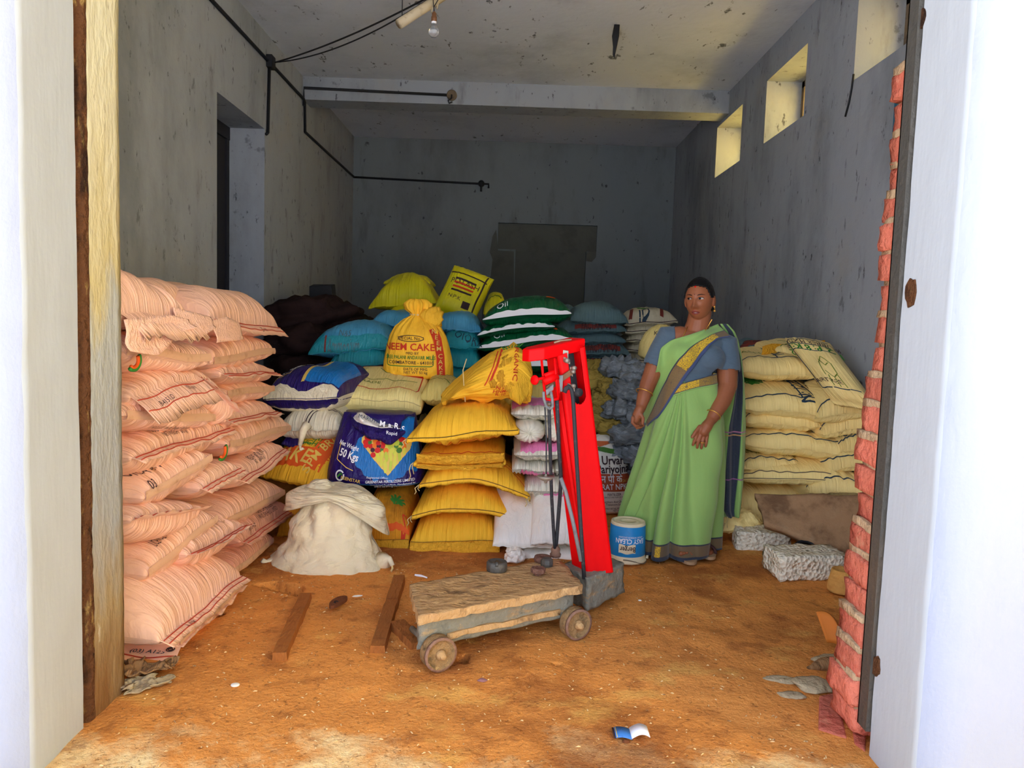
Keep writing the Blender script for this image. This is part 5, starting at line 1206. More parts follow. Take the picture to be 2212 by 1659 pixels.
for i, (x, y, d, r, h, t) in enumerate(gh):
    blob('crumpled_bag', 'crumpled %s plastic bag, %s' % (nm[t], wh[i]), at(x, y, d), (r, r * .9, h), M['crumple_grey' if t == 'g' else 'crumple_olive'], 200 + i, 'crumpled bags heaped left of the woman', cell=.08, amp=.036, rot=i * .7, tilt=.2 * math.sin(i * 2.3), nu=72, nv=40, sq=.7)
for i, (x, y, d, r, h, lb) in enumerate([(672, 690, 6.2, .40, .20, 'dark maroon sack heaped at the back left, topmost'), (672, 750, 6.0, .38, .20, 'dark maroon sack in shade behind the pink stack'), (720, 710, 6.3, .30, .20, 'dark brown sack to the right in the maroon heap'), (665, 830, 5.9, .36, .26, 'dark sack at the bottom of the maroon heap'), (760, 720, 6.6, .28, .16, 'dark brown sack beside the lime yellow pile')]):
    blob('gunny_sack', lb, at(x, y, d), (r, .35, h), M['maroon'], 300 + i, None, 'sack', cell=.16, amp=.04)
b = bevel(MB().hexa([at(668, 653, 6.6), at(722, 660, 6.6), at(728, 655, 6.9), at(676, 650, 6.9), at(668, 618, 6.6), at(715, 616, 6.6), at(724, 614, 6.9), at(676, 614, 6.9)]).build('crate', M['black'], None, False))
tag(b, 'black box on top of the dark maroon heap at the back left', 'box')
# buried lower sacks that carry the rear piles
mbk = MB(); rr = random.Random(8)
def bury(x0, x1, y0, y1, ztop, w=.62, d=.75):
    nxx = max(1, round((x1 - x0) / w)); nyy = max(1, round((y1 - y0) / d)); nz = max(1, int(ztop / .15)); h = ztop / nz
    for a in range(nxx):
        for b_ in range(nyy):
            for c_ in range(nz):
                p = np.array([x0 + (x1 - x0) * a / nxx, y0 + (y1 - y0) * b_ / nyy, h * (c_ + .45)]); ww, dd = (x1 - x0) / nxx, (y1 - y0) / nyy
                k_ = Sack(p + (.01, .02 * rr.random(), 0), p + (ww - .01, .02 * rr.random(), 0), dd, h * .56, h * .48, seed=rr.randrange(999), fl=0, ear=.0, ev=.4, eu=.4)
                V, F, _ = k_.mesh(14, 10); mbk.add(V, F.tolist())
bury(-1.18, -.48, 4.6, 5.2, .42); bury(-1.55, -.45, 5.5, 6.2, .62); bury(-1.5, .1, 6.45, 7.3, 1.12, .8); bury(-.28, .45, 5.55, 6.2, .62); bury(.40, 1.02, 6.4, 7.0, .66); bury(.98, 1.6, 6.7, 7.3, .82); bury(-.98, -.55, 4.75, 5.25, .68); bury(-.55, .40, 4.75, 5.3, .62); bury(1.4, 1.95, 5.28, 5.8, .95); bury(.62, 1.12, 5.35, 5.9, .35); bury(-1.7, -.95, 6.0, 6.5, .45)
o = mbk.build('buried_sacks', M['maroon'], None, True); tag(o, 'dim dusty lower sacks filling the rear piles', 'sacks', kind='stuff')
# ------------------------------------------------------------------ NPK sack standing behind the scale
c = at(1308, 1112, 4.94); c[1] += .14
root, wp = ring_body('fertilizer_sack', 'upright white sack with orange band and Hindi lettering behind the blue bucket', c, [(.15, .11, 0, 0), (.172, .13, .02, 0), (.185, .14, .12, 0), (.182, .14, .25, 0), (.165, .12, .36, .0), (.13, .09, .44, .01), (.08, .05, .49, .04), (.03, .025, .51, .08)], M['white_plastic'], sq=.8, lean=(-.02, .05), n=80)
wpanel('orange_band', (-.17, .178), (.155, .27), mat('orange_brown', lin(176, 78, 44), .5), root, wp)
wpanel('green_print', (-.05, .10), (.40, .44), M['fruit_leaf'], root, wp, .004, lambda x, z: abs(z - .42 + .2 * (x - .02)) < .016)
wpanel('orange_patch', (-.10, .04), (.42, .475), mat('orange_patch', lin(206, 106, 60), .5), root, wp, .0035, lambda x, z: z > .44 + .3 * abs(x + .03))
for t, x, z, h, m, b_ in (('Jan Urvarak', .035, .355, .056, 'ink_dark', .03), ('Pariyojna', .055, .30, .054, 'ink_dark', .03), ('एन पी के', .03, .235, .046, 'ink_white', .02), ('BHARAT NPK', .02, .183, .038, 'ink_white', .02), ('FERTILIZER', .06, .135, .017, 'ink_dark', .01), ('FOR AGRICULTURE PURPOSE ONLY', .05, .117, .010, 'ink_dark', 0), ('Fertilizers And Chemicals\nTravancore Limited', .07, .078, .015, 'ink_dark', .01), ('MAX RETAIL PRICE 1350.00\nNET 50 kg', .08, .035, .012, 'ink_dark', 0), ('10:26:26', .13, .225, .020, 'ink_gold', 0)):
    wrap_text(root, wp, t, x, z, h, M[m], bold=b_, ang=.03, sx=.82, off=.008)
# ------------------------------------------------------------------ upturned paint bucket
M['bucket_blue'] = mat('bucket_blue', lin(24, 132, 196), .45, .4, layers=[(9, ONE, lin(232, 232, 226), .62, .66, 1.0), (30, ONE, lin(60, 100, 130), .62, .75, .5)])
M['bucket_white'] = mat('bucket_white', lin(226, 214, 178), .5, .4, layers=[(8, ONE, lin(186, 160, 110), .5, .7, .6)])
cb = at(1353, 1216, 3.96); cb[2] = .0
root = empty('paint_bucket', cb, 'blue and white paint bucket standing upside down by the sari hem', 'bucket')
H = .215
MB().lathe(cb, [(.088, .002), (.098, .004), (.100, .016), (.097, .030), (.0955, .05), (.0915, H - .012), (.089, H), (.080, H + .001), (.078, H - .006), (.060, H - .006), (.058, H - .002), (.035, H - .002), (.033, H - .005), (.001, H - .005)], 48).build('body', M['bucket_white'], root, True)
MB().lathe(cb, [(.0962, .042), (.0970, .043), (.0925, H - .016), (.0917, H - .0155)], 48, cap=False).build('blue_label', M['bucket_blue'], root, True)
MB().lathe(cb, [(.098, .006), (.104, .008), (.105, .018), (.099, .022)], 48, cap=False).build('lid', M['bucket_white'], root, True)
def cyl_wrap(root, txt, a0, z, h, m, bold=.02, ang=math.pi, sx=.8, r=.0985):
    V, F = text_mesh(txt, bold); c_, s_ = math.cos(ang), math.sin(ang); x = (c_ * V[:, 0] * sx - s_ * V[:, 1]) * h; y = (s_ * V[:, 0] * sx + c_ * V[:, 1]) * h
    R = r - (z + y - .043) * .026; A = -math.pi / 2 + a0 + x / R
    return mesh_obj('printed_lettering', np.stack([cb[0] + R * np.cos(A), cb[1] + R * np.sin(A), cb[2] + z + y], -1), F, m, root, None, False)
cyl_wrap(root, 'EASY CLEAN', .0, .128, .026, M['ink_white']); cyl_wrap(root, 'LUXURY INTERIOR EMULSION', .05, .148, .009, M['ink_white'], 0)
th = np.linspace(-.62, .30, 20); P = []
for z in (.062, .108): P += [(cb[0] + (.0992 - (z - .043) * .026) * math.cos(-math.pi / 2 + a), cb[1] + (.0992 - (z - .043) * .026) * math.sin(-math.pi / 2 + a), z + .003 * math.sin(a * 9)) for a in th]
mesh_obj('logo_patch', P, [[i, i + 1, 21 + i, 20 + i] for i in range(19)], M['bucket_white'], root)
cyl_wrap(root, 'Berger', -.12, .086, .028, M['ink_dark'], .02, r=.1005)
MB().tube([cb + (.103 * math.cos(a), .103 * math.sin(a), .030 - .028 * math.cos(1.2 * (a + .5)) ** 2) for a in np.linspace(-1.9, .8, 24)], .0028, 6).build('wire_handle', M['frame_old'], root, True)
MB().lathe(cb + (.098, -.03, .03), [(.001, 0), (.009, 0), (.009, .012), (.001, .012)], 10, axis=(1, -.3, 0)).build('handle_lug', M['bucket_white'], root, True)
# ------------------------------------------------------------------ stone slab, rough blocks and small things at the right
M['slab_stone'] = mat('slab_stone', lin(166, 130, 94), .85, .2, layers=[(5, ONE, lin(100, 72, 50), .45, .66, .8), (3, (1, 2, .6), lin(178, 150, 116), .55, .7, .7), (50, ONE, lin(214, 200, 176), .66, .74, .7)], bumps=[(16, ONE, .5, 'Object', 'noise', .02), (90, ONE, .4, 'Object', 'noise', .005)])
M['pebbled'] = mat('pebbled', lin(240, 230, 204), .9, .15, layers=[(48, ONE, lin(150, 124, 84), .54, .64, .75), (6, ONE, lin(180, 150, 104), .58, .72, .6)], bumps=[(50, ONE, .8, 'Object', 'voronoi', .018)])
def slab(name, TL, TR, BR, BL, th, m, label, cat, seed=1, amp=.012, nu=30, nv=16, chip=.02):
    TL, TR, BR, BL = map(np.array, (TL, TR, BR, BL)); nrm = np.cross(TR - TL, BL - TL); nrm /= np.linalg.norm(nrm)
    if nrm[1] > 0: nrm = -nrm
    V = []; F = []
    for s in (0, 1):
        for j in range(nv + 1):
            for i in range(nu + 1):
                u, v = i / nu, j / nv
                ed = min(u, 1 - u, v, 1 - v)
                p = (TL * (1 - u) + TR * u) * (1 - v) + (BL * (1 - u) + BR * u) * v
                q = mnoise.noise((p[0] * 7 + seed, p[1] * 7, p[2] * 7)) + .5 * mnoise.noise((p[0] * 20 + seed, p[1] * 20, p[2] * 20))
                if ed < .12:
                    k_ = chip * (1 - ed / .12) * q; cc_ = (TL + TR + BR + BL) / 4; d_ = cc_ - p; d_ /= np.linalg.norm(d_) + 1e-9; p = p + d_ * k_
                V.append(p + nrm * (amp * q * .6 if s == 0 else -th + amp * .4 * q))
    n1 = nu + 1; o = (nv + 1) * n1
    for j in range(nv):
        for i in range(nu): F += [[j*n1+i, (j+1)*n1+i, (j+1)*n1+i+1, j*n1+i+1], [o+j*n1+i, o+j*n1+i+1, o+(j+1)*n1+i+1, o+(j+1)*n1+i]]
    for i in range(nu): F += [[i, i+1, o+i+1, o+i], [nv*n1+i+1, nv*n1+i, o+nv*n1+i, o+nv*n1+i+1]]
    for j in range(nv): F += [[(j+1)*n1, j*n1, o+j*n1, o+(j+1)*n1], [j*n1+nu, (j+1)*n1+nu, o+(j+1)*n1+nu, o+j*n1+nu]]
    V = np.array(V); base = V.mean(0); base[2] = V[:, 2].min()
    return tag(mesh_obj(name, V, F, m, None, None, True, base), label, cat)
slab('stone_slab', at(1630, 1066, 4.24), at(1896, 1069, 4.04), at(1886, 1222, 3.88), at(1656, 1128, 4.08), .055, M['slab_stone'], 'brown stained stone slab propped on pale blocks before the buff stack', 'slab', 3, .010, chip=.022)
for q_ in ((1795, 1118), (1762, 1140), (1820, 1150), (1745, 1100), (1842, 1110)): pass
def rough_box(name, c, size, rz, m, label, cat, seed, amp=.012, n=9):
    bm = bmesh.new(); bmesh.ops.create_cube(bm, size=1); bmesh.ops.subdivide_edges(bm, edges=bm.edges[:], cuts=n, use_grid_fill=True)
    for v in bm.verts:
        p = np.array(v.co) * size; r_ = np.linalg.norm(np.array(v.co)); p *= 1 - .10 * max(0, r_ - .62)
        d = np.array(mnoise.noise_vector((p[0] * 14 + seed, p[1] * 14, p[2] * 14))) + .6 * np.array(mnoise.noise_vector((p[0] * 45 + seed, p[1] * 45, p[2] * 45)))
        v.co = Vector((p + amp * d).tolist())
    o = bm_obj(name, bm, m, None, True); o.location = Vector([float(a) for a in c]); o.rotation_euler = (0, 0, rz)
    return tag(o, label, cat)
rough_box('concrete_block', at_z(1748, 1222, .055) + (.0, .06, 0), (.37, .21, .125), .12, M['pebbled'], 'pebbly pale block on the floor, the nearer one under the stone slab', 'block', 4)
rough_box('concrete_block', at_z(1650, 1168, .05) + (.0, .05, 0), (.30, .18, .115), -.12, M['pebbled'], 'pebbly pale block farther back, beside the sari hem', 'block', 9)
mb = MB(); cc = at(1738, 1184, 3.99)
for k in range(3): mb.tube([cc + ((.055 + .008 * k) * math.cos(a), .03 * math.sin(a) + .01 * k, .028 * math.sin(a * 1.0 + .3) - .010 * k) for a in np.linspace(0, 6.28, 26)], .010, 7)
tag(mb.build('rubber_hose', M['black'], None, True, (cc[0], cc[1], cc[2])), 'coil of black rubber hose tucked under the stone slab on the block', 'hose')
M['clay'] = mat('clay', lin(214, 160, 84), .85, .2, layers=[(10, (1, 1, 2), lin(180, 120, 56), .48, .7, .6), (40, ONE, lin(140, 90, 44), .62, .75, .6)], bumps=[(60, ONE, .4)])
cp = at_z(1829, 1285, 0) + (0, .055, 0)
tag(MB().lathe(cp, [(.066, .0), (.068, .012), (.064, .05), (.056, .085), (.053, .104), (.050, .108), (.044, .104), (.040, .098), (.001, .096)], 32).build('clay_pot', M['clay'], None, True, cp), 'small ochre clay pot standing upturned by the brick jamb', 'pot')
M['terracotta'] = mat('terracotta', lin(206, 118, 40), .7, .3, layers=[(12, ONE, lin(180, 90, 30), .5, .7, .5)])
sh0, n_ = at_z(1836, 1404, .01), 10; V = []
for s in (0, .008):
    for j in range(7):
        for i in range(n_):
            u, v = i / (n_ - 1), j / 6; w_ = .12 * (1 - .25 * v * u)
            V.append(sh0 + (-.045 + w_ * (u - .3) * .7 - .03 * v + s, .02 + .03 * math.cos(u * 2.2) + .05 * v + s, .006 + .105 * v * (1 - .35 * u) + .02 * math.sin(u * 3) * v))
k = 7 * n_; F = []
for j in range(6):
    for i in range(n_ - 1): F += [[j*n_+i, j*n_+i+1, (j+1)*n_+i+1, (j+1)*n_+i], [k+j*n_+i+1, k+j*n_+i, k+(j+1)*n_+i, k+(j+1)*n_+i+1]]
for i in range(n_ - 1): F += [[i+1, i, k+i, k+i+1], [6*n_+i, 6*n_+i+1, k+6*n_+i+1, k+6*n_+i]]
for j in range(6): F += [[j*n_, (j+1)*n_, k+(j+1)*n_, k+j*n_], [(j+1)*n_+n_-1, j*n_+n_-1, k+j*n_+n_-1, k+(j+1)*n_+n_-1]]
tag(mesh_obj('pot_shard', V, F, M['terracotta'], None, None, True, (sh0[0], sh0[1], 0)), 'broken orange pot shard on the floor against the bricks', 'shard')
M['wood_debris'] = mat('wood_debris', lin(150, 112, 74), .9, .1, layers=[(8, (4, 1, 1), lin(84, 60, 40), .48, .68, .8)], bumps=[(24, (5, 1, 1), .7)])
M['rubble'] = mat('rubble', lin(178, 160, 126), .95, .1, layers=[(14, ONE, lin(140, 112, 80), .48, .7, .7)], bumps=[(40, ONE, .8, 'Object', 'noise', .02)])
def stone(name, px, py, size, m, label, cat, seed, rz=0.0, z=None, amp=.3):
    c_ = at_z(px, py, 0); zz = floor_z(c_[0], c_[1])
    bm = bmesh.new(); bmesh.ops.create_icosphere(bm, subdivisions=3, radius=.5)
    for v in bm.verts:
        p = np.array(v.co); d = 1 + amp * mnoise.noise((p[0] * 2.5 + seed, p[1] * 2.5, p[2] * 2.5)) + amp * .4 * mnoise.noise((p[0] * 7 + seed, p[1] * 7, p[2] * 7))
        v.co = Vector((p * d * size).tolist())
    o = bm_obj(name, bm, m, None, True); o.location = (c_[0], c_[1], zz + size[2] * .30 if z is None else z); o.rotation_euler = (0, 0, rz)
    return tag(o, label, cat)
stone('wood_scrap', 1800, 1434, (.20, .06, .05), M['wood_debris'], 'splintered wood scrap beside the foot of the brick jamb', 'wood', 2, .25)
stone('paper_scrap', 1790, 1420, (.14, .06, .03), M['rubble'], 'dirty crumpled paper scrap on the splintered wood by the bricks', 'paper', 6, .3)
stone('rubble_stone', 1760, 1478, (.15, .12, .03), M['rubble'], 'flat grey rubble stone bedded in the floor near the right jamb', 'stone', 3, .2)
stone('rubble_stone', 1690, 1462, (.13, .06, .012), M['rubble'], 'worn grey mortar smear in the floor left of the rubble stone', 'stone', 5, -.2)
stone('rubble_stone', 1710, 1496, (.09, .05, .012), M['rubble'], 'small grey mortar smear in the floor below the rubble stone', 'stone', 8, -.1)
# red brick footing at the right jamb, flush with the dirt
for i, q in enumerate((((1815, 1490), (1868, 1478), (1872, 1545), (1830, 1530)), ((1770, 1500), (1808, 1492), (1830, 1590), (1768, 1570)), ((1838, 1542), (1872, 1552), (1870, 1618), (1846, 1600)))):
    pts = [at_z(x, y, 0) for x, y in q]; zz = max(floor_z(p[0], p[1]) for p in pts) + .006
    V = [(p[0], p[1], zz + .004 * mnoise.noise((p[0] * 20, p[1] * 20, 0))) for p in pts]; V = [(p[0], p[1], zz - .05) for p in pts] + V
    o = MB().hexa(V).build('brick', M['brick'], bpy.data.objects['floor'], False); bevel(o, .006)
# ------------------------------------------------------------------ litter on the floor
M['white_chip'] = mat('white_chip', lin(232, 228, 214), .5, .3); M['mauve_chip'] = mat('mauve_chip', lin(150, 106, 104), .8, .2); M['sole'] = mat('sole', lin(112, 66, 40), .9, .1, layers=[(20, ONE, lin(80, 44, 26), .5, .7, .6)], bumps=[(30, ONE, .5)])
stone('pebble', 508, 1481, (.030, .026, .010), M['white_chip'], 'small round white cap lying on the dirt floor near the left jamb', 'cap', 1, amp=.05)
stone('stone_chip', 1042, 1466, (.032, .022, .010), M['mauve_chip'], 'mauve stone chip on the floor in front of the scale', 'chip', 2)
stone('paper_scrap', 1382, 1298, (.016, .012, .006), M['white_chip'], 'tiny white paper scrap on the floor right of the scale', 'paper', 3)
stone('paper_scrap', 772, 1281, (.045, .015, .008), M['white_chip'], 'torn whitish plastic scrap on the floor right of the slipper', 'paper', 4, .3)
rl = random.Random(4); ps = MB()
for i in range(700):
    x, y = rl.uniform(-1.15, 1.0), 1.95 + 2.0 * rl.random() ** 1.3; z = floor_z(x, y) + .002; a = rl.uniform(0, 6.28); l = rl.uniform(.002, .008); w_ = rl.uniform(.0008, .002)
    d = np.array([math.cos(a), math.sin(a), 0]); n2 = np.array([-d[1], d[0], 0]); p = np.array([x, y, z])
    ps.add([p - d*l - n2*w_, p + d*l - n2*w_, p + d*l + n2*w_ + (0, 0, .002), p - d*l + n2*w_, p + (0, 0, .004)], [[0, 1, 4], [1, 2, 4], [2, 3, 4], [3, 0, 4]])
tag(ps.build('straw_litter', mat('straw', lin(222, 186, 128), .8, .2, layers=[(40, ONE, lin(120, 74, 38), .5, .6, .9)])), 'scattered wood shavings and straw bits over the dirt floor', 'litter', kind='stuff')
# booklet lying open
bc = at_z(1362, 1590, 0); bz = floor_z(bc[0], bc[1]) + .006
root = empty('booklet', (bc[0], bc[1], bz), 'small open booklet with blue cover and white page near the sill', 'booklet')
def page(name, x0, x1, m, lift, parent, y0=-.028, y1=.028, yoff=0):
    V = []; n_ = 12
    for s in (0, .0012):
        for i in range(n_ + 1):
            u = i / n_; x = x0 + (x1 - x0) * u; z = lift * math.sin(u * 2.6) + .004 + s
            V += [(bc[0] + x, bc[1] + y0 + yoff - x * .05, bz + z), (bc[0] + x, bc[1] + y1 + yoff - x * .05, bz + z + .003)]
    k_ = 2 * (n_ + 1); F = []
    for i in range(n_): F += [[2*i, 2*i+1, 2*i+3, 2*i+2], [k_+2*i, k_+2*i+2, k_+2*i+3, k_+2*i+1], [2*i, 2*i+2, k_+2*i+2, k_+2*i], [2*i+1, k_+2*i+1, k_+2*i+3, 2*i+3]]
    F += [[0, k_, k_+1, 1], [2*n_, 2*n_+1, k_+2*n_+1, k_+2*n_]]
    return mesh_obj(name, V, F, m, parent, None, True)
M['cover_blue'] = mat('cover_blue', lin(60, 120, 190), .5, .4, layers=[(40, ONE, lin(20, 50, 110), .5, .7, .8), (60, ONE, lin(170, 210, 240), .6, .75, .8)])
M['paper_white'] = mat('paper_white', lin(236, 236, 240), .8, .2, layers=[(50, ONE, lin(150, 150, 170), .62, .7, .4)])
page('page', .0, .055, M['paper_white'], .016, root, -.024, .034); page('cover', .0, -.048, M['cover_blue'], .006, root)
page('cover_stripe', -.048, -.054, M['ink_dark'], .002, root); page('cover_stripe', -.042, -.045, M['ink_gold'], .0072, root)
stone('dirt_clod', 1352, 1600, (.022, .014, .012), M['sole'], 'brown dirt clod against the open booklet', 'clod', 9)
# wooden bars set in the floor, old slipper sole, broken plate
M['bar_wood'] = mat('bar_wood', lin(160, 98, 48), .9, .1, layers=[(6, (1, 4, 1), lin(112, 64, 32), .5, .7, .6), (60, ONE, lin(190, 136, 76), .64, .74, .5)], bumps=[(30, (3, 1, 1), .5)])
def floor_bar(p0, p1, w, h, label):
    a, b = at_z(*p0, .02), at_z(*p1, .02); d = (b - a); d /= np.linalg.norm(d); n2 = np.array([-d[1], d[0], 0]) * w / 2; V = []; n_ = 14
    for i in range(n_ + 1):
        p = a + (b - a) * i / n_ + n2 * .2 * mnoise.noise((i * .7, w * 50, 0)); z = h + .004 * mnoise.noise((i * .5, 3, h * 9))
        V += [(*(p - n2 * 1.25)[:2], -.03), (*(p - n2)[:2], z), (*(p + n2)[:2], z), (*(p + n2 * 1.25)[:2], -.03)]
    F = [[i*4+k, i*4+k+1, (i+1)*4+k+1, (i+1)*4+k] for i in range(n_) for k in range(3)] + [[0, 3, 2, 1], [n_*4, n_*4+1, n_*4+2, n_*4+3]]
    tag(mesh_obj('timber_bar', V, F, M['bar_wood'], None, None, False, (a[0], a[1], 0)), label, 'timber')
floor_bar((604, 1412), (660, 1282), .048, .024, 'brown timber bar set in the floor below the slumped cream bag')
floor_bar((816, 1396), (862, 1242), .052, .022, 'brown timber bar in the floor between the cream bag and the scale')
floor_bar((905, 1388), (858, 1340), .06, .022, 'short broken wooden board by the left end of the scale')
sc_ = at_z(730, 1304, .01); V = []; n_ = 24
for z in (0, .014):
    for i in range(n_):
        a = i * math.tau / n_; y = .062 * math.sin(a); x = (.028 + .006 * math.sin(a * 1 - .3)) * math.cos(a); V.append((sc_[0] + x * .95 + y * .25, sc_[1] + y, sc_[2] + z))
root = mesh_obj('slipper', V, [list(range(n_))[::-1], list(range(n_, 2 * n_))] + [[i, (i+1) % n_, n_ + (i+1) % n_, n_ + i] for i in range(n_)], M['sole'], None, None, False, sc_)
tag(root, 'old brown slipper sole lying between the two timber bars', 'slipper')
for i, q in enumerate(((1, .9), (.8, .2))): MB().tube([sc_ + (.008 * math.cos(a) - .004, .01 * math.sin(a) - .02 + .0 * i, .0155) for a in np.linspace(0, 5, 12)], .002, 4).build('worn_mark', M['black'], root, True) if i == 0 else None
nt_ = at_z(908, 1248, .012); MB_ = flap('paper_tag', [nt_ + (-.03, .02, .01), nt_ + (0, .0, .014), nt_ + (.035, -.016, .01)], [.008, .012, .008], M['paper_white'], None, 4, out=.0, amp=.004); tag(MB_, 'torn white paper tag on the floor behind the scale platform', 'paper')
MB_.location = MB_.location
# trampled sacking and card under the near pink stack
def sheet(name, quad, m, label, cat, seed, h=.03, n=34, k=20, z0=.012):
    Q = [at_z(x, y, .01) for x, y in quad]; w = Wave(seed); V = []
    for j in range(k + 1):
        for i in range(n + 1):
            u, v = i / n, j / k; p = (Q[0] * (1 - u) + Q[1] * u) * (1 - v) + (Q[3] * (1 - u) + Q[2] * u) * v
            d = .02 * float(w(u * 2.5, v * 2.5)) * (min(u, 1 - u, v, 1 - v) < .1); f = floor_z(p[0], p[1])
            V.append((p[0] + d, p[1] + d, max(f, 0) + z0 + h * (.5 + .5 * float(w(u * 1.6 + 7, v * 1.4))) + .25 * h * float(w(u * 5, v * 5))))
    V = np.array(V); o = mesh_obj(name, V, [[j*(n+1)+i, j*(n+1)+i+1, (j+1)*(n+1)+i+1, (j+1)*(n+1)+i] for j in range(k) for i in range(n)], m, None, None, True, (V[0][0], V[0][1], 0))
    sm = o.modifiers.new('thickness', 'SOLIDIFY'); sm.thickness = .004
    return tag(o, label, cat)
sheet('torn_sacking', ((262, 1476), (372, 1462), (388, 1440), (262, 1440)), M['wood_debris'], 'old brown sacking trampled under the lowest pink sack', 'sacking', 3, .035)
sheet('torn_card', ((262, 1500), (350, 1486), (372, 1462), (262, 1470)), M['rubble'], 'grey torn card under the sacking beside the left jamb', 'card', 5, .02, z0=.004)
# ------------------------------------------------------------------ platform weighing scale with its red column
M['scale_red'] = mat('scale_red', lin(226, 3, 8), .5, .12, layers=[(5, (1, 1, .3), lin(205, 2, 8), .5, .7, .5), (60, ONE, lin(150, 40, 30), .68, .76, .6)], bumps=[(30, (1, 1, .15), .12, 'Object', 'noise', .006)])
M['scale_iron'] = mat('scale_iron', lin(128, 124, 108), .95, .15, layers=[(12, (1, 1, 3), lin(168, 136, 92), .52, .70, .8), (20, ONE, lin(84, 84, 78), .5, .7, .6), (60, ONE, lin(196, 160, 106), .62, .74, .7)], bumps=[(40, ONE, .8, 'Object', 'noise', .012), (120, ONE, .5, 'Object', 'noise', .004)])
M['scale_deck'] = mat('scale_deck', lin(184, 146, 98), .95, .1, layers=[(9, (1, 2.5, 1), lin(108, 82, 56), .50, .68, .85), (22, ONE, lin(208, 172, 120), .55, .72, .7), (36, ONE, lin(80, 60, 46), .62, .74, .7), (6, ONE, lin(148, 96, 78), .58, .72, .5)], bumps=[(26, (1, 2, 1), 1.0, 'Object', 'noise', .015), (90, ONE, .7, 'Object', 'noise', .006)])
M['wheel_dirt'] = mat('wheel_dirt', lin(150, 118, 78), .95, .1, layers=[(24, ONE, lin(92, 78, 54), .48, .66, .8), (50, ONE, lin(206, 170, 110), .58, .7, .7)], bumps=[(60, ONE, 1., 'Object', 'noise', .012)])
M['rust_rim'] = mat('rust_rim', lin(140, 106, 86), .95, .1, layers=[(30, ONE, lin(96, 70, 58), .5, .7, .7)], bumps=[(70, ONE, .9, 'Object', 'noise', .008)])
M['black_rod'] = mat('black_rod', (.03, .03, .032), .7, .3, layers=[(60, ONE, (.12, .11, .10), .55, .7, .7)], bumps=[(140, ONE, .6, 'Object', 'noise', .003)])
M['grey_rod'] = mat('grey_rod', (.20, .20, .19), .7, .3, layers=[(40, ONE, (.10, .10, .10), .5, .7, .7)], bumps=[(140, ONE, .5, 'Object', 'noise', .003)])
M['old_brass'] = mat('old_brass', lin(126, 86, 56), .55, .4, metal=.4, layers=[(30, ONE, lin(80, 54, 40), .5, .7, .7)])
M['dull_steel'] = mat('dull_steel', lin(150, 140, 126), .5, .4, metal=.5, layers=[(30, ONE, lin(110, 82, 60), .5, .7, .7)])
wl_, wr2 = at_z(951, 1446, 0.0), at_z(1248, 1378, 0.0)
A1, A2, A3, A4 = at_z(904, 1333, .20), at_z(1259, 1266, .20), at_z(1208, 1207, .20), at_z(884, 1261, .20)   # deck corners near-left, near-right, far-right, far-left
ex = (A2 - A1); DLEN = np.linalg.norm(ex); ex = ex / DLEN; ey = np.array([-ex[1], ex[0], 0]); ez = np.array([0, 0, 1.0])
scale = empty('weighing_scale', ((A1 + A3) / 2) * (1, 1, 0), 'old platform weighing scale with tall red column and rusty wheels', 'scale')
def rough_hexa(name, P, m, parent, amp=.006, cuts=12, seed=1.0, chip=.0):
    P = [np.array(p, float) for p in P]; bm = bmesh.new(); bmesh.ops.create_cube(bm, size=1); bmesh.ops.subdivide_edges(bm, edges=bm.edges[:], cuts=cuts, use_grid_fill=True)
    for v in bm.verts:
        u, w_, t = v.co.x + .5, v.co.y + .5, v.co.z + .5
        b = (P[0] * (1-u) + P[1] * u) * (1-w_) + (P[3] * (1-u) + P[2] * u) * w_; a = (P[4] * (1-u) + P[5] * u) * (1-w_) + (P[7] * (1-u) + P[6] * u) * w_
        p = b * (1 - t) + a * t
        d = np.array(mnoise.noise_vector((p[0] * 20 + seed, p[1] * 20, p[2] * 20))) + .6 * np.array(mnoise.noise_vector((p[0] * 55 + seed, p[1] * 55, p[2] * 55)))
        v.co = Vector((p + amp * d).tolist())
    return bm_obj(name, bm, m, parent, True)
dz = lambda p, z: np.array([p[0], p[1], z])
rough_hexa('deck', [dz(A1, .168), dz(A2, .172), dz(A3, .172), dz(A4, .168), dz(A1, .20), dz(A2, .204), dz(A3, .204), dz(A4, .20)], M['scale_deck'], scale, .007, 26)
ins = lambda p, a, b, z: dz(p + ex * a + ey * b, z)
rough_hexa('base', [ins(A1, .015, .035, .062), ins(A2, -.02, .035, .070), ins(A3, -.02, -.03, .07), ins(A4, .03, -.03, .062), ins(A1, .015, .028, .17), ins(A2, -.02, .028, .172), ins(A3, -.02, -.03, .172), ins(A4, .03, -.03, .17)], M['scale_iron'], scale, .006, 18, 3)
rough_hexa('base_rib', [ins(A1, .13, .020, .085), ins(A2, -.09, .020, .092), ins(A2, -.09, .04, .092), ins(A1, .13, .04, .085), ins(A1, .13, .024, .105), ins(A2, -.09, .024, .112), ins(A2, -.09, .04, .112), ins(A1, .13, .04, .105)], M['scale_deck'], scale, .006, 14, 5)
def wheel(c, r, wd):
    c = c + ez * (r + .0)
    prof = [(.001, 0), (r * .16, -.012), (r * .2, -.004), (r * .30, .0), (r * .80, .004), (r * .84, -.006), (r, -.006), (r * 1.02, .004), (r * 1.02, wd - .004), (r, wd), (.001, wd)]
    o = MB().lathe(c, prof, 36, axis=ey).build('wheel', M['wheel_dirt'], scale, True)
    MB().lathe(c, [(r * .88, -.007), (r * 1.025, -.007), (r * 1.025, .004), (r * .88, .002)], 36, axis=ey, cap=False).build('rim', M['rust_rim'], o, True)
    MB().lathe(c, [(.001, -.030), (.010, -.028), (.013, -.020), (.018, -.010), (.020, .0)], 12, axis=ey).build('hub', M['scale_deck'], o, True)
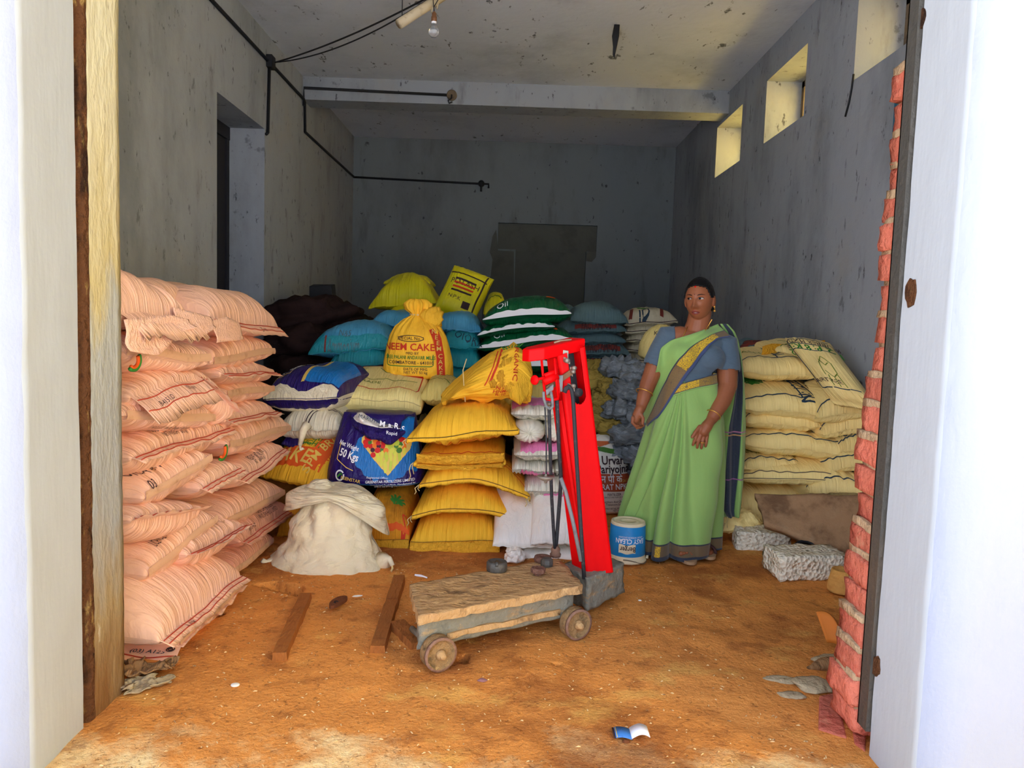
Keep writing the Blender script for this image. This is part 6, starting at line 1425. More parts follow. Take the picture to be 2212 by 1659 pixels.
wz = -.006
W1, W2 = wl_ * (1, 1, 0), wr2 * (1, 1, 0)
off2 = np.dot(A4 - A1, ey) - .05
for w_ in (W1, W2): wheel(w_ + ez * wz, .061, .045)
for w_, d_ in ((W1, .14), (W2, -.02)): wheel(w_ + ey * (off2 - .02) + ex * d_ + ez * wz, .058, .04)
for w_ in (W1, W2): MB().tube([w_ + ez * .055 + ey * .03, w_ + ey * (off2 - .02) + ez * .055], .012, 8).build('axle', M['scale_iron'], scale, True)
# column box at the right end
B1, B2 = at_z(1270, 1317, .05), at_z(1349, 1277, .06)
bx = (B2 - B1); bx /= np.linalg.norm(bx)
C1, C2 = dz(B1, 0), dz(B2, 0); C3, C4 = C2 + ey * .20, C1 + ey * .20
rough_hexa('column_box', [dz(C1, .045), dz(C2, .055), dz(C3, .055), dz(C4, .045), dz(C1 + ex * -.01, .185), dz(C2 - ex * .012, .190), dz(C3 - ex * .012, .190), dz(C4, .185)], M['scale_iron'], scale, .007, 12, 9)
# red column: a tapering channel, open front near the head
yc = float((C1 + C4)[1] / 2) + .02
F0L, F0R = at(1270, 1240, yc - .02), at(1324, 1236, yc + .01)
T0L, T0R = at(1207, 768, yc - .03), at(1263, 748, yc + .0)
DEP = ey * .085
def col_pt(u, t, d=0.0):
    b = F0L * (1 - u) + F0R * u; a = T0L * (1 - u) + T0R * u
    return b * (1 - t) + a * t + ey * d
# front sheet with the arched cut-out, built on a grid
nu_, nt = 44, 220; V = []; idx = {}; F = []
cut = lambda u, t: (.30 < u < .80) and (t > .80 or ((u - .55) / .25) ** 2 + ((t - .80) / .035) ** 2 < 1)
for j in range(nt + 1):
    for i in range(nu_ + 1):
        u, t = i / nu_, j / nt; e = min(u, 1 - u)
        V.append(col_pt(u, t, -.0 + .012 * max(0, 1 - e / .06) ** 2))
for j in range(nt):
    for i in range(nu_):
        if not cut((i + .5) / nu_, (j + .5) / nt): F.append([j*(nu_+1)+i, j*(nu_+1)+i+1, (j+1)*(nu_+1)+i+1, (j+1)*(nu_+1)+i])
column = mesh_obj('column', V, F, M['scale_red'], scale, None, True)
sm = column.modifiers.new('thickness', 'SOLIDIFY'); sm.thickness = .007; sm.offset = 1
mb = MB()
for u in (0.0, 1.0):
    P = [col_pt(u, 0, .010), col_pt(u, 0, .115), col_pt(u, 1, .095), col_pt(u, 1, .010)]; s_ = ex * (.004 if u == 0 else -.004)
    mb.add([*P, *[p + s_ for p in P]], [[0, 1, 2, 3], [7, 6, 5, 4], [0, 4, 5, 1], [1, 5, 6, 2], [2, 6, 7, 3], [3, 7, 4, 0]])
mb.add([col_pt(0, 0, .11), col_pt(1, 0, .11), col_pt(1, .80, .095), col_pt(0, .80, .095)], [[3, 2, 1, 0]])
mb.add([col_pt(0, .80, .095), col_pt(.3, .80, .095), col_pt(.3, 1, .092), col_pt(0, 1, .092), col_pt(.8, .8, .095), col_pt(1, .8, .095), col_pt(1, 1, .092), col_pt(.8, 1, .092)], [[3, 2, 1, 0], [7, 6, 5, 4]])
mb.build('column_side', M['scale_red'], scale, False)
MB().add([col_pt(.06, .72, .085), col_pt(.97, .72, .085), col_pt(.97, .99, .08), col_pt(.06, .99, .08), col_pt(.06, .72, .089), col_pt(.97, .72, .089), col_pt(.97, .99, .084), col_pt(.06, .99, .084)], [[0, 1, 2, 3], [7, 6, 5, 4], [0, 4, 5, 1], [2, 6, 7, 3]]).build('column_inside', M['black'], scale, False)
# narrow lip on the column's left, set back
MB().add([col_pt(-.02, 0, .02), col_pt(.0, 0, .005), col_pt(.0, .80, .005), col_pt(-.16, .80, .02), col_pt(-.02, 0, .05), col_pt(.0, 0, .05), col_pt(.0, .80, .05), col_pt(-.16, .80, .05)], [[0, 1, 2, 3], [7, 6, 5, 4], [0, 3, 7, 4], [3, 2, 6, 7], [0, 4, 5, 1]]).build('column_lip', M['scale_red'], scale, False)
# head cap
hd0 = at(1262, 757, yc + .04); hd1 = at(1152, 783, yc - .10)
hx_ = hd1 - hd0; hl = np.linalg.norm(hx_); hx_ /= hl; hy_ = np.array([hx_[1], -hx_[0], 0]); hy_ = -hy_ if hy_[1] < 0 else hy_; hy_ /= np.linalg.norm(hy_)
upv = np.array([0, 0, 1.0])
pts = [(-.004, 0), (hl * .80, 0.0), (hl, .035), (hl, .085), (hl * .86, .115), (-.004, .115)]
def cap_(p, z): return hd0 + hx_ * p[0] + hy_ * p[1] - upv * z
k = len(pts); V = [cap_(p, 0) for p in pts] + [cap_(p, -.046) for p in pts]
V2 = [cap_((p[0] * .985 + .002, .0575 + (p[1] - .0575) * .90), -.052) for p in pts]
cap = mesh_obj('head_cap', V + V2, [list(range(k))] + [[i, k + i, k + (i + 1) % k, (i + 1) % k] for i in range(k)] + [[k + i, 2 * k + i, 2 * k + (i + 1) % k, k + (i + 1) % k] for i in range(k)] + [[2 * k + i for i in range(k)][::-1]], M['scale_red'], scale, None, False)
bevel(cap, .004)
MB().tube([cap_((.05, .03), -.054), cap_((.09, .05), -.056), cap_((.13, .045), -.055)], .004, 5).build('dust_lump', M['rubble'], scale, True)
SP = lambda px, py, d=0.0: at(px, py, yc - .07 + d)
def rod(name, pts, r, m, d=0.0, n=8): return MB().tube([SP(x, y, d + (dd[0] if dd else 0)) for x, y, *dd in pts], r, n).build(name, M[m], scale, True)
rod('guide_frame', [(1170, 778), (1173, 812), (1178, 861)], .0055, 'scale_red', -.01); rod('guide_frame', [(1198, 774), (1201, 812), (1206, 860)], .0055, 'scale_red', -.01)
rod('guide_frame', [(1176, 861), (1192, 864), (1207, 861)], .006, 'scale_red', -.01); rod('guide_frame', [(1206, 862), (1208, 846), (1200, 776)], .005, 'scale_red', .0)
MB().tube([SP(1174, 825, -.02), SP(1204, 812, -.0)], .017, 14).build('poise_weight', M['scale_red'], scale, True)
MB().tube([SP(1176, 812, -.02), SP(1204, 801, -.0)], .010, 10).build('poise_weight', M['scale_red'], scale, True)
rod('poise_screw', [(1150, 822), (1176, 816)], .006, 'scale_red', -.03)
pk = SP(1155, 821, -.03); MB().lathe(pk, [(.001, -.004), (.018, -.004), (.021, .0), (.018, .005), (.001, .005)], 20, axis=(-.6, -.8, .05)).build('screw_knob', M['scale_red'], scale, True)
def bar_(name, p0, p1, h, th, m, d0=0.0, d1=0.0):
    a, b = SP(*p0, d0), SP(*p1, d1); n2 = ey * th
    return bevel(MB().hexa([a - upv * h, b - upv * h, b - upv * h + n2, a - upv * h + n2, a + upv * h, b + upv * h, b + upv * h + n2, a + upv * h + n2]).build(name, M[m], scale, False), .002)
bar_('beam_lever', (1180, 842), (1238, 802), .014, .008, 'old_brass', .0, .03); bar_('beam_end', (1176, 852), (1196, 836), .012, .012, 'grey_rod', -.01, -.01)
bar_('pivot_block', (1207, 830), (1216, 828), .034, .02, 'grey_rod', .0, .0)
for (px, py, r) in ((1225, 779, .010), (1240, 795, .009), (1238, 803, .008), (1238, 834, .009), (1183, 850, .007), (1187, 873, .010)):
    MB().lathe(SP(px, py, .02), [(.001, -.010), (r, -.008), (r, .010), (.001, .012)], 12, axis=ey).build('bearing', M['dull_steel'], scale, True)
bar_('link_plate', (1219, 776), (1232, 782), .010, .012, 'dull_steel', .03, .03); bar_('link_plate', (1228, 834), (1242, 840), .012, .012, 'dull_steel', .03, .03); bar_('link_plate', (1232, 800), (1238, 806), .016, .006, 'dull_steel', .035, .035)
bar_('balance_plate', (1214, 770), (1228, 772), .028, .004, 'dull_steel', .05, .05)
MB().lathe(SP(1246, 847, .05), [(.001, -.02), (.018, -.02), (.018, .02), (.001, .02)], 16, axis=ey).build('roller', M['black_rod'], scale, True)
# stirrup, long rods, hanger with its pan
rod('stirrup', [(1174, 846), (1175, 862), (1180, 878), (1188, 884)], .006, 'grey_rod', -.02); rod('stirrup', [(1190, 846), (1193, 862), (1194, 878), (1188, 884)], .006, 'grey_rod', -.02)
ye = 3.36 - (yc - .07)
rod('long_rod', [(1186, 884), (1188, 960, ye * .25), (1192, 1080, ye * .65), (1197, 1168, ye * .95), (1199, 1186, ye)], .0075, 'black_rod', -.01); rod('long_rod', [(1203, 862), (1207, 960, ye * .3), (1212, 1034, ye * .52), (1209, 1080, ye * .68), (1202, 1170, ye * .95), (1200, 1186, ye)], .0085, 'black_rod', .0)
rod('hook_rod', [(1222, 838), (1228, 834), (1235, 842), (1238, 862), (1246, 1000), (1256, 1160), (1262, 1250)], .0085, 'black_rod', -.02)
rod('hook_rod', [(1219, 848), (1222, 840), (1229, 836)], .010, 'black_rod', -.02)
rod('prop_rod', [(1211, 1032), (1222, 1062), (1238, 1128), (1255, 1212)], .0085, 'grey_rod', -.02)
rod('hanger_rod', [(1177, 880), (1180, 940), (1180, 1030)], .0028, 'black_rod', -.05)
pc = SP(1179, 1030, -.05)
MB().lathe(pc, [(.001, -.028), (.006, -.026), (.008, -.018), (.022, -.012), (.037, .0), (.036, .004), (.010, .001), (.005, .006), (.005, .012), (.001, .013)], 28).build('weight_pan', M['dull_steel'], scale, True)
stp = at(1200, 1190, 3.36)
MB().lathe(dz(stp, .195), [(.024, 0), (.026, .012), (.020, .02), (.022, .035), (.012, .05), (.008, .055)], 12).build('rod_socket', M['rust_rim'], scale, True)
# loose weights and crust on the deck
def dk(px, py, z=.205): return at_z(px, py, z)
w1 = dk(1073, 1232); tag(MB().lathe(w1, [(.042, 0), (.044, .006), (.044, .034), (.040, .040), (.034, .041), (.030, .037), (.008, .037), (.001, .036)], 28).box(w1 + (-.006, -.046, .030), w1 + (.006, .0, .044)).build('iron_weight', M['guide_metal'], None, True, w1), 'round slotted iron weight lying alone on the scale deck', 'weight')
M['rusty'] = mat('rusty', lin(120, 84, 68), .9, .2, layers=[(30, ONE, lin(86, 60, 50), .5, .7, .7)], bumps=[(60, ONE, .8)])
w2 = dk(1162, 1242); tag(MB().lathe(w2, [(.016, 0), (.020, .008), (.030, .012), (.032, .028), (.028, .032), (.001, .030)], 8).build('iron_weight', M['rusty'], None, False, w2), 'rusty notched iron piece in front on the scale deck', 'weight')
w3 = dk(1181, 1222); tag(MB().lathe(w3, [(.026, 0), (.028, .01), (.026, .028), (.018, .034), (.001, .033)], 9).build('iron_weight', M['guide_metal'], None, False, w3), 'dark lump of iron beside the rod socket on the scale deck', 'weight')
w4 = dk(1172, 1213); MBw = MB(); MBw.lathe(w4, [(.036, .0), (.040, .012), (.036, .024), (.014, .026), (.010, .012), (.001, .010)], 20); tag(MBw.build('iron_ring', M['rusty'], None, True, w4), 'rusty iron ring at the back of the scale deck', 'ring')
# ------------------------------------------------------------------ wiring, lamp, poster on the walls
M['conduit'] = mat('conduit', (.012, .013, .016), .6, .3)
PIPE = lambda pts, name, label, cat='pipe', r=.013: tag(MB().tube(pts, r, 8).build(name, M['conduit'], None, True, pts[0]), label, cat)
def wl3(px, py, o=.015): p = at_x(px, py, XL + o); return p
zp, zq = 3.288, 2.997
a = (XL + .014, 3.6, zp); b = (XL + .014, YB - .012, zp)
PIPE([a, (XL + .014, 6.36, zp), b], 'wire_conduit', 'black conduit running along the top of the left wall to the beam')
jb = np.array([XL + .03, 6.36, zp]); tag(bevel(MB().box(jb - (.03, .05, .05), jb + (.02, .05, .05)).build('junction_box', M['conduit'], None, False, jb), .006), 'small black junction box on the left wall conduit', 'box')
PIPE([(XL + .014, 6.36, zp - .04), (XL + .014, 6.33, 2.72), (XL + .014, 6.29, 2.70)], 'wire_conduit', 'black conduit dropping from the junction box to the niche corner')
zb_ = at(660, 190, YB - .012)[2]; e_ = at(976, 206, YB - .012)
PIPE([(XL + .014, YB - .014, zp - .06), (XL + .014, YB - .014, zb_), (e_[0], YB - .014, e_[2] + .0)], 'wire_conduit', 'black conduit running along the front of the beam to a round box')
rb = np.array([e_[0], YB - .02, e_[2]]); root = tag(MB().lathe(rb, [(.048, .02), (.048, -.012), (.040, -.016), (.038, -.008), (.001, -.006)], 24, axis=(0, 1, 0)).build('round_box', M['frame_old'], None, True, rb), 'round lamp box on the front of the beam with a loose hook', 'box')
MB().tube([rb + (0, -.01, 0), rb + (.0, -.03, -.04), rb + (-.03, -.03, -.06), rb + (-.02, -.03, -.085), rb + (.01, -.03, -.07)], .007, 6).build('loose_wire', M['conduit'], root, True)
PIPE([(XL + .014, YB - .02, zp), (XL + .014, YB + .02, zp - .02), (XL + .014, YB + .04, zq), (XL + .014, YK - .014, zq)], 'wire_conduit', 'black conduit dropping past the beam and on to the rear corner')
eb = at(1040, 397, YK - .02)
PIPE([(XL + .014, YK - .016, zq), (eb[0], YK - .016, eb[2]), (eb[0] + .09, YK - .016, eb[2]), (eb[0] + .09, YK - .02, eb[2] - .05)], 'wire_conduit', 'black conduit running along the back wall to a bare holder')
hb = np.array([eb[0] + .0, YK - .03, eb[2]]); tag(MB().lathe(hb, [(.04, .02), (.04, -.02), (.02, -.05), (.001, -.05)], 16, axis=(0, 1, 0)).box(hb + (-.012, -.03, -.10), hb + (.012, -.01, .0)).build('lamp_holder', M['conduit'], None, True, hb), 'bare lamp holder at the end of the back wall conduit', 'holder')
# tube batten and bulb hung on wires
YLm = 4.7
t0, t1 = at(862, 52, YLm), at(962, -12, YLm + .2); M['old_ivory'] = mat('old_ivory', lin(186, 170, 138), .6, .3, layers=[(20, ONE, lin(130, 110, 84), .52, .7, .6)])
root = empty('tube_batten', (t0 + t1) / 2, 'old ivory tube light batten hanging aslant under the ceiling', 'lamp')
MB().tube([t0, t1], .030, 10).build('batten_body', M['old_ivory'], root, True)
MB().tube([t0 + (.012, 0, .028), t1 + (.012, 0, .028)], .006, 6).build('wire', M['conduit'], root, True)
for f_ in (.70, .82): p = t0 * (1 - f_) + t1 * f_; MB().tube([p + (0, 0, .05), p + (.012, -.02, 0), p + (.0, -.01, -.06)], .006, 6).build('binding_string', M['old_ivory'], root, True); 
for p in (t0, t1): MB().tube([p * .88 + (t0 + t1) * .06, np.array([*(p * .88 + (t0 + t1) * .06)[:2], ZC])], .003, 5).build('hanging_wire', M['conduit'], root, True)
bp = at(937, 68, YLm + .05)
root = empty('light_bulb', bp, 'clear glass light bulb hanging from a brass holder on a thin wire', 'bulb')
M['glass'] = mat('bulb_glass', (.92, .93, .92), .06, .5, trans=.85)
MB().lathe(bp, [(.001, -.036), (.016, -.033), (.027, -.022), (.031, -.004), (.028, .014), (.018, .032), (.014, .046), (.013, .052)], 24).build('glass_bulb', M['glass'], root, True)
MB().lathe(bp, [(.001, .030), (.012, .034), (.016, .05), (.016, .06)], 16).build('frosted_neck', M['ink_white'], root, True)
MB().lathe(bp, [(.015, .056), (.017, .058), (.017, .085), (.014, .088), (.014, .104), (.008, .112), (.004, .118), (.001, .119)], 16).build('bulb_holder', M['old_brass'], root, True)
MB().tube([bp + (0, 0, .118), bp + (-.008, 0, .18), bp + (.006, .0, .26), (bp[0], bp[1], ZC)], .003, 5).build('hanging_wire', M['conduit'], root, True)
MB().tube([bp + (-.004, 0, .14), bp + (.03, 0, .20), bp + (.035, .0, .26), (bp[0] + .02, bp[1], ZC)], .003, 5).build('hanging_wire', M['conduit'], root, True)
w0, w1_ = jb + (.03, 0, .0), t1 + (0, 0, .04)
wp_ = [w0 * (1 - t) + w1_ * t - np.array([0, 0, .10 * 4 * t * (1 - t) * .4]) for t in np.linspace(0, 1, 24)]; wq_ = [w0 * (1 - t) + w1_ * t - np.array([0, 0, .10 * 4 * t * (1 - t) * .9]) for t in np.linspace(0, 1, 24)]
tag(MB().tube(wp_, .006, 6).build('lamp_wire', M['conduit'], None, True, w0), 'upper slack wire from the wall box to the tube batten', 'wire'); tag(MB().tube(wq_, .005, 6).build('lamp_wire', M['conduit'], None, True, w0), 'lower sagging wire from the wall box to the tube batten', 'wire')
# hanging black cobweb clump, a wire on the right wall
cw = at(1332, 72, 5.9); s_ = ZC - cw[2]; cw[2] = ZC
mb = MB()
for i in range(5): mb.tube([cw + (.006 * i - .012, 0, 0), cw + (.008 * i - .022, .01, -.08), cw + (.003 * i - .014, 0, -.16), cw + (-.02 + .002 * i, .0, -.22 - .005 * i)], [.010, .012, .010, .004], 6)
tag(mb.build('hanging_soot', M['conduit'], None, True, cw), 'sooty black cobweb clump hanging from the ceiling ahead of the beam', 'cobweb')
hw_ = [(XR - .006, at_x(x, y, XR)[1], at_x(x, y, XR)[2]) for x, y in ((1846, 160), (1842, 190), (1836, 222), (1828, 252))]
tag(MB().tube(hw_, .006, 6).build('wall_wire', M['conduit'], None, True, hw_[0]), 'thin dark wire end hanging below the nearest high window', 'wire')
M['poster_blue'] = mat('poster_blue', lin(40, 96, 120), .6, .3, layers=[(6, ONE, lin(28, 70, 96), .5, .7, .7), (20, (1, 1, 3), lin(110, 150, 140), .62, .72, .5)])
pa, pb = at_x(1938, 150, XR - .004), at_x(1974, 126, XR - .004); pz0 = at_x(1936, 286, XR)[2]
ps_ = MB().box((XR - .006, pb[1] - .25, pz0), (XR - .001, pa[1], pa[2])).build('wall_poster', M['poster_blue'], None, False, (XR - .003, pa[1], pz0)); tag(ps_, 'faded blue green poster on the right wall near the doorway', 'poster')
for i in range(9): zz = pz0 + .05 + i * .022; MB().box((XR - .0072, pa[1] - .20 + .02 * (i % 3), zz), (XR - .0065, pa[1] - .03, zz + .007)).build('print_line', M['greyblue'], ps_, False)
# ------------------------------------------------------------------ the woman in the green sari
from mathutils.bvhtree import BVHTree
YW = 4.14
def W_(px, py, dy=0.0): return at(px, py, YW + dy)
def project(p):
    d = np.asarray(p, float) - CAMP
    c, s = math.cos(YAW), math.sin(YAW); x, y = c * d[0] - s * d[1], s * d[0] + c * d[1]
    c, s = math.cos(PITCH), math.sin(PITCH); D, Z = c * y - s * d[2], s * y + c * d[2]
    u, v = x / D * FPX, -Z / D * FPX; c, s = math.cos(ROLL), math.sin(ROLL)
    return CX + c * u - s * v, CY + s * u + c * v
M['skin'] = mat('skin', lin(150, 90, 58), .5, .35, layers=[(9, ONE, lin(124, 70, 44), .46, .7, .5)], bumps=[(160, ONE, .12, 'Object', 'noise', .002)])
M['hair'] = mat('hair', (.005, .004, .004), .5, .2, bumps=[(60, (6, 1, 1), .5, 'Object', 'noise', .004)])
M['lips'] = mat('lips', lin(134, 60, 54), .45, .4)
M['eye_white'] = mat('eye_white', lin(172, 158, 146), .3, .5)
M['gold'] = mat('gold', lin(226, 170, 80), .3, .5, metal=.8)
M['blouse'] = mat('blouse', lin(82, 100, 114), .85, .2, layers=[(4, ONE, lin(66, 82, 98), .48, .7, .5)], bumps=[(9, (1, 1, 2.5), .5, 'Object', 'noise', .02, .8), (500, ONE, .15, 'Object', 'noise', .001)], sheen=.2)
GREEN, NAVY, BROWN, GOLDC = lin(142, 180, 98), lin(48, 54, 70), lin(112, 92, 66), lin(214, 176, 40)
def band_mat(name, stops_u, stops_v=(), axis='V', sheen=.25, bump=.35, gold=None):
    """woven bands: colour steps along one UV axis; stops_v: narrow cross stripes (lo, hi, colour) along the other; gold: (lo, hi, lo2, hi2) brocade box"""
    def f(N, L, tc, cur):
        sp = N.new('ShaderNodeSeparateXYZ'); L.new(tc.outputs['UV'], sp.inputs[0])
        a, b = (sp.outputs['Y'], sp.outputs['X']) if axis == 'V' else (sp.outputs['X'], sp.outputs['Y'])
        rp = N.new('ShaderNodeValToRGB'); rp.color_ramp.interpolation = 'CONSTANT'; e = rp.color_ramp.elements
        e[0].position = stops_u[0][0]; e[0].color = (*stops_u[0][1], 1); e[1].position = stops_u[1][0]; e[1].color = (*stops_u[1][1], 1)
        for p, c in stops_u[2:]: q = e.new(p); q.color = (*c, 1)
        L.new(a, rp.inputs[0]); cur = rp.outputs[0]
        def rng_(sock, lo, hi):
            g = N.new('ShaderNodeMath'); g.operation = 'GREATER_THAN'; g.inputs[1].default_value = lo; L.new(sock, g.inputs[0])
            l_ = N.new('ShaderNodeMath'); l_.operation = 'LESS_THAN'; l_.inputs[1].default_value = hi; L.new(sock, l_.inputs[0])
            m_ = N.new('ShaderNodeMath'); m_.operation = 'MULTIPLY'; L.new(g.outputs[0], m_.inputs[0]); L.new(l_.outputs[0], m_.inputs[1]); return m_.outputs[0]
        for lo, hi, c in stops_v:
            mx = N.new('ShaderNodeMix'); mx.data_type = 'RGBA'; L.new(rng_(b, lo, hi), mx.inputs['Factor']); L.new(cur, mx.inputs['A']); mx.inputs['B'].default_value = (*c, 1); cur = mx.outputs['Result']
        for g in (gold or ()):
            m1 = N.new('ShaderNodeMath'); m1.operation = 'MULTIPLY'; L.new(rng_(a, g[0], g[1]), m1.inputs[0]); L.new(rng_(b, g[2], g[3]), m1.inputs[1])
            vo = N.new('ShaderNodeTexVoronoi'); vo.feature = 'DISTANCE_TO_EDGE'; vo.inputs['Scale'].default_value = 95; L.new(tc.outputs['Object'], vo.inputs['Vector'])
            gt = N.new('ShaderNodeMath'); gt.operation = 'GREATER_THAN'; gt.inputs[1].default_value = .055; L.new(vo.outputs['Distance'], gt.inputs[0])
            m2 = N.new('ShaderNodeMath'); m2.operation = 'MULTIPLY'; L.new(m1.outputs[0], m2.inputs[0]); L.new(gt.outputs[0], m2.inputs[1])
            mx = N.new('ShaderNodeMix'); mx.data_type = 'RGBA'; L.new(m2.outputs[0], mx.inputs['Factor']); L.new(cur, mx.inputs['A']); mx.inputs['B'].default_value = (*g[4], 1); cur = mx.outputs['Result']
        return cur
    return mat(name, GREEN, .72, .25, uvcol=f, sheen=sheen, layers=[(260, (1, .12, 1), lin(120, 156, 84), .5, .75, .22)], bumps=[(12, (1, 1, .3), bump, 'Object', 'noise', .012, .6), (600, ONE, .12, 'Object', 'noise', .001)])
GDIM = lin(150, 120, 52)
M['sari_skirt'] = band_mat('sari_skirt', [(0, NAVY), (.016, BROWN), (.078, NAVY), (.084, GREEN)], gold=[(.018, .075, .555, .572, GOLDC), (.018, .075, .615, .63, GOLDC), (.018, .075, .695, .71, GOLDC)])
M['sari_front'] = band_mat('sari_front', [(0, lin(58, 72, 112)), (.09, BROWN), (.46, NAVY), (.49, GREEN)], gold=[(.11, .45, .46, .90, GOLDC), (.11, .45, .02, .46, lin(130, 104, 66))])
M['sari_belt'] = band_mat('sari_belt', [(0, GREEN), (.10, NAVY), (.14, BROWN), (.93, NAVY)], gold=[(.18, .9, .05, .55, GOLDC), (.18, .9, .55, 1, GDIM)])
M['sari_tail'] = band_mat('sari_tail', [(0, GREEN), (.27, NAVY), (.74, lin(96, 140, 80)), (.76, GREEN)], stops_v=[(.555, .562, lin(170, 110, 140)), (.572, .578, lin(196, 150, 90)), (.80, .806, lin(150, 90, 140))], axis='U')
base = W_(1470, 1200, 0); base[2] = 0
woman = empty('person', base, 'woman in a green sari with navy border and grey blouse, standing, looking aside', 'person')
# --- body: one skin surface from tapered limbs, head and fingers, fused
def ell(c, r, n=28, m_=18, rot=None):
    th = np.linspace(0, 2 * np.pi, n, endpoint=False); ph = np.linspace(-np.pi / 2 + .06, np.pi / 2 - .06, m_); T, P = np.meshgrid(th, ph)
    q = np.stack([np.cos(P) * np.cos(T), np.cos(P) * np.sin(T), np.sin(P)], -1).reshape(-1, 3) * np.asarray(r, float)
    if rot is not None: q = q @ np.array(rot).T
    F = [[j*n+i, j*n+(i+1)%n, (j+1)*n+(i+1)%n, (j+1)*n+i] for j in range(m_-1) for i in range(n)] + [list(range(n))[::-1], [(m_-1)*n+i for i in range(n)]]
    return q + np.asarray(c, float), F
def capsule(mb, pts, rr, n=16):
    pts = [np.asarray(p, float) for p in pts]
    # rounded ends
    d0 = pts[0] - pts[1]; d0 /= np.linalg.norm(d0); d1 = pts[-1] - pts[-2]; d1 /= np.linalg.norm(d1)
    P = [pts[0] + d0 * rr[0] * a for a in (.95, .7, .35)] + pts + [pts[-1] + d1 * rr[-1] * a for a in (.35, .7, .95)]
    R = [rr[0] * a for a in (.3, .71, .93)] + list(rr) + [rr[-1] * a for a in (.93, .71, .3)]
    # smooth in-between
    mb.tube(P, R, n)
hc = W_(1511, 648, -.01); HPHI = math.radians(-30); HTILT = math.radians(-2)
def head_disp(d):
    """unit direction(s) -> head surface point in head space (face along -y)"""
    x, y, z = d[:, 0], d[:, 1], d[:, 2]
    q = d * np.array([.074, .094, .112])
    jaw = np.clip(-q[:, 2] / .112, 0, 1)
    q[:, 0] *= 1 - .22 * jaw ** 1.6; q[:, 1] = np.where(q[:, 1] > 0, q[:, 1] * (1 - .45 * jaw), q[:, 1] * (1 - .06 * jaw) )
    front = np.clip(-y * 1.6, 0, 1) ** 1.0
    X, Z = q[:, 0], q[:, 2]
    g = lambda cx, cz, sx, sz: np.exp(-((X - cx) / sx) ** 2 - ((Z - cz) / sz) ** 2)
    o = .025 * g(0, -.038, .0125, .013) + .012 * g(0, -.018, .008, .02) + .008 * g(.013, -.042, .008, .008) + .008 * g(-.013, -.042, .008, .008)
    o += -.010 * (g(.031, .004, .017, .012) + g(-.031, .004, .017, .012)) + .004 * (g(.03, .022, .022, .008) + g(-.03, .022, .022, .008))
    o += .006 * (g(.042, -.03, .022, .022) + g(-.042, -.03, .022, .022)) + .008 * g(0, -.063, .022, .0055) + .009 * g(0, -.076, .019, .006) - .006 * g(0, -.0695, .02, .0025) + .008 * g(0, -.098, .022, .013)
    o += -.004 * g(0, -.052, .006, .006)
    q[:, 1] -= o * front
    return q
def sphere_dirs(n, m_):
    th = np.linspace(0, 2 * np.pi, n, endpoint=False); ph = np.linspace(-np.pi / 2 + .02, np.pi / 2 - .02, m_); T, P = np.meshgrid(th, ph)
    return np.stack([np.cos(P) * np.sin(T), -np.cos(P) * np.cos(T), np.sin(P)], -1).reshape(-1, 3), [[j*n+i, j*n+(i+1)%n, (j+1)*n+(i+1)%n, (j+1)*n+i] for j in range(m_-1) for i in range(n)] + [list(range(n))[::-1], [(m_-1)*n+i for i in range(n)]]
cph, sph = math.cos(HPHI), math.sin(HPHI); ct_, st_ = math.cos(HTILT), math.sin(HTILT)
RH = np.array([[cph, -sph, 0], [sph, cph, 0], [0, 0, 1]]) @ np.array([[ct_, 0, st_], [0, 1, 0], [-st_, 0, ct_]])
HS = 1.0
def H2W(q): return (np.asarray(q, float) * HS) @ RH.T + hc
D, HF = sphere_dirs(110, 90); HV = head_disp(D)
mbw = MB(); mbw.add(H2W(HV), HF)
for s in (-1, 1):   # ears
    mbw.add(*(lambda e: (H2W(e[0]), e[1]))(ell((s * .076, .012, -.008), (.010, .020, .031))))
capsule(mbw, [W_(1513, 672, .02), W_(1508, 700, .02), W_(1504, 722, .03)], [.060, .064, .078], 20)
for c, r in ((W_(1502, 742, .02), (.150, .095, .085)), (W_(1492, 775, .0), (.150, .105, .10)), (W_(1488, 830, .0), (.148, .115, .12)), (W_(1487, 900, .02), (.175, .14, .15))): mbw.add(*ell(c, r))
for sx in (1462, 1518): capsule(mbw, [W_(sx, 920, .0), W_(sx, 1050, .02), W_(sx, 1165, .0)], [.085, .06, .042])
capsule(mbw, [W_(1470, 726, .02), W_(1440, 726, .02), W_(1425, 760, .01), W_(1411, 800, -.01), W_(1399, 832, -.03), W_(1390, 860, -.06), W_(1383, 884, -.08)], [.055, .056, .052, .049, .044, .036, .027], 18)
capsule(mbw, [W_(1545, 734, .03), W_(1568, 744, .02), W_(1571, 790, -.01), W_(1571, 835, -.05), W_(1560, 866, -.09), W_(1545, 893, -.13), W_(1535, 909, -.145)], [.056, .060, .057, .052, .047, .036, .028], 18)
def hand(wrist, pts_palm, r_palm, fingers, thumb):
    capsule(mbw, [wrist] + pts_palm, [.026] + r_palm, 14)
    for f in fingers: capsule(mbw, f, [.0098, .0092, .0086, .0075][:len(f)], 10)
    capsule(mbw, thumb, [.0125, .0105, .0085], 10)
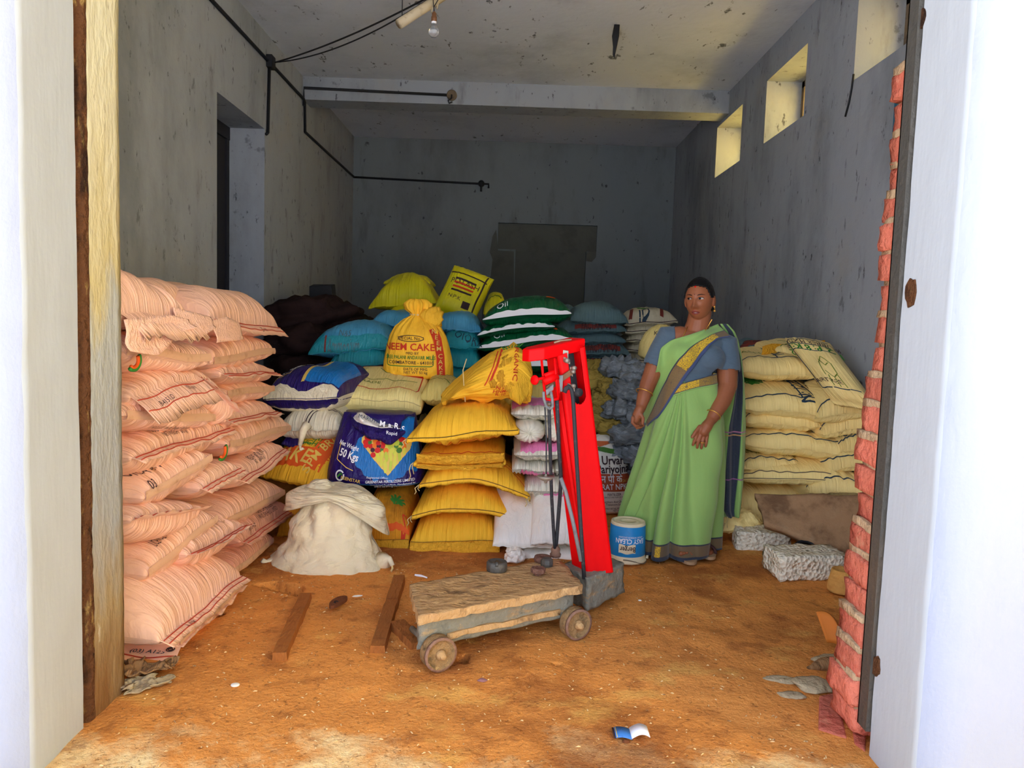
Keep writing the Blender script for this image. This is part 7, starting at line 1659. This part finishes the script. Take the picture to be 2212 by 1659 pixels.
# her right hand: loosely curled, hanging
hd = -.09
hand(W_(1382, 884, hd), [W_(1377, 896, hd - .002), W_(1374, 905, hd)], [.027, .024],
     [[W_(1367, 902, hd - .022), W_(1366, 913, hd - .026), W_(1373, 920, hd - .026), W_(1379, 919, hd - .022)], [W_(1371, 905, hd - .010), W_(1371, 918, hd - .014), W_(1377, 925, hd - .014), W_(1382, 923, hd - .012)],
      [W_(1376, 906, hd + .006), W_(1377, 919, hd + .002), W_(1382, 925, hd + .002), W_(1386, 922, hd + .002)], [W_(1381, 906, hd + .020), W_(1383, 916, hd + .018), W_(1387, 921, hd + .016), W_(1390, 919, hd + .014)]],
     [W_(1383, 894, hd - .020), W_(1389, 904, hd - .030), W_(1388, 915, hd - .034)])
# her left hand: resting against the skirt, fingers down
hd = -.165
hand(W_(1534, 910, hd + .01), [W_(1527, 920, hd), W_(1520, 931, hd - .004)], [.030, .030],
     [[W_(1509, 932, hd - .008), W_(1503, 945, hd - .014), W_(1499, 955, hd - .012), W_(1497, 961, hd - .006)], [W_(1515, 936, hd - .008), W_(1510, 950, hd - .016), W_(1507, 960, hd - .012), W_(1506, 967, hd - .004)],
      [W_(1521, 939, hd - .004), W_(1518, 953, hd - .012), W_(1516, 962, hd - .008), W_(1515, 968, hd)], [W_(1528, 939, hd + .004), W_(1526, 951, hd - .002), W_(1525, 959, hd), W_(1524, 964, hd + .006)]],
     [W_(1512, 922, hd - .006), W_(1502, 934, hd - .018), W_(1495, 944, hd - .022)])
# feet
fy = -.14
for sx, dy in ((1484, 0.0), (1524, .10)):
    mbw.add(*ell(W_(sx, 1188, fy + .02 + dy), (.040, .085, .026)))
    for i in range(5): capsule(mbw, [W_(sx - 12 + i * 6.5, 1192 - .5 * i, fy - .055 + dy + .008 * abs(i - 1)), W_(sx - 13 + i * 6.5, 1196 - .8 * i, fy - .085 + dy + .010 * abs(i - .5))], [.0098 - .0006 * i, .0095 - .0008 * i] if i else [.013, .0125], 8)
tmp = mbw.build('tmp', M['skin'])
rm = tmp.modifiers.new('r', 'REMESH'); rm.mode = 'VOXEL'; rm.voxel_size = .0034
sm = tmp.modifiers.new('s', 'SMOOTH'); sm.iterations = 3; sm.factor = .5
dg = bpy.context.evaluated_depsgraph_get(); me = bpy.data.meshes.new_from_object(tmp.evaluated_get(dg))
bpy.data.objects.remove(tmp)
me.name = 'body'; me.transform(Matrix.Translation(-Vector(base.tolist())))
me.polygons.foreach_set('use_smooth', [True] * len(me.polygons)); me.materials.clear(); me.materials.append(M['skin']); me.materials.append(M['lips'])
body = bpy.data.objects.new('body', me); C.objects.link(body); body.parent = woman
cos = np.empty(len(me.vertices) * 3); me.vertices.foreach_get('co', cos); cos = cos.reshape(-1, 3) + base
hl_ = (cos - hc) @ RH / HS
lipm = (np.abs(hl_[:, 2] + .069) < .0125 - .012 * (hl_[:, 0] / .025) ** 2) & (np.abs(hl_[:, 0]) < .025) & (hl_[:, 1] < -.05)
lv = set(np.nonzero(lipm)[0].tolist())
for p in me.polygons:
    if all(v in lv for v in p.vertices): p.material_index = 1
# --- face details
def face_pt(x, z, off=.0):
    """point on the face front at head-space x, z"""
    i = np.argmin((HV[:, 0] - x) ** 2 + (HV[:, 2] - z) ** 2 + (HV[:, 1] > 0) * 1.0)
    k_ = np.argsort((HV[:, 0] - x) ** 2 + (HV[:, 2] - z) ** 2 + (HV[:, 1] > 0) * 1.0)[:6]; w = 1 / (1e-7 + (HV[k_, 0] - x) ** 2 + (HV[k_, 2] - z) ** 2); y = (HV[k_, 1] * w).sum() / w.sum()
    return np.array([x, y - off, z])
def face_patch(name, outline, m, off, parent, mid=None):
    P = [face_pt(x, z, off) for x, z in outline]; c_ = np.mean(outline, axis=0) if mid is None else np.array(mid); P.append(face_pt(c_[0], c_[1], off + .0012)); n_ = len(outline)
    return mesh_obj(name, H2W(P), [[i, (i + 1) % n_, n_] for i in range(n_)], m, parent, None, True)
for s in (-1, 1):
    al = [(s * .031 + .0125 * math.cos(a), .003 + (.0058 if math.sin(a) > 0 else .0042) * math.sin(a)) for a in np.linspace(0, 6.28, 21)[:-1]]
    ey_ = face_patch('eye', al, M['eye_white'], .0012, woman)
    ic = (s * .031 - .005, .0036)
    face_patch('iris', [(ic[0] + .0056 * math.cos(a), ic[1] + .0054 * math.sin(a)) for a in np.linspace(0, 6.28, 15)[:-1]], M['hair'], .0030, ey_)
    MB().tube([H2W(face_pt(s * .031 + .0150 * math.cos(a), .003 + .0072 * math.sin(a), .0018)) for a in np.linspace(.1, 3.04, 12)], [.0008] + [.0013] * 10 + [.0008], 5).build('upper_lid', M['hair'], woman, True)
    MB().tube([H2W(face_pt(s * (.014 + .036 * t), .0205 + .0065 * math.sin(t * 2.4) - .002 * t, .0010)) for t in np.linspace(0, 1, 10)], [.0014, .0022, .0024, .0024, .0022, .002, .0018, .0014, .001, .0006], 6).build('eyebrow', M['hair'], woman, True)
MB().tube([H2W(face_pt(x, -.0697 + .5 * x * x, .0012)) for x in np.linspace(-.02, .02, 10)], .0011, 5).build('mouth_line', M['hair'], woman, True)
face_patch('teeth', [(.011 * math.cos(a), -.0705 + .0022 * math.sin(a)) for a in np.linspace(0, 6.28, 13)[:-1]], M['eye_white'], .0016, woman)
face_patch('bindi', [(.0022 * math.cos(a), .026 + .0022 * math.sin(a)) for a in np.linspace(0, 6.28, 9)[:-1]], M['fruit_plum'], .0012, woman)
face_patch('sindoor', [(.004 * math.cos(a) - .002, .070 + .008 * math.sin(a)) for a in np.linspace(0, 6.28, 9)[:-1]], M['scale_red'], .0020, woman)
# --- hair: parted, combed flat back to a low bun
D2, F2 = sphere_dirs(90, 70); Q = head_disp(D2.copy())
lineh = lambda x: .067 - 4.0 * x * x
keep = []
hv = Q * np.array([1.085, 1.10, 1.085]) + np.array([0, .003, .002])
hv += (D2 * (.0015 * np.sin(60 * D2[:, :1] + 8 * D2[:, 2:])))
for f in F2:
    c_ = np.mean([Q[i] for i in f], axis=0)
    face_zone = c_[1] < (.000 if c_[2] < .008 else -.034 - .35 * (c_[2] - .008)) and c_[2] < lineh(c_[0])
    low = c_[2] < -.055 or (c_[2] < -.005 and c_[1] < .028)
    if not face_zone and not low: keep.append(f)
hair = mesh_obj('hair', H2W(hv), keep, M['hair'], woman, None, True)
so = hair.modifiers.new('thickness', 'SOLIDIFY'); so.thickness = .010; so.offset = -1
mesh_obj('hair_bun', *(lambda e: (H2W(e[0]), e[1]))(ell((.012, .112, -.028), (.045, .034, .040))), M['hair'], woman, None, True)
# --- jewellery
e0 = H2W((.080, .006, -.038)); mb = MB(); mb.lathe(e0, [(.001, .006), (.005, .004), (.006, -.002), (.001, -.006)], 10); er = mb.build('earring', M['gold'], woman, True)
MB().tube([e0 + (0, -.004, -.004), e0 + (.001, -.005, -.012)], .0022, 6).build('earring_drop', M['gold'], er, True); MB().lathe(e0 + (.001, -.005, -.024), [(.001, .012), (.0065, .004), (.0075, -.002), (.001, -.004)], 10).build('earring_drop', M['gold'], er, True)
bvh_src = [(cos.tolist(), [list(p.vertices) for p in me.polygons])]
bvh_body = BVHTree.FromPolygons(*[bvh_src[0][0], bvh_src[0][1]])
def front_of(bvh, p, off, y0=3.3):
    h = bvh.ray_cast(Vector((p[0], y0, p[2])), Vector((0, 1, 0)))
    return None if h[0] is None else np.array([p[0], h[0].y - off, p[2]])
ch = []
for x, y in ((1484, 706), (1478, 716), (1470, 728), (1464, 742), (1463, 756)): q = front_of(bvh_body, W_(x, y, 0), .004); ch.append(q if q is not None else W_(x, y, -.1))
MB().tube(ch, .0028, 6).build('necklace', M['gold'], woman, True)
ch = []
for x, y in ((1538, 690), (1530, 700), (1520, 712), (1514, 722)): q = front_of(bvh_body, W_(x, y, 0), .004); ch.append(q if q is not None else W_(x, y, -.05))
MB().tube(ch, .0028, 6).build('necklace', M['gold'], woman, True)
def bangle(c, ax, r): 
    ax = ax / np.linalg.norm(ax); a = np.cross(ax, [0, 1, 0]); a /= np.linalg.norm(a); b = np.cross(ax, a)
    MB().tube([c + r * (math.cos(t) * a + math.sin(t) * b) for t in np.linspace(0, 6.2832, 28)], .0032, 6).build('bangle', M['gold'], woman, True)
bangle(W_(1392, 848, -.05), W_(1399, 832, -.03) - W_(1388, 862, -.06), .046); bangle(W_(1541, 896, -.13), W_(1560, 866, -.09) - W_(1536, 906, -.145), .040)
bangle(W_(1517, 956, -.176), W_(1518, 953, 0) - W_(1516, 962, 0), .0105)
# --- blouse
mb = MB()
for c, r in ((W_(1504, 744, .02), (.160, .103, .092)), (W_(1474, 772, -.03), (.088, .10, .085)), (W_(1530, 776, -.03), (.088, .10, .085)), (W_(1492, 790, .0), (.158, .116, .11)), (W_(1490, 822, .0), (.155, .119, .08))): mb.add(*ell(c, r))
capsule(mb, [W_(1470, 728, .02), W_(1441, 727, .02), W_(1427, 757, .01), W_(1415, 784, -.002)], [.062, .064, .062, .063], 20)
capsule(mb, [W_(1545, 736, .03), W_(1568, 744, .02), W_(1571, 780, -.004), W_(1571.5, 797, -.015)], [.064, .068, .068, .070], 20)
tmp = mb.build('tmp', M['blouse']); rm = tmp.modifiers.new('r', 'REMESH'); rm.mode = 'VOXEL'; rm.voxel_size = .006
sm = tmp.modifiers.new('s', 'SMOOTH'); sm.iterations = 4
dg = bpy.context.evaluated_depsgraph_get(); mb2 = bpy.data.meshes.new_from_object(tmp.evaluated_get(dg)); bpy.data.objects.remove(tmp)
bc_ = np.array([v.co[:] for v in mb2.vertices]); bf = [list(p.vertices) for p in mb2.polygons]
neckl = [(1457, 660), (1459, 722), (1462, 752), (1500, 752), (1536, 735), (1552, 712), (1552, 660)]
pj = [project(p) for p in bc_]
back_or_out = [not inpoly(pj[i][0], pj[i][1], neckl) or (bc_[i][1] > YW + .09) for i in range(len(bc_))]
keepf = [f for f in bf if all(back_or_out[i] for i in f)]
# sleeve openings: drop the end caps so the arms come out of a hem
ends = ((W_(1412.5, 794, -.004), W_(1415, 784, -.002) - W_(1427, 757, .01)), (W_(1571.5, 804, -.018), W_(1571.5, 797, -.015) - W_(1571, 780, -.004)))
def beyond(p):
    for c, d in ends:
        d = d / np.linalg.norm(d)
        if np.dot(p - c, d) > .0 and np.linalg.norm(p - c) < .12: return True
    return False
bey = [beyond(p) for p in bc_]
keepf = [f for f in keepf if not any(bey[i] for i in f)]
bl = mesh_obj('blouse', bc_, keepf, M['blouse'], woman, None, True)
so = bl.modifiers.new('thickness', 'SOLIDIFY'); so.thickness = .003; so.offset = -1
# --- sari skirt with pleats
lv_ = [(822, 1430, 1550, .124), (838, 1428, 1551, .128), (850, 1424, 1553, .135), (870, 1417, 1557, .145), (905, 1406, 1561, .16), (950, 1394, 1562, .17), (1000, 1380, 1560, .175), (1060, 1362, 1555, .18), (1115, 1347, 1549, .185), (1160, 1338, 1544, .19), (1191, 1334, 1541, .192)]
nth = 260; th = np.linspace(0, 2 * np.pi, nth, endpoint=False); V = []; UV = []; a0 = -2.05
py_ = np.concatenate([np.linspace(822, 1180, 60), [1183, 1186, 1189, 1191]])
for py in py_:
    l = np.interp(py, [q[0] for q in lv_], [q[1] for q in lv_]); r = np.interp(py, [q[0] for q in lv_], [q[2] for q in lv_]); ry = np.interp(py, [q[0] for q in lv_], [q[3] for q in lv_])
    t = max(0.0, (py - 838) / (1191 - 838)); L_, R_2 = W_(l, py), W_(r, py); c_ = (L_ + R_2) / 2; rx = np.linalg.norm(R_2 - L_) / 2
    a = np.arctan2(np.sin(th), np.cos(th)); sp = .16 + .84 * t ** .8
    d = np.arctan2(np.sin(a - a0), np.cos(a - a0)); zone = np.exp(-np.abs(d / (.75 * sp)) ** 4)
    ph_ = d / sp * 13; pl = (np.abs(np.sin(ph_ / 2 + .3)) ** .8 - .6) * zone * (.016 + .085 * t ** .8)
    broad = (.008 + .020 * t) * np.sin(a * 5 + 1.3 * np.sin(a * 2) + 1.8 * t) * (1 - zone) + .004 * np.sin(a * 11 + 3 * t) * (1 - zone) * t
    diag = .007 * np.sin(9 * (d * .55 - t * 2.2) + 2) * np.exp(-((d - 1.0) / .7) ** 2) * (1 - t) * 1.4     # folds pulled from the waist tuck to her left hip
    k_ = 1 + (pl + broad + diag) / .18
    hem = np.zeros(nth)
    V.append(np.stack([c_[0] + rx * k_ * np.cos(th), np.full(nth, c_[1] + .0) + ry * k_ * np.sin(th), np.full(nth, max(c_[2], .012) + .016 * (t > .97) * np.maximum(0, np.cos(th)) ** 2) + hem], -1))
    UV.append(np.stack([th / 6.283, np.full(nth, max(c_[2], .012) - .012)], -1))
V = np.array(V); nr = len(py_)
dxy = V[..., :2] - cb[:2]; dd_ = np.linalg.norm(dxy, axis=-1); hit = (np.abs(dxy[..., 0]) < .125) & (dd_ < .16)     # the hem gives way around the bucket
half = np.sqrt(np.maximum(.125 ** 2 - dxy[..., 0] ** 2, 0)); V[..., 1] += np.where(hit, np.maximum(cb[1] + half - V[..., 1], 0) * np.clip((.50 - V[..., 2]) / .26, 0, 1), 0)
F = [[j*nth+i, (j+1)*nth+i, (j+1)*nth+(i+1)%nth, j*nth+(i+1)%nth] for j in range(nr-1) for i in range(nth)]
mid_bvh_v = V.reshape(-1, 3).tolist()
sk = mesh_obj('sari_skirt', V.reshape(-1, 3), F, M['sari_skirt'], woman, np.array(UV).reshape(-1, 2))
so = sk.modifiers.new('thickness', 'SOLIDIFY'); so.thickness = .0025; so.offset = -1
# combined shape that the upper drape lies on
nb_ = len(bc_); allv = bc_.tolist() + mid_bvh_v; allf = [list(f) for f in bf] + [[i + nb_ for i in f] for f in F]
bvh_d = BVHTree.FromPolygons(allv, allf)
def drape(name, low, up, m, off=.010, nt_=70, ns=26, wav=.0, seed=1, tail=0):
    """cloth strip between two edge curves given as pixel points (x, y[, depth]) laid over the dressed body"""
    low, up = np.array(low, float), np.array(up, float)
    tt = np.linspace(0, 1, nt_); w = Wave(seed)
    def cur(P, k): 
        s = np.linspace(0, 1, len(P)); v = np.interp(tt, s, P[:, k])
        for _ in range(3): v[1:-1] = .25 * v[:-2] + .5 * v[1:-1] + .25 * v[2:]
        return v
    lx, ly, ux, uy = cur(low, 0), cur(low, 1), cur(up, 0), cur(up, 1)
    Y = np.full((nt_, ns), np.nan); XZ = np.zeros((nt_, ns, 2))
    for i in range(nt_):
        for j in range(ns):
            s = j / (ns - 1); p = W_(lx[i] * (1 - s) + ux[i] * s, ly[i] * (1 - s) + uy[i] * s, -.08)
            q = front_of(bvh_d, p, off); XZ[i, j] = p[0], p[2]
            if q is not None: Y[i, j] = q[1]
    # fill misses, pull taut across hollows, smooth
    for _ in range(60):
        nanm = np.isnan(Y)
        if not nanm.any(): break
        Z = np.pad(Y, 1, constant_values=np.nan); st = np.stack([Z[:-2, 1:-1], Z[2:, 1:-1], Z[1:-1, :-2], Z[1:-1, 2:]])
        with np.errstate(all='ignore'):
            import warnings; warnings.simplefilter('ignore'); mn = np.nanmean(st, 0)
        Y[nanm] = mn[nanm] + .006
    Y0 = Y.copy()
    for _ in range(14):
        Z = np.pad(Y, 1, mode='edge'); Y = np.minimum(Y0, .25 * (Z[:-2, 1:-1] + Z[2:, 1:-1] + Z[1:-1, :-2] + Z[1:-1, 2:]))
    S, T = np.meshgrid(np.linspace(0, 1, ns), tt)
    Y = Y - .004 * (1 + np.sin(S * 16 + 3 * w(T * .8, S * .3))) * (S > .45) * wav
    G = np.stack([XZ[..., 0], Y, XZ[..., 1]], -1); uv = np.stack([T, S], -1).reshape(-1, 2)
    F_ = [[i*ns+j, i*ns+j+1, (i+1)*ns+j+1, (i+1)*ns+j] for i in range(nt_-1) for j in range(ns-1)]
    o = mesh_obj(name, G.reshape(-1, 3), F_, m, woman, uv)
    so = o.modifiers.new('thickness', 'SOLIDIFY'); so.thickness = .003; so.offset = 0
    return o, G
drape('sari_waist_border', [(1444, 858), (1470, 846), (1500, 838), (1530, 833), (1549, 830)], [(1448, 826), (1472, 826), (1500, 818), (1530, 811), (1550, 808)], M['sari_belt'], .006)
o, G = drape('sari_front_drape', [(1404, 926), (1430, 887), (1453, 850), (1473, 822), (1492, 797), (1512, 770), (1532, 747), (1553, 732), (1584, 728)], [(1401, 915), (1406, 878), (1413, 835), (1420, 790), (1428, 752), (1452, 735), (1488, 724), (1525, 712), (1562, 700)], M['sari_front'], .009, wav=1.0, seed=5)
# shoulder roll and the free end hanging behind her left arm
tl = [(700, 1556, 1573, .02), (716, 1566, 1588, .035), (735, 1574, 1596, .05), (770, 1582, 1604, .085), (820, 1584, 1610, .105), (870, 1572, 1613, .115), (920, 1558, 1614, .115), (980, 1552, 1612, .11), (1040, 1550, 1607, .105), (1085, 1549, 1602, .10), (1104, 1552, 1599, .10), (1118, 1562, 1597, .10)]
nt_, ns = 90, 40; tt = np.linspace(700, 1118, nt_); w = Wave(77); G = []
for y in tt:
    l, r, d = (np.interp(y, [q[0] for q in tl], [q[k] for q in tl]) for k in (1, 2, 3)); row = []
    for j in range(ns):
        s = j / (ns - 1); t = (y - 700) / 418
        p = W_(l + (r - l) * s, y, d); p[1] += .018 * math.sin(s * 13 + 1.2 * math.sin(t * 4)) * min(1, t * 3) + .02 * (s - .5) ** 2
        row.append(p)
    G.append(row)
G = np.array(G); uv = np.stack(np.meshgrid(np.linspace(0, 1, ns), np.linspace(0, 1, nt_)), -1).reshape(-1, 2)
o = mesh_obj('sari_free_end', G.reshape(-1, 3), [[i*ns+j, (i+1)*ns+j, (i+1)*ns+j+1, i*ns+j+1] for i in range(nt_-1) for j in range(ns-1)], M['sari_tail'], woman, uv)
so = o.modifiers.new('thickness', 'SOLIDIFY'); so.thickness = .003
MB().tube([W_(1572, 1116, .10), W_(1570, 1128, .10), W_(1571, 1140, .10)], .0025, 5).build('loose_thread', M['pale_thread'], woman, True)
# --- sandals
M['sandal_sole'] = mat('sandal_sole', lin(176, 142, 106), .8, .2); M['sandal_strap'] = mat('sandal_strap', lin(70, 44, 44), .6, .3)
for sx, dy in ((1484, 0.0), (1524, .10)):
    c_ = W_(sx, 1200, fy + .0 + dy); c_[2] = .0; n_ = 28; V = []
    for z in (.002, .018):
        for i in range(n_):
            a = i * math.tau / n_; V.append((c_[0] + (.048 - .006 * math.sin(a)) * math.cos(a), c_[1] + .012 + .118 * math.sin(a), z))
    sd = mesh_obj('sandal', V, [list(range(n_))[::-1], list(range(n_, 2 * n_))] + [[i, (i+1) % n_, n_ + (i+1) % n_, n_ + i] for i in range(n_)], M['sandal_sole'], woman, None, False)
    MB().tube([(c_[0] + .046 * math.cos(a), c_[1] - .035 + .02 * math.sin(a) * .3, .016 + .046 * math.sin(a)) for a in np.linspace(0, 3.14, 14)], .009, 6).build('strap', M['sandal_strap'], sd, True)
